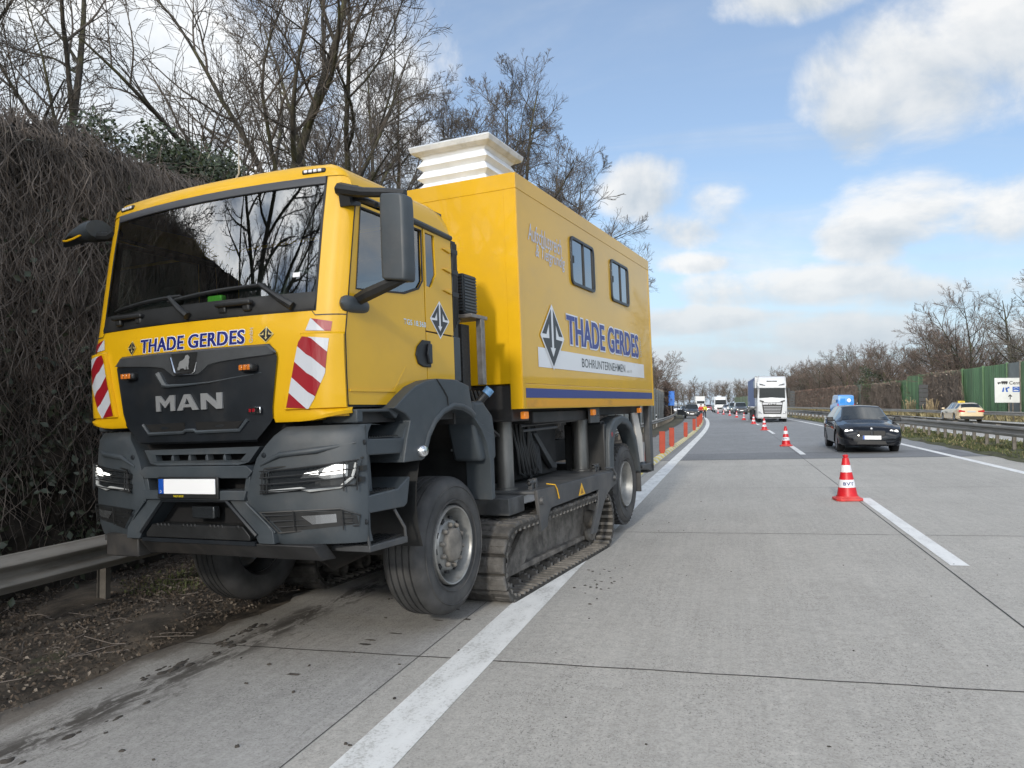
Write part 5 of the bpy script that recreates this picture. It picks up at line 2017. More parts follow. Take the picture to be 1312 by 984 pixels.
# --- front fenders
for s in (1, -1):
    fo = [(0.84, 0.70), (0.79, 0.86), (0.735, 0.985), (0.80, 1.03), (0.935, 1.072), (0.80, 1.155), (0.66, 1.225), (0.50, 1.268), (0.34, 1.285), (0.05, 1.285), (-0.16, 1.24), (-0.225, 1.0)]
    fi = [(-0.225, 0.985), (-0.16, 1.012), (-0.04, 1.045), (0.11, 1.055), (0.26, 1.015), (0.38, 0.945), (0.47, 0.86), (0.53, 0.77), (0.56, 0.71), (0.60, 0.70)]
    m_ = MB()
    m_.prism(fo + fi, 'y', s * 1.0, s * 1.215)
    f_o = PT(m_, "front_fender", anthr, None, bevel=0.03, seg=4)
    m_ = MB()
    m_.prism([(-0.21, 1.0), (-0.30, 0.955), (-0.36, 0.93), (-0.40, 0.925), (-0.46, 0.865), (-0.575, 0.83), (-0.575, 0.30), (-0.515, 0.29), (-0.505, 0.60), (-0.45, 0.76), (-0.36, 0.88), (-0.24, 0.975)], 'y', s * 0.98, s * 1.215)
    PT(m_, "fender_flap", anthr, f_o, bevel=0.014, seg=3)
    m_ = MB()                                               # flared lip
    arc = [(0.575, 0.72), (0.50, 0.86), (0.40, 0.96), (0.27, 1.03), (0.11, 1.075), (-0.04, 1.065), (-0.17, 1.03), (-0.235, 0.99)]
    m_.tube([(a, s * 1.205, b + 0.012) for a, b in arc], 0.026, 8)
    PT(m_, "fender_lip", anthr, f_o, smooth=60)
    m_ = MB()                                               # seam between the two fender mouldings
    m_.tube([(0.36, s * 1.217, 1.28), (0.26, s * 1.219, 1.20), (0.21, s * 1.219, 1.15), (0.20, s * 1.219, 1.085)], 0.005, 5)
    PT(m_, "fender_seam", blk, f_o)
    rows = []
    for i in range(19):                                     # inner liner
        a = R(-28 + i * 236 / 18)
        x, z = 0.03 + 0.63 * math.cos(a), 0.40 + 0.66 * math.sin(a)
        if a > R(150):
            x, z = -0.52, 0.73 - (a - R(150)) * 0.44
        rows.append([(x, s * 0.42, z), (x, s * 1.19, z)])
    m_ = MB()
    m_.grid(rows)
    PT(m_, "fender_liner", blk, f_o, recalc=False)
    m_ = MB()
    m_.lathe([(0.0001, 0.045), (0.03, 0.043), (0.042, 0.03), (0.046, 0.0)], 16, 'y', (0.615, s * 1.215, 0.765)) if s > 0 else m_.lathe([(0.0001, -0.045), (0.03, -0.043), (0.042, -0.03), (0.046, 0.0)], 16, 'y', (0.615, s * 1.215, 0.765))
    PT(m_, "side_lamp", chrome, f_o)
m_ = MB()
m_.b2(-0.512, -0.505, 0.84, 0.95, 0.70, 0.755)
PT(m_, "liner_sticker", white_r, None, smooth=0)

# --- mirrors
m_ = MB()
rows = []
for z, sc_ in ((1.855, 0.86), (1.87, 0.97), (1.93, 1.0), (2.1, 1.0), (2.3, 1.0), (2.37, 0.97), (2.395, 0.86)):
    yo = 0.0 + (0.02 if z < 1.9 else 0)
    cy_, hw = 1.475, 0.100 * sc_
    rows.append([(1.30 + 0.02 - 0.055 * (abs(t_) ** 9), cy_ + t_ * hw, z + t_ * -0.012) for t_ in (-1, -0.93, -0.8, 0, 0.8, 0.93, 1)] +
                [(1.30 - 0.10 - 0.04 * (1 - abs(t_)), cy_ + t_ * hw * 0.98, z + t_ * -0.012) for t_ in (1, 0.85, 0, -0.85, -1)])
m_.grid(rows, closed=True)
m_.f.append(tuple(range(12)))
m_.f.append(tuple(range(len(m_.v) - 1, len(m_.v) - 13, -1)))
m_.mi += [0, 0]
mir_o = PT(m_, "mirror", anthr, None, bevel=0.012, seg=3, smooth=35)
m_ = MB()
m_.tube([(1.245, 1.05, 2.50), (1.27, 1.13, 2.475), (1.28, 1.25, 2.44), (1.27, 1.42, 2.415), (1.26, 1.55, 2.39)], [0.045, 0.04, 0.032, 0.03, 0.028], 8)
m_.tube([(1.20, 1.08, 2.46), (1.22, 1.2, 2.415), (1.235, 1.32, 2.36)], 0.02, 6)
m_.box((1.215, 1.10, 2.455), (0.12, 0.08, 0.13), Matrix.Rotation(0.2, 3, 'Y'))
PT(m_, "mirror_arm", blk, mir_o)
m_ = MB()
m_.tube([(1.26, 1.56, 1.87), (1.25, 1.42, 1.845), (1.22, 1.22, 1.80), (1.20, 1.13, 1.775)], [0.02, 0.04, 0.045, 0.04], 8)
PT(m_, "mirror_arm", blk, mir_o)
m_ = MB()
rows = []
for t_ in [i / 10 for i in range(11)]:
    x = 1.36 - t_ * 0.30
    r_ = 0.058 * math.sqrt(max(0.0, 1 - (2 * t_ - 1) ** 4)) * (1 - 0.25 * t_) + 0.003
    rows.append([(x, 1.115 + 0.045 * math.cos(a) * r_ / 0.05 * 0.9, 1.742 + r_ * math.sin(a)) for a in [i * math.pi / 6 for i in range(12)]])
m_.grid(rows, closed=True)
PT(m_, "mirror_base", anthr, mir_o, smooth=60)
# far side mirror: slim leaf shape on an arm
m_ = MB()
path = [(-1.10, 2.47), (-1.17, 2.50), (-1.25, 2.51)]
m_.tube([(1.21, -1.04, 2.50), (1.22, -1.12, 2.475), (1.23, -1.24, 2.49)], [0.05, 0.035, 0.032], 8)
mf_o = PT(m_, "mirror_arm", blk, None)
m_ = MB()
rows = []
for t_ in [i / 12 for i in range(13)]:
    y = -1.225 - t_ * 0.40
    zc = 2.535 - 0.02 * t_ - 0.055 * t_ * t_
    up = 0.085 * (1 - t_ ** 1.5) ** 0.6 + 0.006 - 0.04 * max(0, 0.2 - t_)
    dn = 0.072 * math.sin(min(1, t_ * 1.35 + 0.25) * math.pi) ** 0.7 * (1 - 0.4 * t_) + 0.006
    dep = 0.13 * (1 - t_ ** 3) + 0.02
    rows.append([(1.22 + dep * math.cos(a) * 0.8, y, zc + (up if math.sin(a) > 0 else dn) * math.sin(a)) for a in [i * math.pi / 7 for i in range(14)]])
m_.grid(rows, closed=True)
m_.f += [tuple(range(14)), tuple(range(len(m_.v) - 1, len(m_.v) - 15, -1))]
m_.mi += [0, 0]
PT(m_, "mirror_shell", anthr, mf_o, smooth=55)
m_ = MB()
m_.tube([(1.315, -1.30, 2.50), (1.33, -1.38, 2.472), (1.325, -1.46, 2.465), (1.31, -1.52, 2.475)], 0.008, 6)
PT(m_, "mirror_stripe", yellow, mf_o)

# --- wheels
def wheel(x, y_out, s, steer_hub, name="wheel"):
    """s=+1: outer face towards +y"""
    t = empty(name, (x, y_out, ZB))
    t.parent = TRK
    w_ = 0.365
    prof = [(0.300, -0.075), (0.325, -0.022), (0.37, -0.004), (0.43, 0.0), (0.475, -0.008), (0.505, -0.026), (0.522, -0.048), (0.529, -0.062)]
    groove = []
    for gy in (-0.098, -0.156, -0.209, -0.267):
        groove += [(0.5335, gy + 0.0085), (0.5175, gy + 0.0065), (0.5175, gy - 0.0065), (0.5335, gy - 0.0085)]
    prof += groove + [(0.529, -w_ + 0.062), (0.522, -w_ + 0.048), (0.505, -w_ + 0.026), (0.475, -w_ + 0.008), (0.43, -w_), (0.37, -w_ + 0.004), (0.325, -w_ + 0.02), (0.30, -w_ + 0.075)]
    m1 = MB()
    m1.lathe([(r_, s * h) for r_, h in prof], 72, 'y', close=True)
    m1.lathe([(0.348, s * 0.0), (0.352, s * 0.004), (0.356, s * 0.0)], 60, 'y')
    m1.lathe([(0.448, s * -0.001), (0.453, s * 0.004), (0.458, s * -0.002)], 60, 'y')
    if not steer_hub:                                        # lugged drive tread
        for k in range(44):
            a = 2 * math.pi * k / 44
            for side in (0, 1):
                c = Vector((math.cos(a + side * 0.07) * 0.531, s * (-0.10 - side * 0.165), math.sin(a + side * 0.07) * 0.531))
                m1.box(c, (0.030, 0.135, 0.048), Matrix.Rotation(-(a + side * 0.07), 3, 'Y') @ Matrix.Rotation(0.35 * (1 - 2 * side), 3, 'X'))
    m1.build("tyre", rubber, t, smooth=32)
    m2 = MB()
    m2.lathe([(r_, s * h) for r_, h in [(0.300, -0.30), (0.306, -0.02), (0.298, -0.004), (0.288, -0.008), (0.280, -0.03), (0.268, -0.06), (0.255, -0.10), (0.248, -0.13)]], 56, 'y')
    m2.build("rim", rim_m, t, smooth=30)
    m3 = MB()
    if steer_hub:
        m3.lathe([(r_, s * h) for r_, h in [(0.25, -0.135), (0.225, -0.115), (0.20, -0.06), (0.185, -0.045), (0.16, -0.042), (0.13, -0.042)]], 48, 'y')
        m3.build("wheel_disc", rim_m, t, smooth=30)
        m4 = MB()
        m4.lathe([(r_, s * h) for r_, h in [(0.135, -0.05), (0.13, -0.018), (0.122, -0.006), (0.112, 0.0), (0.06, 0.004), (0.0005, 0.005)]], 40, 'y')
        m4.build("hub_cap", hub_m, t, smooth=30)
        for k in range(10):
            m5 = MB()
            a = 2 * math.pi * (k + 0.3) / 10
            c = (0.158 * math.cos(a), s * -0.042, 0.158 * math.sin(a))
            m5.lathe([(0.0005, s * 0.036), (0.012, s * 0.034), (0.019, s * 0.022), (0.021, 0.0)], 8, 'y', c)
            m5.build("wheel_nut", hub_m, t)
        for k in range(10):
            m6 = MB()
            a = 2 * math.pi * (k + 0.8) / 10
            c = Vector((0.205 * math.cos(a), s * -0.064, 0.205 * math.sin(a)))
            m6.box(c, (0.03, 0.02, 0.045), Matrix.Rotation(-a, 3, 'Y'))
            m6.build("vent_hole", black, t, smooth=0)
    else:
        m3.lathe([(r_, s * h) for r_, h in [(0.25, -0.13), (0.215, -0.16), (0.19, -0.168), (0.15, -0.17), (0.14, -0.12), (0.12, -0.10), (0.0005, -0.098)]], 48, 'y')
        m3.build("wheel_disc", rim_m, t, smooth=30)
        for k in range(10):
            m5 = MB()
            a = 2 * math.pi * k / 10
            m5.lathe([(0.0005, s * 0.03), (0.014, s * 0.028), (0.016, 0.0)], 6, 'y', (0.17 * math.cos(a), s * -0.17, 0.17 * math.sin(a)))
            m5.build("wheel_nut", hub_m, t)
    return t


wheel(0, 1.13, 1, True)
wheel(0, -1.13, -1, True)
wheel(-4.85, 1.15, 1, False)
wheel(-4.85, -1.15, -1, False)
for x in (0, -4.85):
    m_ = MB()
    m_.tube([(x, -0.9, 0), (x, -0.3, -0.02), (x, 0, -0.05), (x, 0.3, -0.02), (x, 0.9, 0)], [0.10, 0.09, 0.19, 0.09, 0.10], 12)
    for s in (-1, 1):
        m_.b2(x - 0.08, x + 0.08, s * 0.45 - 0.05, s * 0.45 + 0.05, -0.05, 0.55)
    PT(m_, "axle", chassis_m, None)

# --- chassis and the dark clutter under the body
m_ = MB()
for s in (-1, 1):
    m_.b2(-6.1, 1.3, s * 0.36, s * 0.43, 0.36, 0.64)
for x in (-5.6, -4.2, -2.7, -1.4, -0.5, 0.6):
    m_.b2(x - 0.05, x + 0.05, -0.36, 0.36, 0.40, 0.60)
PT(m_, "chassis_rail", chassis_m, None, bevel=0.008)
m_ = MB()
m_.b2(-6.1, -1.2, -1.05, 1.05, 0.94, 1.06)
m_.b2(-1.6, -1.2, -1.1, 1.12, 0.93, 1.27)
m_.b2(-3.5, -1.75, 0.6, 1.1, 0.90, 1.02)
PT(m_, "subframe", chassis_m, None, bevel=0.01)
m_ = MB()
m_.b2(-3.5, -2.2, 0.32, 0.66, 0.28, 0.92)
m_.b2(-1.3, -0.65, -0.6, 0.7, 0.1, 0.95)
m_.b2(-3.4, -2.0, -0.9, -0.4, 0.2, 0.9)
m_.b2(-4.0, -3.0, -1.0, -0.5, 0.2, 0.9)
PT(m_, "equipment_box", chassis_m, None, bevel=0.02)
rg = random.Random(21)
for k in range(11):
    x0_ = -1.95 - 0.045 * k
    r0_ = 0.017
    m_ = MB()
    m_.tube([(x0_, 0.78 + rg.uniform(-0.04, 0.06), 0.92), (x0_ - 0.05, 0.80, 0.62), (x0_ - 0.12 + rg.uniform(-0.05, 0.05), 0.80, 0.36 + rg.uniform(-0.05, 0.06)), (x0_ - 0.28, 0.78, 0.33), (x0_ - 0.38, 0.72, 0.55), (x0_ - 0.4, 0.66, 0.9)], r0_, 7)
    PT(m_, "hydraulic_hose", blk, None)
for k in range(6):
    x0_ = -0.45 - 0.08 * k
    m_ = MB()
    m_.tube([(x0_, 0.95, 1.22), (x0_ - 0.05, 1.0, 0.98), (x0_ - 0.2, 0.98, 0.86), (x0_ - 0.5, 0.9, 0.80)], 0.016, 7)
    PT(m_, "hydraulic_hose", blk, None)
m_ = MB()
m_.tube([(-1.65, 1.0, 0.88), (-3.3, 1.0, 0.90)], 0.014, 6)
m_.tube([(-1.65, 1.02, 0.83), (-2.6, 1.02, 0.84)], 0.014, 6)
PT(m_, "hydraulic_pipe", steel_d, None)
m_ = MB()
m_.prism([(-2.6, 0.78), (-2.7, 0.78), (-3.2, 0.42), (-3.3, 0.40), (-3.3, 0.34), (-3.15, 0.35)], 'y', 0.68, 0.74)
PT(m_, "diagonal_bracket", steel_d, None, bevel=0.008)
# reservoir with a blue cap behind the wheel arch
m_ = MB()
m_.prism([(-0.30, 1.12), (-0.48, 1.12), (-0.66, 1.0), (-0.70, 0.80), (-0.70, 0.62), (-0.40, 0.62), (-0.30, 0.9)], 'y', 0.92, 1.18)
res_o = PT(m_, "reservoir", anthr, None, bevel=0.03, seg=3)
m_ = MB()
m_.tube([(-0.50, 1.10, 1.08), (-0.53, 1.15, 1.15), (-0.56, 1.19, 1.20)], [0.035, 0.035, 0.035], 12)
PT(m_, "filler_neck", blk, res_o)
m_ = MB()
m_.tube([(-0.548, 1.172, 1.178), (-0.57, 1.205, 1.222)], [0.042, 0.042], 14)
PT(m_, "filler_cap", pmat("cap_blue", (0.16, 0.33, 0.56), 0.35, var=0.2, vscale=30), res_o)
# machinery between cab and box
m_ = MB()
m_.b2(-0.62, -0.38, 0.60, 1.08, 1.86, 2.20)
lo_o = PT(m_, "cooler_box", blk, None, bevel=0.01)
m_ = MB()
for k in range(12):
    m_.b2(-0.375, -0.37, 0.62, 1.07, 1.885 + k * 0.026, 1.90 + k * 0.026)
    m_.b2(-0.61, -0.39, 1.08, 1.088, 1.885 + k * 0.026, 1.90 + k * 0.026)
PT(m_, "cooler_louvre", anthr, lo_o, smooth=0)
m_ = MB()
m_.b2(-0.66, -0.36, 0.58, 1.16, 1.82, 1.85)
m_.b2(-0.60, -0.53, 1.11, 1.16, 1.26, 1.82)
m_.tube([(-0.45, 1.0, 1.82), (-0.42, 0.9, 1.66)], 0.018, 6)
PT(m_, "cooler_bracket", pmat("bare_bracket_steel", (0.27, 0.25, 0.23), 0.5, metal=0.5, var=0.3, vscale=6, dirt=0.5, dirt_col=(0.16, 0.09, 0.05)), None, bevel=0.004)
m_ = MB()
m_.b2(-0.5, -0.36, 0.70, 1.06, 1.22, 1.77)
for k in range(2):
    m_.b2(-0.355, -0.35, 0.74, 1.02, 1.26 + k * 0.4, 1.27 + k * 0.4)
m_.tube([(-0.42, 0.80, 1.78), (-0.42, 0.98, 1.80)], 0.03, 8)
PT(m_, "oil_cooler", pmat("cooler_mesh", (0.022, 0.023, 0.024), 0.65, var=0.5, vscale=55), None, bevel=0.01)

# --- jack columns
for x, r_ in ((-1.58, 0.085), (-3.85, 0.10)):
    for s in (1, -1):
        m_ = MB()
        m_.lathe([(r_, 0.24), (r_, 0.95)], 28, 'z', (x, s * 0.85, 0))
        m_.lathe([(r_ * 1.35, 0.24), (r_ * 1.35, 0.28), (r_, 0.285)], 28, 'z', (x, s * 0.85, 0))
        PT(m_, "jack_column", steel_worn, None, smooth=40)

# --- crawler tracks
def track(s):
    t = empty("crawler_track", (0, 0, ZB))
    t.parent = TRK
    yi, yo = s * 0.74, s * 1.25
    rf = 0.325
    xf_, xr_ = -0.955, -3.50
    zc = -0.645 + rf + 0.01
    n_pads = 46
    per = 2 * (xf_ - xr_) + 2 * math.pi * rf

    def at_(u):
        u = u % per
        L = xf_ - xr_
        if u < L:
            return xr_ + u, zc + rf, 0.0
        u -= L
        if u < math.pi * rf:
            a = u / rf
            return xf_ + rf * math.sin(a) * 1.02, zc + rf * math.cos(a), a
        u -= math.pi * rf
        if u < L:
            return xf_ - u, zc - rf, math.pi
        u -= L
        a = u / rf
        return xr_ - rf * math.sin(a) * 1.02, zc - rf * math.cos(a), math.pi + a

    m1 = MB()
    N = 120
    rows = []
    for i in range(N):
        x, z, a = at_(per * i / N)
        rows.append([(x, yi, z), (x, yo, z), (x - 0.03 * math.sin(a), yo, z - 0.03 * math.cos(a)), (x - 0.03 * math.sin(a), yi, z - 0.03 * math.cos(a))])
    rows.append(rows[0])
    m1.grid(rows, closed=True)
    tb = m1.build("track_belt", track_in, t, smooth=25)
    m2 = MB()
    for k in range(n_pads):
        u = per * (k + 0.5) / n_pads
        x, z, a = at_(u)
        rot = Matrix.Rotation(a, 3, 'Y')
        ln = per / n_pads
        out_ = rot @ Vector((0, 0, 1))
        c = Vector((x, (yi + yo) / 2, z)) + out_ * 0.006
        m2.box(c, (ln * 0.86, abs(yo - yi) * 1.0, 0.034), rot)
        # block pattern on the outside
        for j, yy in enumerate((-0.17, 0.02, 0.18)):
            cc = c + out_ * 0.016 + rot @ Vector((ln * (0.16 if (k + j) % 2 else -0.16), 0, 0))
            m2.box((cc.x, cc.y + yy, cc.z), (ln * 0.42, 0.14, 0.020), rot)
    m2.build("track_pad", track_m, t, bevel=0.006, seg=1, smooth=0)
    m3 = MB()
    for k in range(int(n_pads * 1.5)):                       # ribs seen on the inside of the band
        u = per * (k + 0.25) / int(n_pads * 1.5)
        x, z, a = at_(u)
        rot = Matrix.Rotation(a, 3, 'Y')
        c = Vector((x, 0, z)) - rot @ Vector((0, 0, 0.036))
        m3.box((c.x, s * 1.155, c.z), (0.032, 0.19, 0.034), rot)
        m3.box((c.x, s * 0.83, c.z), (0.030, 0.15, 0.022), rot)
        c2 = Vector((x, 0, z)) - rot @ Vector((0, 0, 0.06))
        if k % 2 == 0:
            m3.box((c2.x, s * 0.99, c2.z), (0.055, 0.10, 0.07), rot)
            m3.box((c2.x, s * 1.055, c2.z), (0.045, 0.035, 0.05), rot)
    m3.build("track_link", track_rib, t, smooth=0)
    m4 = MB()
    m4.prism([(-0.84, -0.44), (-3.20, -0.44), (-3.45, -0.20), (-3.40, -0.07), (-0.95, -0.07), (-0.76, -0.22)], 'y', s * 0.90, s * 1.06)
    m4.prism([(-1.42, -0.06), (-1.66, -0.06), (-1.36, -0.40), (-0.98, -0.44), (-0.86, -0.44)], 'y', s * 1.06, s * 1.12)
    m4.prism([(-0.70, -0.40), (-3.10, -0.42), (-3.10, -0.47), (-0.72, -0.46)], 'y', s * 1.02, s * 1.12)
    m4.build("track_frame", dusty, t, bevel=0.012)
    for x, r_ in ((xf_ + 0.01, 0.255), (xr_ - 0.0, 0.25)):
        m5 = MB()
        m5.lathe([(0.04, s * 1.11), (0.07, s * 1.11), (0.075, s * 1.085), (r_ * 0.6, s * 1.075), (r_ * 0.9, s * 1.08), (r_, s * 1.06), (r_, s * 0.9)], 36, 'y', (x, 0, zc))
        m5.build("idler_wheel", dusty, t, smooth=35)
    for k in range(6):
        m5 = MB()
        m5.lathe([(0.02, s * 1.0), (0.07, s * 1.0), (0.08, s * 0.98), (0.08, s * 0.8)], 20, 'y', (-1.15 - k * 0.40, 0, -0.50))
        m5.build("track_roller", dusty, t, smooth=35)
    m6 = MB()
    m6.lathe([(0.0005, s * 1.16), (0.09, s * 1.158), (0.105, s * 1.14), (0.11, s * 1.07)], 28, 'y', (xr_ + 0.15, 0, -0.27))
    m6.build("drive_hub", dusty, t, smooth=35)
    m7 = MB()
    m7.prism([(-1.38, 0.275), (-3.90, 0.255), (-3.97, 0.21), (-3.97, 0.09), (-3.72, 0.045), (-3.52, -0.02), (-3.38, -0.14), (-3.12, -0.39), (-2.96, -0.38), (-3.16, -0.16), (-3.235, -0.06), (-3.25, 0.09), (-1.74, 0.07), (-1.665, 0.03), (-1.62, -0.09), (-1.46, -0.12), (-1.43, 0.06)], 'y', s * 1.225, s * 1.262)
    cv = m7.build("track_cover", steel_d, t, bevel=0.006)
    m8 = MB()
    m8.b2(-3.9, -1.40, s * 0.45, s * 1.223, 0.235, 0.262)
    m8.b2(-1.40, -1.05, s * 0.62, s * 1.12, 0.08, 0.235)
    m8.build("platform", pmat("chequer_plate", (0.10, 0.102, 0.104), 0.55, metal=0.2, var=0.3, vscale=6, dirt=0.6, dirt_col=(0.16, 0.145, 0.125), dscale=2.5) if "chequer_plate" not in MATS else MATS["chequer_plate"], t, bevel=0.006)
    for x in (-1.62, -3.62):
        m9 = MB()
        m9.b2(x - 0.02, x + 0.02, s * 1.08, s * 1.12, 0.25, 0.36)
        m9.b2(x - 0.12, x - 0.08, s * 1.08, s * 1.12, 0.25, 0.36)
        m9.lathe([(0.022, -0.06), (0.022, 0.12)], 10, 'x', (x - 0.06, s * 1.10, 0.33))
        m9.build("lug", steel_d, t)
    m9 = MB()
    m9.tube([(-3.72, s * 1.20, 0.30), (-3.86, s * 1.25, 0.29), (-3.92, s * 1.28, 0.2), (-3.9, s * 1.28, 0.14)], 0.016, 6)
    m9.build("grab_rail", steel_d, t)
    for x in (-1.47, -3.88):
        m9 = MB()
        m9.lathe([(0.0005, s * 0.03), (0.033, s * 0.03), (0.038, 0.0)], 12, 'y', (x, s * 1.262, 0.17))
        m9.build("cover_pin", steel_d, t)
    return t


trk = track(1)
track(-1)
m_ = MB()
m_.prism([(-2.54, 0.095), (-2.76, 0.095), (-2.65, 0.225)], 'y', 1.2635, 1.265)
wt = PT(m_, "warning_triangle", pmat("warning_yellow", (0.75, 0.42, 0.02), 0.5), None, smooth=0)
m_ = MB()
m_.tube([(-1.78, 1.20, 0.30), (-1.84, 1.268, 0.285), (-1.88, 1.272, 0.24), (-1.93, 1.272, 0.14)], 0.006, 6)
PT(m_, "yellow_strap", MATS["warning_yellow"], None)
m_ = MB()
m_.prism([(-2.60, 0.11), (-2.70, 0.11), (-2.65, 0.175)], 'y', 1.2652, 1.266)
PT(m_, "triangle_symbol", pmat("symbol_brown", (0.30, 0.15, 0.02), 0.5), wt, smooth=0)

# --- rear fender, mudflaps, rear frame
for s in (1, -1):
    fo = [(-3.90, 0.12), (-3.92, 0.60), (-4.0, 0.80), (-4.18, 0.90), (-4.5, 0.935), (-4.78, 0.90), (-5.0, 0.80), (-5.2, 0.58), (-5.32, 0.30), (-5.36, 0.12), (-5.30, 0.12), (-5.22, 0.36), (-5.08, 0.58), (-4.92, 0.72), (-4.72, 0.80), (-4.5, 0.825), (-4.28, 0.78), (-4.14, 0.66), (-4.08, 0.5), (-4.06, 0.12)]
    m_ = MB()
    m_.prism(fo, 'y', s * 1.02, s * 1.22)
    rf_o = PT(m_, "rear_fender", anthr, None, bevel=0.03, seg=4)
    m_ = MB()
    m_.b2(-3.97, -3.90, s * 0.62, s * 1.16, 0.08, 0.84)
    m_.b2(-4.7, -3.97, s * 0.62, s * 1.1, 0.80, 0.88)
    PT(m_, "fender_front_panel", blk, rf_o, bevel=0.02, seg=3)
    m_ = MB()
    m_.lathe([(0.0005, s * 0.014), (0.03, s * 0.012), (0.035, 0.0)], 14, 'y', (-4.02, s * 1.21, 0.70))
    PT(m_, "side_reflector", red_r, rf_o)
    m_ = MB()
    m_.b2(-5.40, -5.37, s * 0.80, s * 1.2, -0.16, 0.20)
    PT(m_, "mudflap", rubber, rf_o, bevel=0.006)
m_ = MB()
for s in (1, -1):
    m_.b2(-6.22, -6.05, s * 1.10, s * 1.19, 0.06, 1.05)
    m_.prism([(-6.22, 0.06), (-5.55, 0.15), (-5.55, 0.20), (-6.05, 0.2), (-6.22, 0.16)], 'y', s * 1.02, s * 1.19)
m_.b2(-6.24, -6.0, -1.15, 1.15, 0.05, 0.2)
m_.b2(-6.20, -5.6, 1.0, 1.02, 0.2, 1.04)
PT(m_, "rear_frame", steel_d, None, bevel=0.01)
m_ = MB()
for k in range(4):
    m_.tube([(-5.42 - k * 0.07, 1.10, 0.95), (-5.48 - k * 0.07, 1.14, 0.6), (-5.52 - k * 0.06, 1.14, 0.24)], 0.026, 8)
PT(m_, "rear_hose", grey_l, None)

# --- the box body
bx = MB()
bx.b2(-6.15, -1.17, -1.25, 1.25, 1.28, 3.24)
bx.b2(-6.15, -1.17, 1.20, 1.25, 1.045, 1.28)
bx.b2(-6.15, -1.17, -1.25, -1.20, 1.045, 1.28)
bx.b2(-1.23, -1.17, 1.13, 1.25, 1.045, 1.28)
bx.b2(-1.23, -1.17, -1.25, -1.13, 1.045, 1.28)
box_o = PT(bx, "box_body", yellow_box, None, bevel=0.006, smooth=0)
m_ = MB()
for s in (1, -1):
    m_.b2(-6.16, -1.16, s * 1.247, s * 1.2545, 3.098, 3.245)     # roof rail
    m_.b2(-1.23, -1.166, s * 1.247, s * 1.2535, 1.045, 3.096)    # corner trims
    m_.b2(-6.155, -6.09, s * 1.247, s * 1.2535, 1.045, 3.096)
m_.b2(-1.175, -1.1655, -1.246, 1.246, 3.098, 3.2435)
m_.b2(-1.174, -1.166, 1.125, 1.246, 1.045, 3.095)
m_.b2(-1.174, -1.166, -1.246, -1.125, 1.045, 3.095)
m_.b2(-6.16, -1.166, -1.22, 1.22, 3.238, 3.248)
PT(m_, "box_trim", yellow_box, box_o, bevel=0.003, smooth=0)
m_ = MB()
m_.b2(-6.08, -1.235, 1.2505, 1.2525, 1.060, 1.132)
PT(m_, "box_sill", pmat("sill_orange_yellow", (0.72, 0.33, 0.006), 0.45, coat=0.5, dirt=0.5, dirt_col=(0.4, 0.2, 0.03)), box_o, smooth=0)
m_ = MB()
m_.b2(-6.05, -1.235, 1.2505, 1.2535, 1.148, 1.238)
PT(m_, "blue_stripe", blue_b, box_o, smooth=0)
for xa, xb in ((-2.61, -3.43), (-4.12, -4.94)):
    m_ = MB()
    r_ = 0.07
    pts = []
    for cx_, cz_, a0 in ((xb + r_, 2.94 - r_, 90), (xb + r_, 2.40 + r_, 180), (xa - r_, 2.40 + r_, 270), (xa - r_, 2.94 - r_, 0)):
        for k in range(5):
            a = R(a0 + k * 22.5)
            pts.append((cx_ + r_ * math.cos(a), cz_ + r_ * math.sin(a)))
    inner = [((p[0] - (xa + xb) / 2) * 0.925 + (xa + xb) / 2, (p[1] - 2.67) * 0.89 + 2.67) for p in pts]
    me = plate2d([pts, inner], 0.02)
    remap(me, lambda a, b, c: (a, 1.262 + c, b))
    w_o = PM(me, "window_frame", anthr_d, box_o, smooth=0, bevel=0.004)
    me = plate2d([inner], 0.0)
    remap(me, lambda a, b, c: (a, 1.2565, b))
    PM(me, "window_pane", box_glass, box_o, smooth=0)
    m_ = MB()
    xm = xa + (xb - xa) * 0.52
    m_.b2(xm - 0.012, xm + 0.012, 1.258, 1.27, 2.43, 2.91)
    PT(m_, "window_bar", blk, box_o, smooth=0)
    m_ = MB()
    m_.b2(xa - 0.05, xa - 0.075, 1.258, 1.275, 2.64, 2.72)
    PT(m_, "window_catch", blk, box_o, smooth=0)
    m_ = MB()
    m_.b2(xb + 0.03, xb + 0.07, 1.257, 1.268, 2.42, 2.92)
    PT(m_, "window_slider", blk, box_o, smooth=0)
bp = sideT(1.2535)
# white banner, lettering, logo, slogan
m_ = MB()
m_.add([bp(1.565, 1.448, 0.0), bp(5.62, 1.448, 0.0), bp(5.62, 1.642, 0.0), bp(1.565, 1.642, 0.0)], [(0, 1, 2, 3)])
PT(m_, "white_banner", white_l, box_o, recalc=False, smooth=0)
outlined("THADE GERDES", 2.40, 5.36, 1.725, 2.045, lambda s_, t_, z_: bp(s_, t_, 0.003 + z_), pmat("box_lettering_blue", (0.018, 0.030, 0.23), 0.45, coat=0.15), white_l, box_o, 0.016, 0.036)
me, _ = fit_text("BOHRUNTERNEHMEN", 2.86, 4.62, 1.495, 1.597, lambda s_, t_, z_: bp(s_, t_, 0.002), 0.004)
PM(me, "business_lettering", black_l, box_o, recalc=False, smooth=0)
me, _ = fit_text("seit 19", 4.70, 4.95, 1.497, 1.54, lambda s_, t_, z_: bp(s_, t_, 0.002), 0.0)
PM(me, "small_lettering", grey_l, box_o, recalc=False, smooth=0)
me, _ = fit_text("GmbH", 1.74, 2.02, -5.50, -5.42, lambda s_, t_, z_: bp(-t_, s_, 0.002), 0.0)
PM(me, "company_suffix", grey_l, box_o, recalc=False, smooth=0)
logo(box_o, 1.965, 1.765, 0.30, 0.305, lambda a, b, c: bp(a, b, c + 0.004), grey_logo)
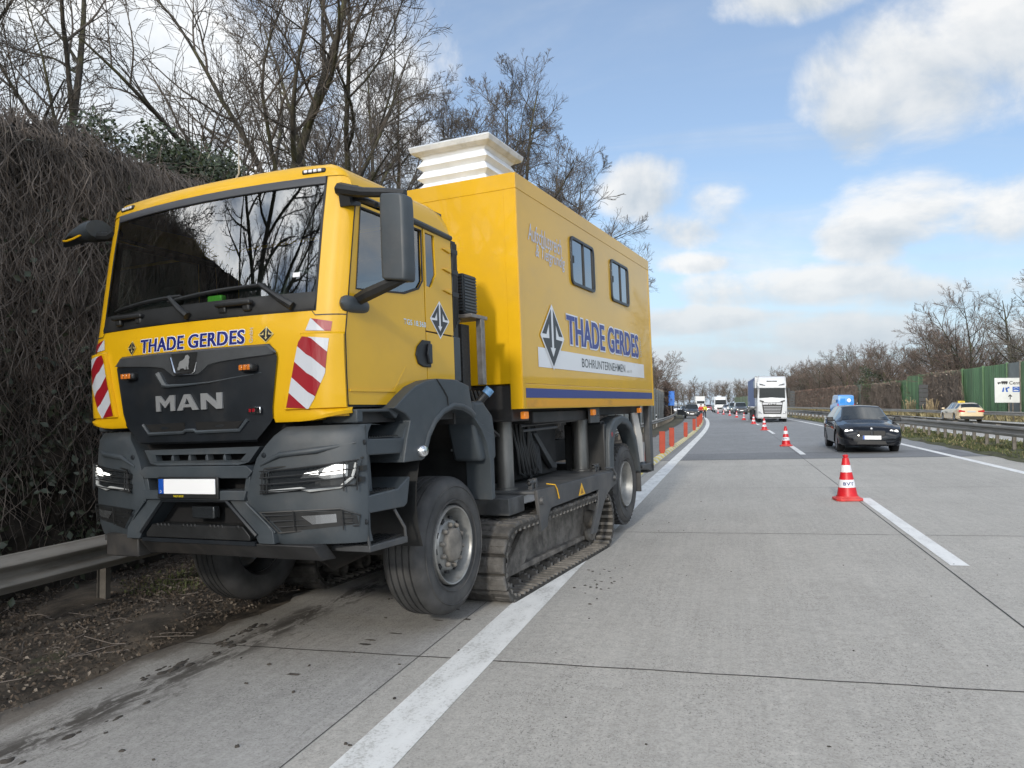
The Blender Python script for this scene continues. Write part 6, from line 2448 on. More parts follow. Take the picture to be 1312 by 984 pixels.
slog = pmat("slogan_pale", (0.56, 0.56, 0.62), 0.45, coat=0.7)
me, _ = fit_text("Aufschlussreich", 1.42, 2.34, 2.66, 2.83, lambda s_, t_, z_: bp(s_ , t_, 0.001), 0.006, shear=0.25)
PM(me, "slogan_lettering", slog, box_o, recalc=False, smooth=0)
me, _ = fit_text("& Tiefgründig", 1.60, 2.43, 2.49, 2.66, lambda s_, t_, z_: bp(s_, t_, 0.001), 0.006, shear=0.25)
PM(me, "slogan_lettering", slog, box_o, recalc=False, smooth=0)
for x in (-1.36, -3.42, -5.55):
    m_ = MB()
    m_.b2(x - 0.05, x + 0.05, 1.15, 1.20, 0.95, 1.02)
    PT(m_, "side_marker_lamp", amber_off, None, bevel=0.01)
m_ = MB()
m_.b2(-3.72, -3.36, 1.13, 1.16, 0.86, 1.04)
for kx in (-3.66, -3.56, -3.46):
    m_.lathe([(0.0005, 0.01), (0.012, 0.01), (0.014, 0.0)], 8, 'y', (kx, 1.16, 0.95))
PT(m_, "body_bracket", steel_d, None, bevel=0.006)
m_ = MB()                                                    # raised rear mast door edge
m_.b2(-6.32, -6.17, 1.12, 1.19, 1.08, 3.10)
m_.b2(-6.32, -6.17, -1.19, -1.12, 1.08, 3.10)
PT(m_, "tail_post", yellow_box, box_o, bevel=0.01)

# --- roof bellows
m_ = MB()
rows = []
x0_, x1_, y0_, y1_ = -2.02, -2.82, -0.30, 0.57
levels = []
for k in range(5):
    z = 3.24 + k * 0.135
    levels += [(z, 0.0), (z + 0.09, 0.055)]
levels.append((3.24 + 5 * 0.135, 0.0))
for z, e in levels:
    rows.append([(x0_ - e, y0_ + e, z), (x0_ - e, y1_ - e, z), (x1_ + e, y1_ - e, z), (x1_ + e, y0_ + e, z)])
m_.grid(rows, closed=True)
bl_o = PT(m_, "roof_bellows", bellow, None, smooth=0)
m_ = MB()
rows = []
for z, e in ((3.90, -0.005), (3.93, 0.05), (3.985, 0.065), (3.995, 0.06), (4.015, 0.02)):
    rows.append([(x0_ + e, y0_ - e, z), (x0_ + e, y1_ + e, z), (x1_ - e, y1_ + e, z), (x1_ - e, y0_ - e, z)])
m_.grid(rows, closed=True)
m_.f.append(tuple(range(len(m_.v) - 4, len(m_.v))))
m_.mi.append(0)
PT(m_, "bellows_lid", lid_m, bl_o, bevel=0.01)
m_ = MB()
m_.b2(-2.34, -2.08, -0.12, 0.16, 4.02, 4.055)
m_.lathe([(0.09, 0), (0.10, 0.035), (0.0005, 0.05)], 16, 'z', (-2.2, 0.02, 4.055))
PT(m_, "lid_cap", steel_d, bl_o, bevel=0.006)
# ------------------------------------------------------------------ cones
cone_red = pmat("cone_red", (0.56, 0.012, 0.02), 0.42, var=0.15, vscale=6, dirt=0.2, dirt_col=(0.3, 0.05, 0.05))
cone_base_m = pmat("cone_base_red", (0.60, 0.05, 0.045), 0.55, var=0.2, vscale=6, dirt=0.45, dirt_col=(0.3, 0.13, 0.11))
cone_white = pmat("cone_white", (0.68, 0.68, 0.70), 0.35, var=0.08, vscale=8)


def cone_r(z):
    return 0.165 - (z - 0.05) / 0.70 * 0.125


def make_cone(detail=True):
    root = empty("traffic_cone")
    m_ = MB()
    m_.prism([(-0.21, -0.15), (-0.15, -0.21), (0.15, -0.21), (0.21, -0.15), (0.21, 0.15), (0.15, 0.21), (-0.15, 0.21), (-0.21, 0.15)], 'z', 0.0, 0.045)
    m_.lathe([(0.20, 0.045), (0.178, 0.06), (0.17, 0.075)], 24, 'z')
    m_.build("base", cone_base_m, root, bevel=0.01)
    m_ = MB()
    m_.lathe([(cone_r(0.05), 0.05), (cone_r(0.70), 0.70), (0.034, 0.705), (0.034, 0.715), (0.045, 0.725), (0.045, 0.745), (0.034, 0.755), (0.0005, 0.757)], 24, 'z')
    m_.build("cone_body", cone_red, root, smooth=40)
    m_ = MB()
    for a, b in ((0.215, 0.345), (0.465, 0.585)):
        m_.lathe([(cone_r(a) - 0.001, a), (cone_r(a) + 0.002, a + 0.003), (cone_r(b) + 0.002, b - 0.003), (cone_r(b) - 0.001, b)], 32, 'z')
    m_.build("reflective_band", cone_white, root, smooth=40)
    if detail:
        def cp(s, t_, z_):
            r_ = cone_r(t_) + 0.0045
            a = -math.pi / 2 + s / r_
            return (r_ * math.cos(a), r_ * math.sin(a), t_)
        me, _ = fit_text("BVT", -0.085, 0.085, 0.252, 0.305, cp, 0.03, space=1.15)
        link_mesh("lettering", me, pmat("cone_lettering_blue", (0.01, 0.035, 0.17), 0.5), root, recalc=False, smooth=0)
    return root


cone_pos = [(1.83, 13.9, 0.12), (1.95, 31.0, -0.3), (1.92, 49.8, 0.5), (1.90, 65.0, 0.2), (1.88, 81.5, 1.1), (1.9, 96.5, 0.1), (1.95, 112, 0.4), (1.9, 125, 0.7), (1.9, 138, 0.2)]
cone_lab = ["nearest red and white traffic cone, with BVT lettering, at the start of a lane dash", "second traffic cone of the row, standing left of the black car",
            "third traffic cone of the row, just in front of the white lorry", "fourth traffic cone of the row, beside the white lorry's front wheel",
            "fifth traffic cone of the row, left of the lorry's trailer", "sixth traffic cone of the row, in front of the queueing dark cars",
            "seventh traffic cone of the row, small and far", "eighth traffic cone of the row, near the white motorhome", "ninth and farthest traffic cone of the row"]
c_near = make_cone(True)
c_far = make_cone(True)
for i, ((q, y, rz), lab) in enumerate(zip(cone_pos, cone_lab)):
    o = c_near if i == 0 else (c_far if i == 1 else copy_tree(c_far))
    p = RP(q, y, 0.002)
    o.location = p
    o.rotation_euler = (0, -0.035 if i < 3 else 0, rz)
    tag(o, lab, "traffic cone", "traffic cones along the lane line")

# ------------------------------------------------------------------ cars
car_glass = pmat("car_glass", (0.014, 0.018, 0.02), 0.04, spec=0.5, coat=0.35, coat_rough=0.01)
car_tyre = pmat("car_tyre", (0.018, 0.018, 0.019), 0.75)
alloy = pmat("alloy_rim", (0.42, 0.43, 0.44), 0.3, metal=0.8)
lamp_car = pmat("car_headlamp_lit", (0.8, 0.82, 0.85), 0.15, coat=1.0, emit=(1.0, 0.98, 0.92), emit_s=1.6)
lamp_off = pmat("car_headlamp", (0.45, 0.47, 0.5), 0.12, coat=1.0, metal=0.4)
tail = pmat("tail_lamp", (0.30, 0.012, 0.014), 0.15, coat=1.0, emit=(1, 0.05, 0.03), emit_s=0.15)
trim_b = pmat("car_black_trim", (0.012, 0.012, 0.013), 0.4)


def paint(name, col, rough=0.3):
    return pmat(name, col, rough, coat=1.0, coat_rough=0.02, spec=0.5)


ESTATE = dict(L=4.9, zt=[(-2.45, 0.62), (-2.43, 0.98), (-2.30, 1.12), (-2.02, 1.36), (-1.6, 1.435), (-0.4, 1.475), (0.2, 1.455), (0.42, 1.42), (1.22, 1.0), (1.9, 0.90), (2.25, 0.80), (2.40, 0.70), (2.45, 0.58)],
              zbelt=[(-2.45, 0.55), (-2.40, 0.92), (-2.2, 1.0), (-1, 0.98), (0, 0.95), (1.15, 0.93), (1.9, 0.83), (2.3, 0.72), (2.45, 0.5)],
              w=[(-2.45, 0.66), (-2.38, 0.80), (-2.1, 0.90), (-1.4, 0.93), (1.4, 0.93), (1.9, 0.92), (2.2, 0.88), (2.38, 0.80), (2.45, 0.68)],
              wt=[(-2.45, 0.55), (-2.3, 0.66), (-2.0, 0.60), (-0.3, 0.61), (0.42, 0.60), (1.2, 0.74), (1.9, 0.74), (2.3, 0.60), (2.45, 0.42)],
              wh=(1.45, -1.45, 0.335), screen=(0.46, 1.16), rear=(-2.32, -2.02), side=(-2.0, 0.92), pill=[(-1.38, -1.28), (-0.32, -0.22)])
SUV = dict(L=4.7, zt=[(-2.35, 0.7), (-2.33, 1.1), (-2.25, 1.45), (-2.1, 1.70), (-1.6, 1.78), (0.2, 1.79), (0.5, 1.75), (1.05, 1.22), (1.9, 1.10), (2.2, 1.0), (2.33, 0.85), (2.35, 0.65)],
           zbelt=[(-2.35, 0.7), (-2.3, 1.12), (0, 1.13), (1.05, 1.12), (1.9, 1.02), (2.25, 0.9), (2.35, 0.6)],
           w=[(-2.35, 0.75), (-2.2, 0.92), (1.6, 0.95), (2.1, 0.90), (2.3, 0.8), (2.35, 0.66)],
           wt=[(-2.35, 0.7), (-2.0, 0.68), (0.5, 0.68), (1.05, 0.80), (1.9, 0.80), (2.3, 0.68), (2.35, 0.5)],
           wh=(1.42, -1.4, 0.37), screen=(0.52, 1.02), rear=(-2.3, -2.12), side=(-2.05, 0.9), pill=[(-1.2, -1.1), (-0.2, -0.1)])
VAN = dict(L=5.4, zt=[(-2.7, 0.6), (-2.69, 1.2), (-2.66, 1.9), (-2.55, 2.32), (-2.2, 2.42), (0.6, 2.44), (1.1, 2.36), (1.9, 1.42), (2.4, 1.16), (2.65, 0.95), (2.7, 0.65)],
           zbelt=[(-2.7, 0.6), (-2.67, 1.25), (1.2, 1.28), (1.9, 1.22), (2.4, 1.02), (2.7, 0.6)],
           w=[(-2.7, 0.88), (-2.6, 0.97), (1.8, 0.98), (2.3, 0.92), (2.6, 0.82), (2.7, 0.68)],
           wt=[(-2.7, 0.82), (-2.5, 0.82), (1.1, 0.80), (1.9, 0.84), (2.4, 0.8), (2.7, 0.55)],
           wh=(1.75, -1.6, 0.36), screen=(1.14, 1.86), rear=(-9, -9.1), side=(0.55, 1.62), pill=[])


def make_car(name, S, pm, dz=0.20, facing_detail='front', lit=False, plate=True, extra=None, rimm=None):
    root = empty(name)
    hl = S['L'] / 2
    fx, rx, wr = S['wh']
    xs = set(x for t_ in ('zt', 'zbelt', 'w', 'wt') for x, _ in S[t_])
    for c in (fx, rx):
        R_ = wr + 0.065
        xs.update([c - R_ - 0.004, c - R_, c - R_ * 0.92, c - R_ * 0.7, c - R_ * 0.35, c, c + R_ * 0.35, c + R_ * 0.7, c + R_ * 0.92, c + R_, c + R_ + 0.004])
    for a, b in [S['screen'], S['rear'], S['side']] + S['pill']:
        xs.update([a, b])
    xs = sorted(x for x in xs if -hl <= x <= hl)
    xs2 = [xs[0]]
    for x in xs[1:]:
        if x - xs2[-1] > 0.002:
            xs2.append(x)
    xs = xs2
    rows = []
    for x in xs:
        zt_, zb_, w_, wt_ = (interp(x, S[k]) for k in ('zt', 'zbelt', 'w', 'wt'))
        za = None
        for c in (fx, rx):
            R_ = wr + 0.065
            if abs(x - c) < R_ + 0.001:
                za = wr + math.sqrt(max(0, R_ * R_ - (x - c) ** 2))
        z0 = dz + 0.06 * max(0, (abs(x) - hl + 0.5) / 0.5)
        zm = z0 + (zb_ - z0) * 0.55
        if za is None:
            low_ = [(w_ * 0.6, z0), (w_ * 0.88, z0), (w_ * 0.97, z0 + 0.07)]
        else:
            low_ = [(w_ * 0.6, z0), (w_ * 0.6, za), (w_ * 1.0, za)]
            zm = max(zm, za + 0.02)
        half = [(0.0, z0)] + low_ + [(w_, zm), (w_ * 0.992, (zm + zb_) / 2), (w_ * 0.965, max(zb_, zm + 0.03)), (w_ * 0.93, max(zb_, zm + 0.03) + 0.02), (wt_, max(zt_ - 0.045, zb_ + 0.03)), (wt_ * 0.93, max(zt_ - 0.008, zb_ + 0.04)), (wt_ * 0.5, max(zt_ + 0.012, zb_ + 0.045)), (0.0, max(zt_ + 0.02, zb_ + 0.05))]
        ring = [(x, y, z) for y, z in half] + [(x, -y, z) for y, z in reversed(half[1:-1])]
        rows.append(ring)
    n = len(rows[0])
    nh = 12
    body, scr, rear_, side_, side2_ = MB(), MB(), MB(), MB(), MB()
    flat = [p for r_ in rows for p in r_]
    for k in (body, scr, rear_, side_, side2_):
        k.v = list(flat)
    for i in range(len(rows) - 1):
        xm = (xs[i] + xs[i + 1]) / 2
        for j in range(n):
            jj = j if j < nh - 1 else n - 1 - j
            f = (i * n + j, i * n + (j + 1) % n, (i + 1) * n + (j + 1) % n, (i + 1) * n + j)
            dst = body
            if jj >= 8 and S['screen'][0] < xm < S['screen'][1]:
                dst = scr
            elif jj >= 8 and S['rear'][0] < xm < S['rear'][1]:
                dst = rear_
            elif jj == 7 and S['side'][0] < xm < S['side'][1] and not any(a < xm < b for a, b in S['pill']):
                dst = side_ if j < nh else side2_
            dst.f.append(f)
            dst.mi.append(0)
    body.f += [tuple(range(n)), tuple(range((len(rows) - 1) * n, len(rows) * n))]
    body.mi += [0, 0]

    def bld(mb_, nm, mat):
        if not mb_.f:
            return None
        me = bpy.data.meshes.new(nm)
        me.from_pydata(mb_.v, [], mb_.f)
        bm = bmesh.new()
        bm.from_mesh(me)
        bmesh.ops.delete(bm, geom=[v for v in bm.verts if not v.link_faces], context='VERTS')
        bmesh.ops.recalc_face_normals(bm, faces=bm.faces)
        bm.to_mesh(me)
        bm.free()
        return link_mesh(nm, me, mat, root, recalc=False, smooth=32)
    bld(body, "body", pm)
    bld(scr, "windscreen", car_glass)
    bld(rear_, "rear_window", car_glass)
    bld(side_, "side_windows", car_glass)
    bld(side2_, "side_windows", car_glass)
    for c in (fx, rx):
        w_ = interp(c, S['w'])
        for s in (1, -1):
            wt = empty("wheel", (c, s * (w_ - 0.02), wr))
            wt.parent = root
            m_ = MB()
            m_.lathe([(wr * 0.62, -s * 0.02), (wr * 0.72, 0), (wr * 0.92, -s * 0.004), (wr, -s * 0.03), (wr, -s * 0.20), (wr * 0.9, -s * 0.23), (wr * 0.6, -s * 0.2)], 28, 'y')
            m_.build("tyre", car_tyre, wt, smooth=40)
            m_ = MB()
            m_.lathe([(wr * 0.66, -s * 0.008), (wr * 0.60, -s * 0.015), (wr * 0.58, -s * 0.07)], 28, 'y')
            for k in range(7):
                a = 2 * math.pi * k / 7
                m_.box((math.cos(a) * wr * 0.33, -s * 0.02, math.sin(a) * wr * 0.33), (wr * 0.62, 0.02, wr * 0.14), Matrix.Rotation(-a, 3, 'Y'))
            m_.lathe([(0.0005, 0), (wr * 0.14, -s * 0.004), (wr * 0.16, -s * 0.03)], 14, 'y')
            m_.build("rim", rimm or alloy, wt, smooth=40)
            m_ = MB()
            m_.lathe([(0.0005, -s * 0.09), (wr * 0.6, -s * 0.09)], 20, 'y')
            m_.build("brake_disc", trim_b, wt)
    if extra:
        extra(root, S)
    return root


def car_front(root, S, lit=True, plate=True, zl=0.68, zg=0.60, wl=0.70, kidney=False, lampm=None, bar=0.40):
    hl = S['L'] / 2
    lm = lampm or (lamp_car if lit else lamp_off)
    for s in (1, -1):
        m_ = MB()
        m_.prism([(s * (wl - 0.20), zl - 0.05), (s * (wl - 0.16), zl - 0.085), (s * (wl + 0.06), zl - 0.06), (s * (wl + 0.13), zl + 0.05), (s * (wl + 0.02), zl + 0.06), (s * (wl - 0.16), zl + 0.035)], 'x', hl - 0.42, hl - 0.105)
        hb = m_.build("headlamp", trim_b if kidney else lm, root, bevel=0.01)
        if kidney:
            m_ = MB()
            for dy in (-0.09, 0.045):
                m_.lathe([(0.030, 0), (0.05, 0.004), (0.056, -0.01)], 18, 'x', (hl - 0.098, s * (wl + dy), zl - 0.015))
                m_.lathe([(0.0005, 0.008), (0.022, 0.004)], 12, 'x', (hl - 0.10, s * (wl + dy), zl - 0.015))
            m_.build("lamp_ring", lm, hb)
    m_ = MB()
    if kidney:
        for s in (1, -1):
            m_.prism([(s * 0.03, zg + 0.10), (s * 0.36, zg + 0.105), (s * 0.40, zg + 0.06), (s * 0.36, zg - 0.07), (s * 0.06, zg - 0.08), (s * 0.03, zg - 0.05)], 'x', hl - 0.2, hl + 0.012)
    else:
        m_.prism([(-0.45, zg + 0.07), (0.45, zg + 0.07), (0.40, zg - 0.07), (-0.40, zg - 0.07)], 'x', hl - 0.2, hl + 0.012)
    m_.build("grille", trim_b, root, bevel=0.015, seg=2)
    m_ = MB()
    m_.prism([(-0.38, bar), (0.38, bar), (0.44, bar - 0.13), (-0.44, bar - 0.13)], 'x', hl - 0.2, hl + 0.005)
    for s in (1, -1):
        m_.prism([(s * 0.52, bar + 0.02), (s * 0.72, bar + 0.05), (s * 0.74, bar - 0.06), (s * 0.56, bar - 0.09)], 'x', hl - 0.3, hl - 0.085)
    m_.build("lower_intake", trim_b, root, bevel=0.012)
    if kidney:
        m_ = MB()
        for s in (1, -1):
            m_.lathe([(0.0005, 0.012), (0.035, 0.008), (0.042, 0)], 16, 'x', (hl - 0.085, s * 0.64, bar - 0.02))
        m_.build("fog_lamp", lamp_off, root)
        m_ = MB()
        m_.lathe([(0.0005, 0.008), (0.03, 0.006), (0.038, 0)], 18, 'x', (hl - 0.06, 0, zg + 0.155))
        m_.build("bonnet_badge", alloy, root)
    if plate:
        m_ = MB()
        m_.b2(hl + 0.014, hl + 0.026, -0.26, 0.26, bar + 0.03, bar + 0.145)
        po = m_.build("number_plate", plate_w, root, bevel=0.003)
        m_ = MB()
        m_.b2(hl + 0.0275, hl + 0.029, -0.258, -0.21, bar + 0.032, bar + 0.143)
        m_.build("plate_band", plate_b, po, smooth=0)
    for s in (1, -1):
        m_ = MB()
        xm, zm = S['screen'][1] - 0.30, interp(S['screen'][1] - 0.3, S['zbelt']) + 0.06
        w_ = interp(xm, S['w'])
        m_.box((xm, s * (w_ + 0.09), zm + 0.03), (0.14, 0.20, 0.14))
        m_.box((xm + 0.02, s * (w_ - 0.02), zm - 0.01), (0.07, 0.1, 0.05))
        m_.build("wing_mirror", trim_b, root, bevel=0.035, seg=3)


def place(o, q, y, toward=True, dz=0.0, yaw=0.0):
    t_ = (off(y + 1) - off(y - 1)) / 2
    rz = -math.pi / 2 - math.atan(t_) if toward else math.pi / 2 - math.atan(t_)
    o.location = RP(q, y, dz)
    o.rotation_euler = (0, 0, rz + yaw)


black_p = pmat("black_car_paint", (0.005, 0.006, 0.009), 0.6, coat=0.9, coat_rough=0.012, spec=0.05)
car = make_car("estate_car", ESTATE, black_p, extra=lambda r_, S: car_front(r_, S, True, True, 0.69, 0.60, 0.66, True))
place(car, 4.12, 28.3, True, 0.004)
car.rotation_euler = (0, 0.0, car.rotation_euler.z)
tag(car, "shiny black estate car driving towards the camera with ring headlights on", "car")
m_ = MB()
m_.lathe([(0.0005, 0), (0.03, -0.002)], 8, 'x', (2.38, 0.2, 0.76))

# cream taxi seen from behind
cream = paint("taxi_cream", (0.66, 0.52, 0.33), 0.3)


def taxi_rear(root, S):
    hl = S['L'] / 2
    for s in (1, -1):
        m_ = MB()
        m_.prism([(s * 0.42, 0.86), (s * 0.80, 0.93), (s * 0.86, 0.86), (s * 0.84, 0.76), (s * 0.44, 0.77)], 'x', -hl - 0.005, -hl + 0.25)
        m_.build("tail_lamp", tail, root, bevel=0.01)
        m_ = MB()
        xm = 0.9
        m_.box((xm, s * 1.02, 1.02), (0.14, 0.2, 0.14))
        m_.build("wing_mirror", cream, root, bevel=0.035, seg=3)
    m_ = MB()
    m_.b2(-hl - 0.012, -hl + 0.05, -0.28, 0.28, 0.74, 0.87)
    m_.build("number_plate", pmat("plate_grey", (0.5, 0.5, 0.5), 0.5), root, bevel=0.005)
    m_ = MB()
    m_.prism([(-0.80, 0.46), (0.80, 0.46), (0.72, 0.26), (-0.72, 0.26)], 'x', -hl - 0.008, -hl + 0.3)
    m_.build("rear_diffuser", trim_b, root, bevel=0.012)
    m_ = MB()
    m_.prism([(-0.24, 1.475), (0.24, 1.475), (0.20, 1.60), (-0.20, 1.60)], 'x', -0.10, 0.08)
    m_.build("taxi_roof_sign", pmat("taxi_sign_yellow", (0.85, 0.62, 0.04), 0.4), root, bevel=0.015)
    me, _ = fit_text("TAXI", -0.15, 0.15, 1.495, 1.575, lambda s_, t_, z_: (-0.103, -s_, t_), 0.02)
    link_mesh("sign_lettering", me, black_l, root, recalc=False, smooth=0)
    m_ = MB()
    m_.b2(-1.2, 0.2, 0.57, 0.60, 1.475, 1.50)
    m_.b2(-1.2, 0.2, -0.60, -0.57, 1.475, 1.50)
    m_.build("roof_rail", alloy, root, bevel=0.006)
    me, _ = fit_text("TAXI", -0.75, -0.15, 0.66, 0.80, lambda s_, t_, z_: (-s_, 0.937, t_), 0.01)
    link_mesh("door_lettering", me, black_l, root, recalc=False, smooth=0)


taxi = make_car("taxi", ESTATE, cream, extra=taxi_rear)
place(taxi, 17.25, 66.5, False, 0.02)
tag(taxi, "cream taxi estate with yellow roof sign on the opposite carriageway", "taxi")

van_blue = paint("van_bright_blue", (0.012, 0.22, 0.62), 0.35)


def van_rear(root, S):
    hl = S['L'] / 2
    m_ = MB()
    m_.prism([(-0.62, 2.0), (-0.08, 2.0), (-0.08, 1.45), (-0.66, 1.45)], 'x', -hl - 0.004, -hl + 0.2)
    m_.prism([(0.62, 2.0), (0.08, 2.0), (0.08, 1.45), (0.66, 1.45)], 'x', -hl - 0.004, -hl + 0.2)
    m_.build("rear_door_panel", van_blue, root, bevel=0.02)
    m_ = MB()
    m_.lathe([(0.0005, 0), (0.22, -0.001)], 24, 'x', (-hl - 0.01, -0.3, 1.80))
    m_.prism([(-0.46, 1.66), (-0.14, 1.66), (-0.14, 1.72), (-0.46, 1.72)], 'x', -hl - 0.012, -hl - 0.006)
    m_.build("white_emblem", white_l, root, recalc=False)
    for s in (1, -1):
        m_ = MB()
        m_.b2(-hl - 0.006, -hl + 0.1, s * 0.82, s * 0.93, 0.9, 1.4)
        m_.build("tail_lamp", tail, root, bevel=0.01)
    m_ = MB()
    m_.b2(-1.9, 0.2, 0.975, 0.985, 1.55, 1.9)
    m_.build("side_panel_marking", white_l, root, smooth=0)


v = make_car("delivery_van", VAN, van_blue, dz=0.25, extra=van_rear)
place(v, 13.9, 98, False, 0.02)
tag(v, "bright blue delivery van driving away behind the black car", "van")

# vehicles in the queue
dark_grey = paint("dark_grey_paint", (0.035, 0.04, 0.048))
teal_p = paint("grey_teal_paint", (0.06, 0.085, 0.09))
silver_p = paint("silver_paint", (0.30, 0.31, 0.32))
red_p = paint("red_paint", (0.32, 0.02, 0.02))
white_p = paint("white_paint", (0.72, 0.72, 0.72))
dark_p = paint("dark_shoulder_car_paint", (0.02, 0.024, 0.03))
FR = lambda r_, S: car_front(r_, S, True, True, 0.86, 0.78, 0.72, False, lamp_car, 0.50)
s1_ = make_car("suv", SUV, dark_grey, dz=0.24, extra=FR)
place(s1_, 4.15, 122)
tag(s1_, "dark grey suv heading the queue directly behind the white lorry", "car")
s2_ = make_car("suv", SUV, teal_p, dz=0.24, extra=FR)
place(s2_, 4.1, 133)
tag(s2_, "grey teal suv, second in the queue behind the white lorry", "car")
s3_ = make_car("estate_car", ESTATE, silver_p, extra=lambda r_, S: car_front(r_, S, True, True))
place(s3_, 4.0, 143.5)
tag(s3_, "silver grey car, third in the queue, right of the white motorhome", "car")
s4_ = make_car("estate_car", ESTATE, red_p, extra=lambda r_, S: car_front(r_, S, True, True))
place(s4_, 3.6, 186)
tag(s4_, "small red car far away, left of the white motorhome", "car")
s5_ = make_car("estate_car", ESTATE, white_p, extra=lambda r_, S: car_front(r_, S, True, True))
place(s5_, -4.2, 168)
tag(s5_, "white car far away on the left, behind the guardrail's end", "car")
s6_ = make_car("estate_car", ESTATE, dark_grey, extra=lambda r_, S: car_front(r_, S, True, True))
place(s6_, -3.0, 158)
tag(s6_, "dark car far away on the left, under the blue motorway sign", "car")


def suv_door(root, S):
    FR(root, S)
    m_ = MB()
    a = R(62)
    hinge = Vector((0.95, -0.94, 0))
    d = Vector((-math.cos(a), -math.sin(a), 0))
    pts = [(0, 0.42), (0.95, 0.42), (1.0, 1.12), (0.02, 1.10)]
    for wn in (0,):
        vs = [hinge + d * p[0] + Vector((0, 0, p[1])) for p in pts]
        nrm = Vector((-d.y, d.x, 0)) * 0.07
        m_.add(vs + [v_ + nrm for v_ in vs], [(0, 1, 2, 3), (7, 6, 5, 4), (0, 4, 5, 1), (1, 5, 6, 2), (2, 6, 7, 3), (3, 7, 4, 0)])
    ring = [hinge + d * p[0] + Vector((0, 0, p[1])) for p in [(0.05, 1.1), (0.42, 1.68), (0.92, 1.70), (0.98, 1.1)]]
    m_.tube(ring, 0.035, 6)
    m_.build("open_door", dark_p, root, bevel=0.02)
    m_ = MB()
    for y in (0.66, -0.66):
        m_.tube([(-1.9, y, 1.84), (0.2, y, 1.85)], 0.025, 6)
    m_.box((-0.9, 0, 1.93), (1.9, 1.2, 0.14))
    m_.build("roof_rack", trim_b, root, bevel=0.03)


s7_ = make_car("suv", SUV, dark_p, dz=0.26, extra=suv_door)
place(s7_, -3.35, 101)
tag(s7_, "dark suv stopped on the left shoulder with a door standing open", "car")

# white lorry
lw = paint("lorry_white", (0.62, 0.63, 0.64), 0.35)
tarp = pmat("trailer_blue_tarp", (0.16, 0.205, 0.36), 0.55, var=0.1, vscale=1)
root = empty("lorry")
tag(root, "white articulated lorry with blue sided trailer in the right lane", "lorry")
place(root, 3.62, 70.0)
m_ = MB()
rows = []
for z, xf_, hw in ((0.32, 1.06, 1.20), (0.42, 1.14, 1.23), (0.9, 1.17, 1.24), (1.5, 1.15, 1.24), (1.9, 1.10, 1.23), (2.05, 1.07, 1.22)):
    rows.append([(-1.15, hw, z), (0.75, hw, z), (xf_ - 0.14, hw * 0.96, z), (xf_, hw * 0.75, z), (xf_ + 0.03, 0, z), (xf_, -hw * 0.75, z), (xf_ - 0.14, -hw * 0.96, z), (0.75, -hw, z), (-1.15, -hw, z)])
for z, xf_, hw in ((2.95, 0.86, 1.17), (3.1, 0.90, 1.18), (3.45, 0.70, 1.16), (3.80, 0.42, 1.14), (3.92, 0.2, 1.10)):
    rows.append([(-1.15, hw, z), (0.62, hw, z), (xf_ - 0.14, hw * 0.95, z), (xf_, hw * 0.75, z), (xf_ + 0.03, 0, z), (xf_, -hw * 0.75, z), (xf_ - 0.14, -hw * 0.95, z), (0.62, -hw, z), (-1.15, -hw, z)])
m_.grid(rows, closed=True)
m_.f.append(tuple(range(len(m_.v) - 9, len(m_.v))))
m_.mi.append(0)
cab_w = m_.build("cab", lw, root, smooth=35)
m_ = MB()
m_.prism([(-1.05, 2.07), (1.05, 2.07), (1.02, 2.93), (-1.02, 2.93)], 'x', 0.95, 1.085)
sc_o = m_.build("windscreen", car_glass, cab_w, bevel=0.03)
m_ = MB()
m_.b2(0.80, 1.0, -1.12, 1.12, 2.90, 3.12)
m_.b2(0.5, 0.72, -0.35, 0.45, 3.50, 3.60)
m_.build("sun_visor", lw, cab_w, bevel=0.04)
m_ = MB()
m_.b2(0.55, 0.72, -0.42, 0.42, 3.44, 3.56)
m_.build("roof_vent", trim_b, cab_w, bevel=0.01)
m_ = MB()
m_.prism([(-0.86, 1.72), (0.86, 1.72), (0.72, 0.72), (-0.72, 0.72)], 'x', 1.0, 1.215)
g_o = m_.build("grille", trim_b, cab_w, bevel=0.02)
m_ = MB()
for k in range(5):
    m_.b2(1.215, 1.235, -0.72 + 0.02 * (4 - k), 0.72 - 0.02 * (4 - k), 0.82 + k * 0.125, 0.86 + k * 0.125)
m_.b2(1.21, 1.222, -0.80, 0.80, 1.50, 1.68)
m_.build("grille_slat", pmat("grille_silver", (0.42, 0.43, 0.46), 0.35, metal=0.5), g_o, bevel=0.006)
me, _ = fit_text("DAF", -0.34, 0.34, 1.46, 1.60, lambda s_, t_, z_: (1.226, s_, t_), 0.03)
link_mesh("maker_lettering", me, trim_b, g_o, recalc=False, smooth=0)
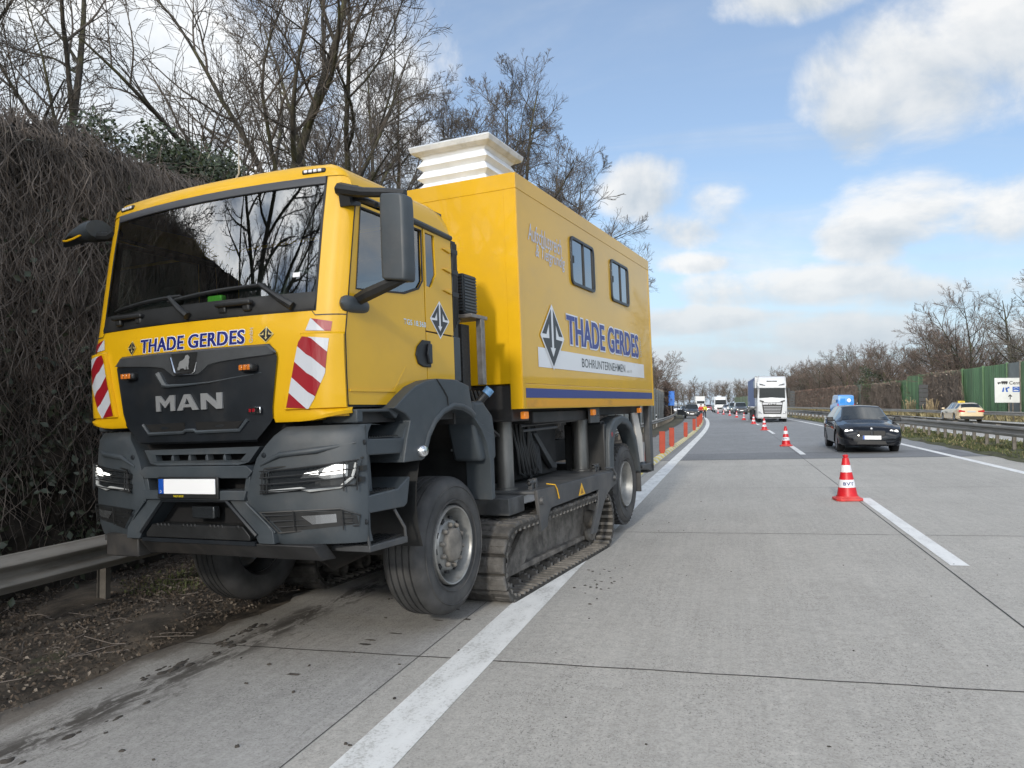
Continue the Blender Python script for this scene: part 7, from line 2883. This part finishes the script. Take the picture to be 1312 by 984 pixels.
for s in (1, -1):
    m_ = MB()
    m_.prism([(s * 0.66, 1.80), (s * 1.02, 1.90), (s * 1.0, 1.78), (s * 0.7, 1.70)], 'x', 1.0, 1.17)
    m_.build("upper_vent", trim_b, cab_w, bevel=0.01)
    m_ = MB()
    m_.prism([(s * 0.78, 0.80), (s * 1.12, 0.98), (s * 1.14, 0.82), (s * 0.86, 0.70)], 'x', 0.95, 1.165)
    m_.build("headlamp", lamp_off, cab_w, bevel=0.012)
    m_ = MB()
    m_.box((0.80, s * 1.36, 2.5), (0.14, 0.22, 0.85))
    m_.box((0.82, s * 1.24, 2.9), (0.06, 0.2, 0.05))
    m_.build("mirror", trim_b, cab_w, bevel=0.04)
    m_ = MB()
    m_.prism([(0.72, 2.1), (0.72, 2.85), (-0.1, 2.85), (-0.1, 2.0)], 'y', s * 1.19, s * 1.225)
    m_.build("side_window", car_glass, cab_w, bevel=0.01)
    m_ = MB()
    m_.prism([(s * 0.55, 3.18), (s * 1.0, 3.30), (s * 1.02, 3.24), (s * 0.55, 3.13)], 'x', 0.85, 0.96)
    m_.build("roof_lamp", trim_b, cab_w, bevel=0.01)
    for x in (0.25, -3.5, -9.5, -10.8, -12.1):
        wq = empty("wheel", (x, s * 1.2, 0.5))
        wq.parent = root
        m_ = MB()
        m_.lathe([(0.3, -s * 0.03), (0.42, 0), (0.49, -s * 0.02), (0.5, -s * 0.06), (0.5, -s * 0.3), (0.3, -s * 0.3)], 30, 'y')
        m_.build("tyre", car_tyre, wq)
        m_ = MB()
        m_.lathe([(0.3, -s * 0.02), (0.28, -s * 0.06), (0.15, -s * 0.12), (0.14, -s * 0.04), (0.0005, -s * 0.03)], 24, 'y')
        m_.build("rim", rim_m, wq)
m_ = MB()
m_.b2(1.165, 1.18, -0.26, 0.26, 0.5, 0.61)
m_.build("number_plate", plate_w, cab_w, bevel=0.004)
m_ = MB()
m_.b2(1.0, 1.172, -0.7, 0.7, 0.36, 0.48)
m_.build("lower_grille", trim_b, cab_w, bevel=0.01)
m_ = MB()
m_.b2(-14.6, -1.35, -1.27, 1.27, 1.25, 1.33)
m_.b2(-14.6, -1.35, -1.27, 1.27, 3.90, 4.0)
m_.b2(-1.45, -1.35, -1.27, 1.27, 1.25, 4.0)
m_.b2(-14.6, -14.5, -1.27, 1.27, 1.25, 4.0)
tr_o = m_.build("trailer", lw, root, smooth=0)
m_ = MB()
m_.b2(-14.5, -1.45, -1.262, 1.262, 1.33, 3.90)
m_.build("trailer_tarp", tarp, tr_o, smooth=0)
m_ = MB()
for s in (1, -1):
    m_.b2(-3.6, -2.3, s * 1.2635, s * 1.266, 3.0, 3.65)
    m_.b2(-13.2, -11.6, s * 1.2635, s * 1.266, 1.5, 1.8)
m_.build("tarp_marking", pmat("tarp_mark_pale", (0.5, 0.56, 0.5), 0.5), tr_o, smooth=0)
m_ = MB()
m_.b2(-14.4, -1.2, -0.5, 0.5, 0.85, 1.2)
for s in (1, -1):
    m_.b2(-8.6, -4.8, s * 1.15, s * 1.2, 0.5, 1.1)
m_.build("trailer_chassis", chassis_m, tr_o, smooth=0)

# white motorhome far in the queue
root = empty("motorhome")
tag(root, "white motorhome with panoramic windscreen far away in the queue", "motorhome")
place(root, 3.2, 152)
m_ = MB()
rows = []
for z, xf_, hw in ((0.35, 3.2, 1.0), (0.5, 3.35, 1.15), (1.2, 3.4, 1.17), (1.5, 3.3, 1.17), (2.4, 2.95, 1.15), (2.85, 2.85, 1.13), (3.0, 2.6, 1.08)):
    rows.append([(-3.3, hw, z), (xf_ - 0.3, hw, z), (xf_, hw * 0.75, z), (xf_ + 0.05, 0, z), (xf_, -hw * 0.75, z), (xf_ - 0.3, -hw, z), (-3.3, -hw, z)])
m_.grid(rows, closed=True)
m_.f.append(tuple(range(len(m_.v) - 7, len(m_.v))))
m_.mi.append(0)
m_.build("body", lw, root, smooth=35)
m_ = MB()
m_.prism([(-1.0, 1.5), (1.0, 1.5), (0.98, 2.38), (-0.98, 2.38)], 'x', 2.9, 3.36)
m_.build("windscreen", car_glass, root, bevel=0.04)
m_ = MB()
m_.prism([(-0.7, 0.95), (0.7, 0.95), (0.6, 0.62), (-0.6, 0.62)], 'x', 3.2, 3.46)
m_.build("grille", trim_b, root, bevel=0.02)
m_ = MB()
m_.b2(-1.0, 0.4, -0.4, 0.4, 3.0, 3.2)
m_.build("roof_unit", lw, root, bevel=0.05)
for s in (1, -1):
    m_ = MB()
    m_.b2(3.1, 3.4, s * 0.78, s * 1.05, 0.85, 1.05)
    m_.build("headlamp", lamp_car, root, bevel=0.03)
    m_ = MB()
    m_.box((3.0, s * 1.35, 2.1), (0.12, 0.2, 0.5))
    m_.build("mirror", trim_b, root, bevel=0.03)
    for x in (2.3, -2.0):
        m_ = MB()
        m_.lathe([(0.0005, 0), (0.36, 0), (0.36, -s * 0.22)], 20, 'y', (x, s * 1.14, 0.36))
        m_.build("wheel", car_tyre, root)
# far box lorry
root = empty("box_lorry")
tag(root, "pale box lorry farthest away, above the red car", "lorry")
place(root, 3.4, 214)
m_ = MB()
m_.b2(-7, -0.4, -1.25, 1.25, 1.0, 3.7)
m_.build("cargo_box", pmat("box_lorry_white", (0.6, 0.6, 0.58), 0.5), root, bevel=0.03)
m_ = MB()
m_.b2(0, 1.8, -1.15, 1.15, 0.5, 2.7)
m_.build("cab", lw, root, bevel=0.1)
m_ = MB()
m_.b2(1.6, 1.82, -1.0, 1.0, 1.7, 2.45)
m_.build("windscreen", car_glass, root, bevel=0.03)
for s in (1, -1):
    for x in (1.0, -5.5):
        m_ = MB()
        m_.lathe([(0.0005, 0), (0.48, 0), (0.48, -s * 0.3)], 20, 'y', (x, s * 1.2, 0.48))
        m_.build("wheel", car_tyre, root)

# a second slatted board, far behind the lorry
root = empty("slatted_board", (22.4 + off(188), 188, 0.3))
tag(root, "far dark slatted board just right of the white lorry", "sign")
m_ = MB()
for i in range(6):
    m_.b2(-0.6, 0.6, -0.04, 0.04, 0.8 + i * 0.62, 0.8 + i * 0.62 + 0.54)
m_.build("sign_board", sign_grey, root, bevel=0.01)
m_ = MB()
m_.b2(-0.4, -0.3, 0.05, 0.15, -0.1, 4.4)
m_.b2(0.3, 0.4, 0.05, 0.15, -0.1, 4.4)
m_.build("sign_post", galv_dark, root, smooth=0)


# ------------------------------------------------------------------ two workers beside the dark suv
def skin(name, verts, edges, radii, mat, parent, sub=2):
    me = bpy.data.meshes.new(name)
    me.from_pydata(verts, edges, [])
    o = bpy.data.objects.new(name, me)
    COL.objects.link(o)
    md = o.modifiers.new("skin", 'SKIN')
    if not me.skin_vertices:
        pass
    sv = me.skin_vertices
    if len(sv) == 0:
        bm = bmesh.new()
        bm.from_mesh(me)
        bm.verts.layers.skin.verify()
        bm.to_mesh(me)
        bm.free()
        sv = me.skin_vertices
    for s_, r_ in zip(sv[0].data, radii):
        s_.radius = (r_, r_)
    sv[0].data[0].use_root = True
    sd = o.modifiers.new("sub", 'SUBSURF')
    sd.levels = sd.render_levels = sub
    me.materials.append(mat)
    o.parent = parent
    return o


skin_m = pmat("skin", (0.42, 0.25, 0.18), 0.6)
dark_cl = pmat("dark_trousers", (0.02, 0.022, 0.03), 0.85)
red_cl = pmat("red_work_jacket", (0.55, 0.03, 0.03), 0.8)
hi_cl = pmat("yellow_safety_vest", (0.62, 0.62, 0.08), 0.8)
hair_m = pmat("dark_hair", (0.02, 0.015, 0.012), 0.8)


def person(loc, rz, top, label, arm=0.25):
    root = empty("person", loc, rz)
    tag(root, label, "person")
    V = [(0, 0, 0.95), (0, 0, 1.18), (0, 0, 1.40), (0, 0, 1.52), (0, 0.01, 1.63), (0, 0.0, 1.74),
         (0.19, 0, 1.40), (0.26, 0.03, 1.14), (0.27, -arm * 0.5 + 0.02, 0.90), (0.27, -arm * 0.6, 0.80),
         (-0.19, 0, 1.40), (-0.26, 0.03, 1.14), (-0.25, -arm * 0.6, 0.96), (-0.24, -arm * 0.8, 0.88),
         (0.10, 0, 0.90), (0.115, -0.03, 0.50), (0.12, 0.02, 0.09), (0.13, -0.13, 0.05),
         (-0.10, 0, 0.90), (-0.125, -0.02, 0.50), (-0.13, 0.03, 0.09), (-0.14, -0.12, 0.05)]
    Ed = [(0, 1), (1, 2), (2, 3), (3, 4), (4, 5), (2, 6), (6, 7), (7, 8), (8, 9), (2, 10), (10, 11), (11, 12), (12, 13), (0, 14), (14, 15), (15, 16), (16, 17), (0, 18), (18, 19), (19, 20), (20, 21)]
    Rr = [0.13, 0.125, 0.14, 0.055, 0.095, 0.06, 0.065, 0.048, 0.038, 0.04, 0.065, 0.048, 0.038, 0.04, 0.085, 0.06, 0.042, 0.045, 0.085, 0.06, 0.042, 0.045]
    skin("body", V, Ed, Rr, skin_m, root)
    k = [0, 1, 2, 6, 7, 8, 10, 11, 12]
    mp = {v_: i for i, v_ in enumerate(k)}
    skin("jacket", [V[i] for i in k], [(mp[a], mp[b]) for a, b in Ed if a in mp and b in mp], [Rr[i] * 1.22 for i in k], top, root)
    k = [0, 14, 15, 16, 17, 18, 19, 20, 21]
    mp = {v_: i for i, v_ in enumerate(k)}
    skin("trousers", [V[i] for i in k], [(mp[a], mp[b]) for a, b in Ed if a in mp and b in mp], [Rr[i] * 1.2 for i in k], dark_cl, root)
    m_ = MB()
    m_.lathe([(0.0005, 0.118), (0.06, 0.105), (0.098, 0.06), (0.104, 0.02), (0.10, 0.0)], 18, 'z', (0, 0.012, 1.665))
    m_.build("hair", hair_m, root)
    return root


person(RP(-2.25, 97.5), 0.2, red_cl, "person in a red work jacket standing beside the dark suv")
person(RP(-1.75, 100.5), -0.4, hi_cl, "person in a yellow safety vest behind the one in red", 0.4)
# ------------------------------------------------------------------ bare trees
bark = bpy.data.materials.new("lichen_bark")
bark.use_nodes = True
t = NT(bark.node_tree)
out = t.new('ShaderNodeOutputMaterial')
p = t.new('ShaderNodeBsdfPrincipled')
t.l.new(p.outputs[0], out.inputs[0])
co = t.new('ShaderNodeTexCoord').outputs['Object']
f1 = t.noise(t.scaled(co, (1, 1, 0.3)), 7.0, 6.0, 0.65)
f2 = t.noise(co, 2.2, 5.0, 0.6)
c = t.mix(t.smooth(f1, 0.3, 0.7), (0.030, 0.026, 0.021), (0.085, 0.073, 0.058))
c = t.mix(t.math('MULTIPLY', t.smooth(f2, 0.42, 0.68), 0.6), c, (0.105, 0.105, 0.038))
t.put(p.inputs['Base Color'], c)
p.inputs['Roughness'].default_value = 0.9
b = t.new('ShaderNodeBump')
b.inputs['Strength'].default_value = 0.8
b.inputs['Distance'].default_value = 0.02
t.put(b.inputs['Height'], f1)
t.l.new(b.outputs[0], p.inputs['Normal'])
twig_d = pmat("dark_twig", (0.105, 0.087, 0.071), 0.85, var=0.35, vscale=0.8)
twig_b = pmat("brown_twig", (0.167, 0.123, 0.099), 0.85, var=0.35, vscale=0.5)
twig_r = pmat("reddish_twig", (0.165, 0.122, 0.098), 0.85, var=0.35, vscale=0.5)
twig_g = pmat("grey_twig", (0.152, 0.133, 0.113), 0.85, var=0.35, vscale=0.5)


def rot_about(v, axis, ang):
    c_, s_ = np.cos(ang)[:, None], np.sin(ang)[:, None]
    return v * c_ + np.cross(axis, v) * s_ + axis * np.sum(axis * v, 1, keepdims=True) * (1 - c_)


def grow(seed, H, stems, spec, r0, lean=(0, 0), up=0.05, rmin=0.0055, split=2, sides=(9, 6, 4, 3, 3, 3)):
    """spec: one (children per branch, length ratio, angle in degrees, points) per level; returns mesh parts per level"""
    g = np.random.default_rng(seed)
    N = stems
    k = 11
    d = np.stack([g.normal(lean[0], 0.16 if stems > 1 else 0.05, N), g.normal(lean[1], 0.16 if stems > 1 else 0.05, N), np.ones(N)], 1)
    d /= np.linalg.norm(d, axis=1, keepdims=True)
    pos = np.stack([g.normal(0, 0.18 * (stems > 1), N), g.normal(0, 0.18 * (stems > 1), N), np.full(N, -0.2)], 1)
    L = H * g.uniform(0.72, 0.92, N)
    rad = r0 * g.uniform(0.75, 1.0, N)
    parts = []
    for lv in range(len(spec) + 1):
        P = np.zeros((N, k, 3))
        P[:, 0] = pos
        dd = d.copy()
        bend = g.normal(0, 1, (N, 3)) * (0.035 if lv == 0 else 0.075)
        for i in range(1, k):
            dd = dd + bend + g.normal(0, 0.05 if lv == 0 else 0.085, (N, 3)) + np.array([0, 0, up * (1.0 if lv else 0.3)])
            dd /= np.linalg.norm(dd, axis=1, keepdims=True)
            P[:, i] = P[:, i - 1] + dd * (L / (k - 1))[:, None]
        tt = np.linspace(0, 1, k)
        Rr = np.maximum(rad[:, None] * (1 - tt[None, :] ** 1.1 * (0.86 if lv < len(spec) else 0.6)), rmin * (0.8 if lv == len(spec) else 1))
        if lv == 0:
            Rr[:, 0] *= 1.35
        parts.append(tubes_np(P, Rr, sides[lv]))
        if lv == len(spec):
            break
        nc, ratio, ang, k2 = spec[lv]
        t0 = 0.22 if lv == 0 else 0.12
        M_ = N * nc
        pi_ = np.repeat(np.arange(N), nc)
        tq = (np.tile(np.arange(nc), N) + g.random(M_)) / nc * (0.98 - t0) + t0
        fi = tq * (k - 1)
        i0 = np.minimum(fi.astype(int), k - 2)
        fr = (fi - i0)[:, None]
        pos2 = P[pi_, i0] * (1 - fr) + P[pi_, i0 + 1] * fr
        tan = P[pi_, i0 + 1] - P[pi_, i0]
        tan /= np.linalg.norm(tan, axis=1, keepdims=True)
        ax = np.cross(tan, g.normal(0, 1, (M_, 3)))
        ax /= np.linalg.norm(ax, axis=1, keepdims=True) + 1e-9
        a = np.radians(g.normal(ang, 11, M_))
        d2 = rot_about(tan, ax, a)
        shape = (1.0 - 0.62 * ((tq - t0) / (1 - t0)))
        L2 = L[pi_] * ratio * shape * g.uniform(0.65, 1.25, M_)
        rp = Rr[pi_, i0]
        r2 = np.minimum(rp * g.uniform(0.42, 0.72, M_), rp * 0.9)
        r2 = np.maximum(r2, rmin)
        N, pos, d, L, rad, k = M_, pos2, d2, L2, r2, k2
    return parts


def tree_obj(name, parts, ntr, twig, label=None, group=None):
    root = empty(name)
    np_object("trunk", parts[:ntr], bark, root)
    np_object("crown", parts[ntr:], twig, root)
    tag(root, label, "tree", group)
    return root


def put(o, x, y, z=0.0, rz=0.0, s=1.0, label=None, group=None):
    o.location = (x, y, z)
    o.rotation_euler = (0, 0, rz)
    o.scale = (s, s, s)
    tag(o, label, None, group)
    return o


B = [(13, 0.50, 42, 10), (10, 0.54, 40, 8), (8, 0.56, 40, 6), (5, 0.66, 34, 5)]
B2 = [(11, 0.52, 36, 10), (9, 0.54, 38, 8), (8, 0.56, 40, 6), (5, 0.66, 34, 5)]
GL = "bare trees behind the left barrier"
tA = tree_obj("bare_tree", grow(101, 13, 3, B2, 0.16, (0.02, -0.02)), 2, twig_d)
tB = tree_obj("bare_tree", grow(202, 17, 1, B, 0.23, (0.10, 0.02)), 2, twig_d)
tC = tree_obj("bare_tree", grow(303, 18, 2, B2, 0.19, (0.03, 0.03)), 2, twig_d)
tD = tree_obj("bare_tree", grow(404, 16, 1, [(13, 0.52, 50, 9), (10, 0.46, 46, 7), (8, 0.45, 46, 5), (6, 0.52, 42, 4)], 0.26, (0.03, 0.0)), 2, twig_d)
tE = tree_obj("bare_tree", grow(515, 19, 2, [(15, 0.46, 40, 10), (11, 0.54, 40, 8), (9, 0.56, 40, 6), (6, 0.66, 34, 5)], 0.25, (0.05, 0.0), rmin=0.006), 2, twig_d)
put(tA, -11.3, 9.6, -0.2, 0.3, 1.0, "thick multi-stemmed bare tree at the left edge, rising above the ivy wall", GL)
put(tB, -11.0, 15.6, -0.2, -0.4, 1.0, "leaning bare tree with mossy trunk just right of the ivy bush", GL)
put(tC, -11.2, 20.3, -0.2, 0.9, 1.0, "tall twin-stemmed bare tree above the middle of the truck cab", GL)
put(tD, -14.5, 40.5, -0.2, 1.2, 1.1, "background bare tree mostly hidden behind the white bellows", GL)
put(tE, -9.4, 36.0, -0.2, 0.2, 1.0, "broad bare tree whose crown spreads right of the white roof bellows", GL)


def cp(o, *a, **k):
    return put(copy_tree(o), *a, **k)


cp(tE, -10.9, 43.0, -0.2, 2.0, 0.95, "bare tree with fine twigs whose crown ends furthest right over the box body", GL)
cp(tE, -11.3, 31.0, -0.2, 3.6, 0.92, "finely twigged bare tree right behind the white bellows' lid", GL)
cp(tB, -12.6, 24.5, -0.2, 2.2, 0.95, "leaning bare tree rising over the right corner of the cab roof", GL)
cp(tE, -11.4, 28.0, -0.2, 5.5, 0.9, "fine twigged bare tree between the cab roof and the white bellows", GL)
cp(tC, -13.0, 30.5, -0.2, 2.6, 0.85, "slender bare tree behind the rear of the white bellows", GL)
cp(tD, -12.5, 33.0, -0.2, 3.3, 1.0, "dense bare tree showing just left of the bellows' lid", GL)
# behind the photographer, mirrored in the windscreen
for (o, x, y, rz, s, lab) in ((tD, -9.8, -3.5, 0.5, 1.0, "bare tree mirrored in the windscreen, nearest the ivy wall"), (tB, -10.5, -9.5, 1.0, 1.0, "bare tree behind the camera, second along the wall"),
                              (tC, -10.2, -16, 2.0, 1.0, "bare tree behind the camera, third along the wall"), (tA, -11.5, 3.5, 2.4, 1.0, "bare tree outside the left edge beside the wall")):
    cp(o, x, y, -0.2, rz, s, lab, "bare trees behind the camera")

# smaller meshes for the far trees
F1 = [(14, 0.48, 44, 7), (10, 0.50, 42, 5), (9, 0.55, 38, 4)]
fA = tree_obj("bare_tree", grow(11, 14, 1, F1, 0.22, up=0.05, rmin=0.011, sides=(6, 4, 3, 3, 3, 3)), 2, twig_g)
fB = tree_obj("bare_tree", grow(12, 14, 2, F1, 0.17, up=0.07, rmin=0.011, sides=(6, 4, 3, 3, 3, 3)), 2, twig_b)
fC = tree_obj("bare_tree", grow(13, 13, 3, F1, 0.14, up=0.04, rmin=0.011, sides=(6, 4, 3, 3, 3, 3)), 2, twig_r)
fD = tree_obj("bare_tree", grow(14, 15, 1, [(16, 0.48, 50, 7), (11, 0.50, 44, 5), (9, 0.55, 40, 4)], 0.25, up=0.05, rmin=0.011, sides=(6, 4, 3, 3, 3, 3)), 2, twig_g)
rt = random.Random(77)
used = set()


def far(o, x, y, rz, s, label, group):
    if o.name in used:
        o = copy_tree(o)
    used.add(o.name)
    return put(o, x, y, 0.1, rz, s, label, group)


GR = "bare trees behind the right barrier"
far(fD, 29.5, 82, 0.3, 1.22, "big spreading bare tree above the white direction sign", GR)
far(fA, 29.0, 91, 1.3, 1.22, "tall bare tree just left of the white direction sign", GR)
y = 101
i = 0
protos = [fB, fC, fC, fA, fB, fD]
while y < 240:
    o = protos[i % 6]
    s = (1.16 if y < 130 else 1.0) * rt.uniform(0.88, 1.08)
    far(o, 28.5 + rt.uniform(-1.5, 4.5) + off(y), y, rt.uniform(0, 6.28), s, "brown bare tree in the row behind the right noise barrier", GR)
    y += rt.uniform(3.2, 6.5)
    i += 1
for i in range(20):
    y = 104 + i * 8 + rt.uniform(-2, 2)
    far(rt.choice([fB, fC]), 34 + rt.uniform(0, 6) + off(y), y, rt.uniform(0, 6.28), rt.uniform(0.95, 1.15), "brown bare tree in the row behind the right noise barrier", GR)
for i in range(26):
    y = 245 + i * 6 + rt.uniform(-2, 2)
    far(rt.choice([fA, fB, fC, fD]), 26 + rt.uniform(0, 14) + off(y), y, rt.uniform(0, 6.28), rt.uniform(0.8, 1.1), "bare tree in the far row behind the white lorry", "bare trees behind the lorry")
GF = "bare trees at the end of the road"
for i in range(34):
    d_ = rt.uniform(300, 440)                               # a wood across the end of the road
    b_ = R(-4.1 + i * 0.25 + rt.uniform(-0.12, 0.12))
    x, y = math.sin(b_) * d_, math.cos(b_) * d_
    far(rt.choice([fA, fB, fC, fD]), x, y, rt.uniform(0, 6.28), rt.uniform(0.75, 1.15), "hazy bare tree in the distant wood where the road bends away", GF)
GN = "bare trees behind the grey barrier"
for i in range(11):
    y = 62 + i * 8
    far(rt.choice([fB, fC, fA]), -11.5 - rt.uniform(0, 4) + off(y), y, rt.uniform(0, 6.28), rt.uniform(0.62, 0.85) * (0.85 if y > 100 else 1), "brown bare tree behind the grey panelled barrier left of the road", GN)
for i, (y, q) in enumerate(((99, -8.9), (106, -8.4), (113, -8.8), (121, -8.2), (130, -8.8), (140, -8.5))):
    far((fC, fB, fC, fB)[i % 4], q + off(y), y, 1.1 * i, 0.78 - 0.03 * i, "brown bare tree at the end of the grey panelled barrier, by the blue sign", "bare trees by the blue sign")
# ivy-grown shrub by the right barrier
root = empty("ivy_bush", (27.0 + off(140), 140, 4.0))
tag(root, "dark green ivy bush behind the right barrier, above the slatted board", "bush")
cs = []
for k_ in range(20):
    c_ = nr.normal(0, 1, 3) * np.array([1.2, 3.2, 0.9]) + np.array([0, 0, 1.2])
    dd = nr.normal(0, 1, (120, 3))
    dd /= np.linalg.norm(dd, axis=1, keepdims=True)
    cs.append(c_ + dd * nr.uniform(0.3, 0.9, (120, 1)))
np_object("foliage", [leaf_cloud(np.concatenate(cs), 0.16, (-0.6, -0.6, 0.6), nr)], bush_leaf, root, smooth=False)
N = 20
P = np.zeros((N, 4, 3))
b0 = np.stack([nr.normal(0, 0.5, N), nr.normal(0, 1.6, N), np.full(N, -4.0)], 1)
for i in range(4):
    P[:, i] = b0 + np.array([0, 0, 1.8]) * i + nr.normal(0, 0.1, (N, 3))
np_object("branches", [tubes_np(P, np.full((N, 4), 0.04), 4)], twig_b, root)
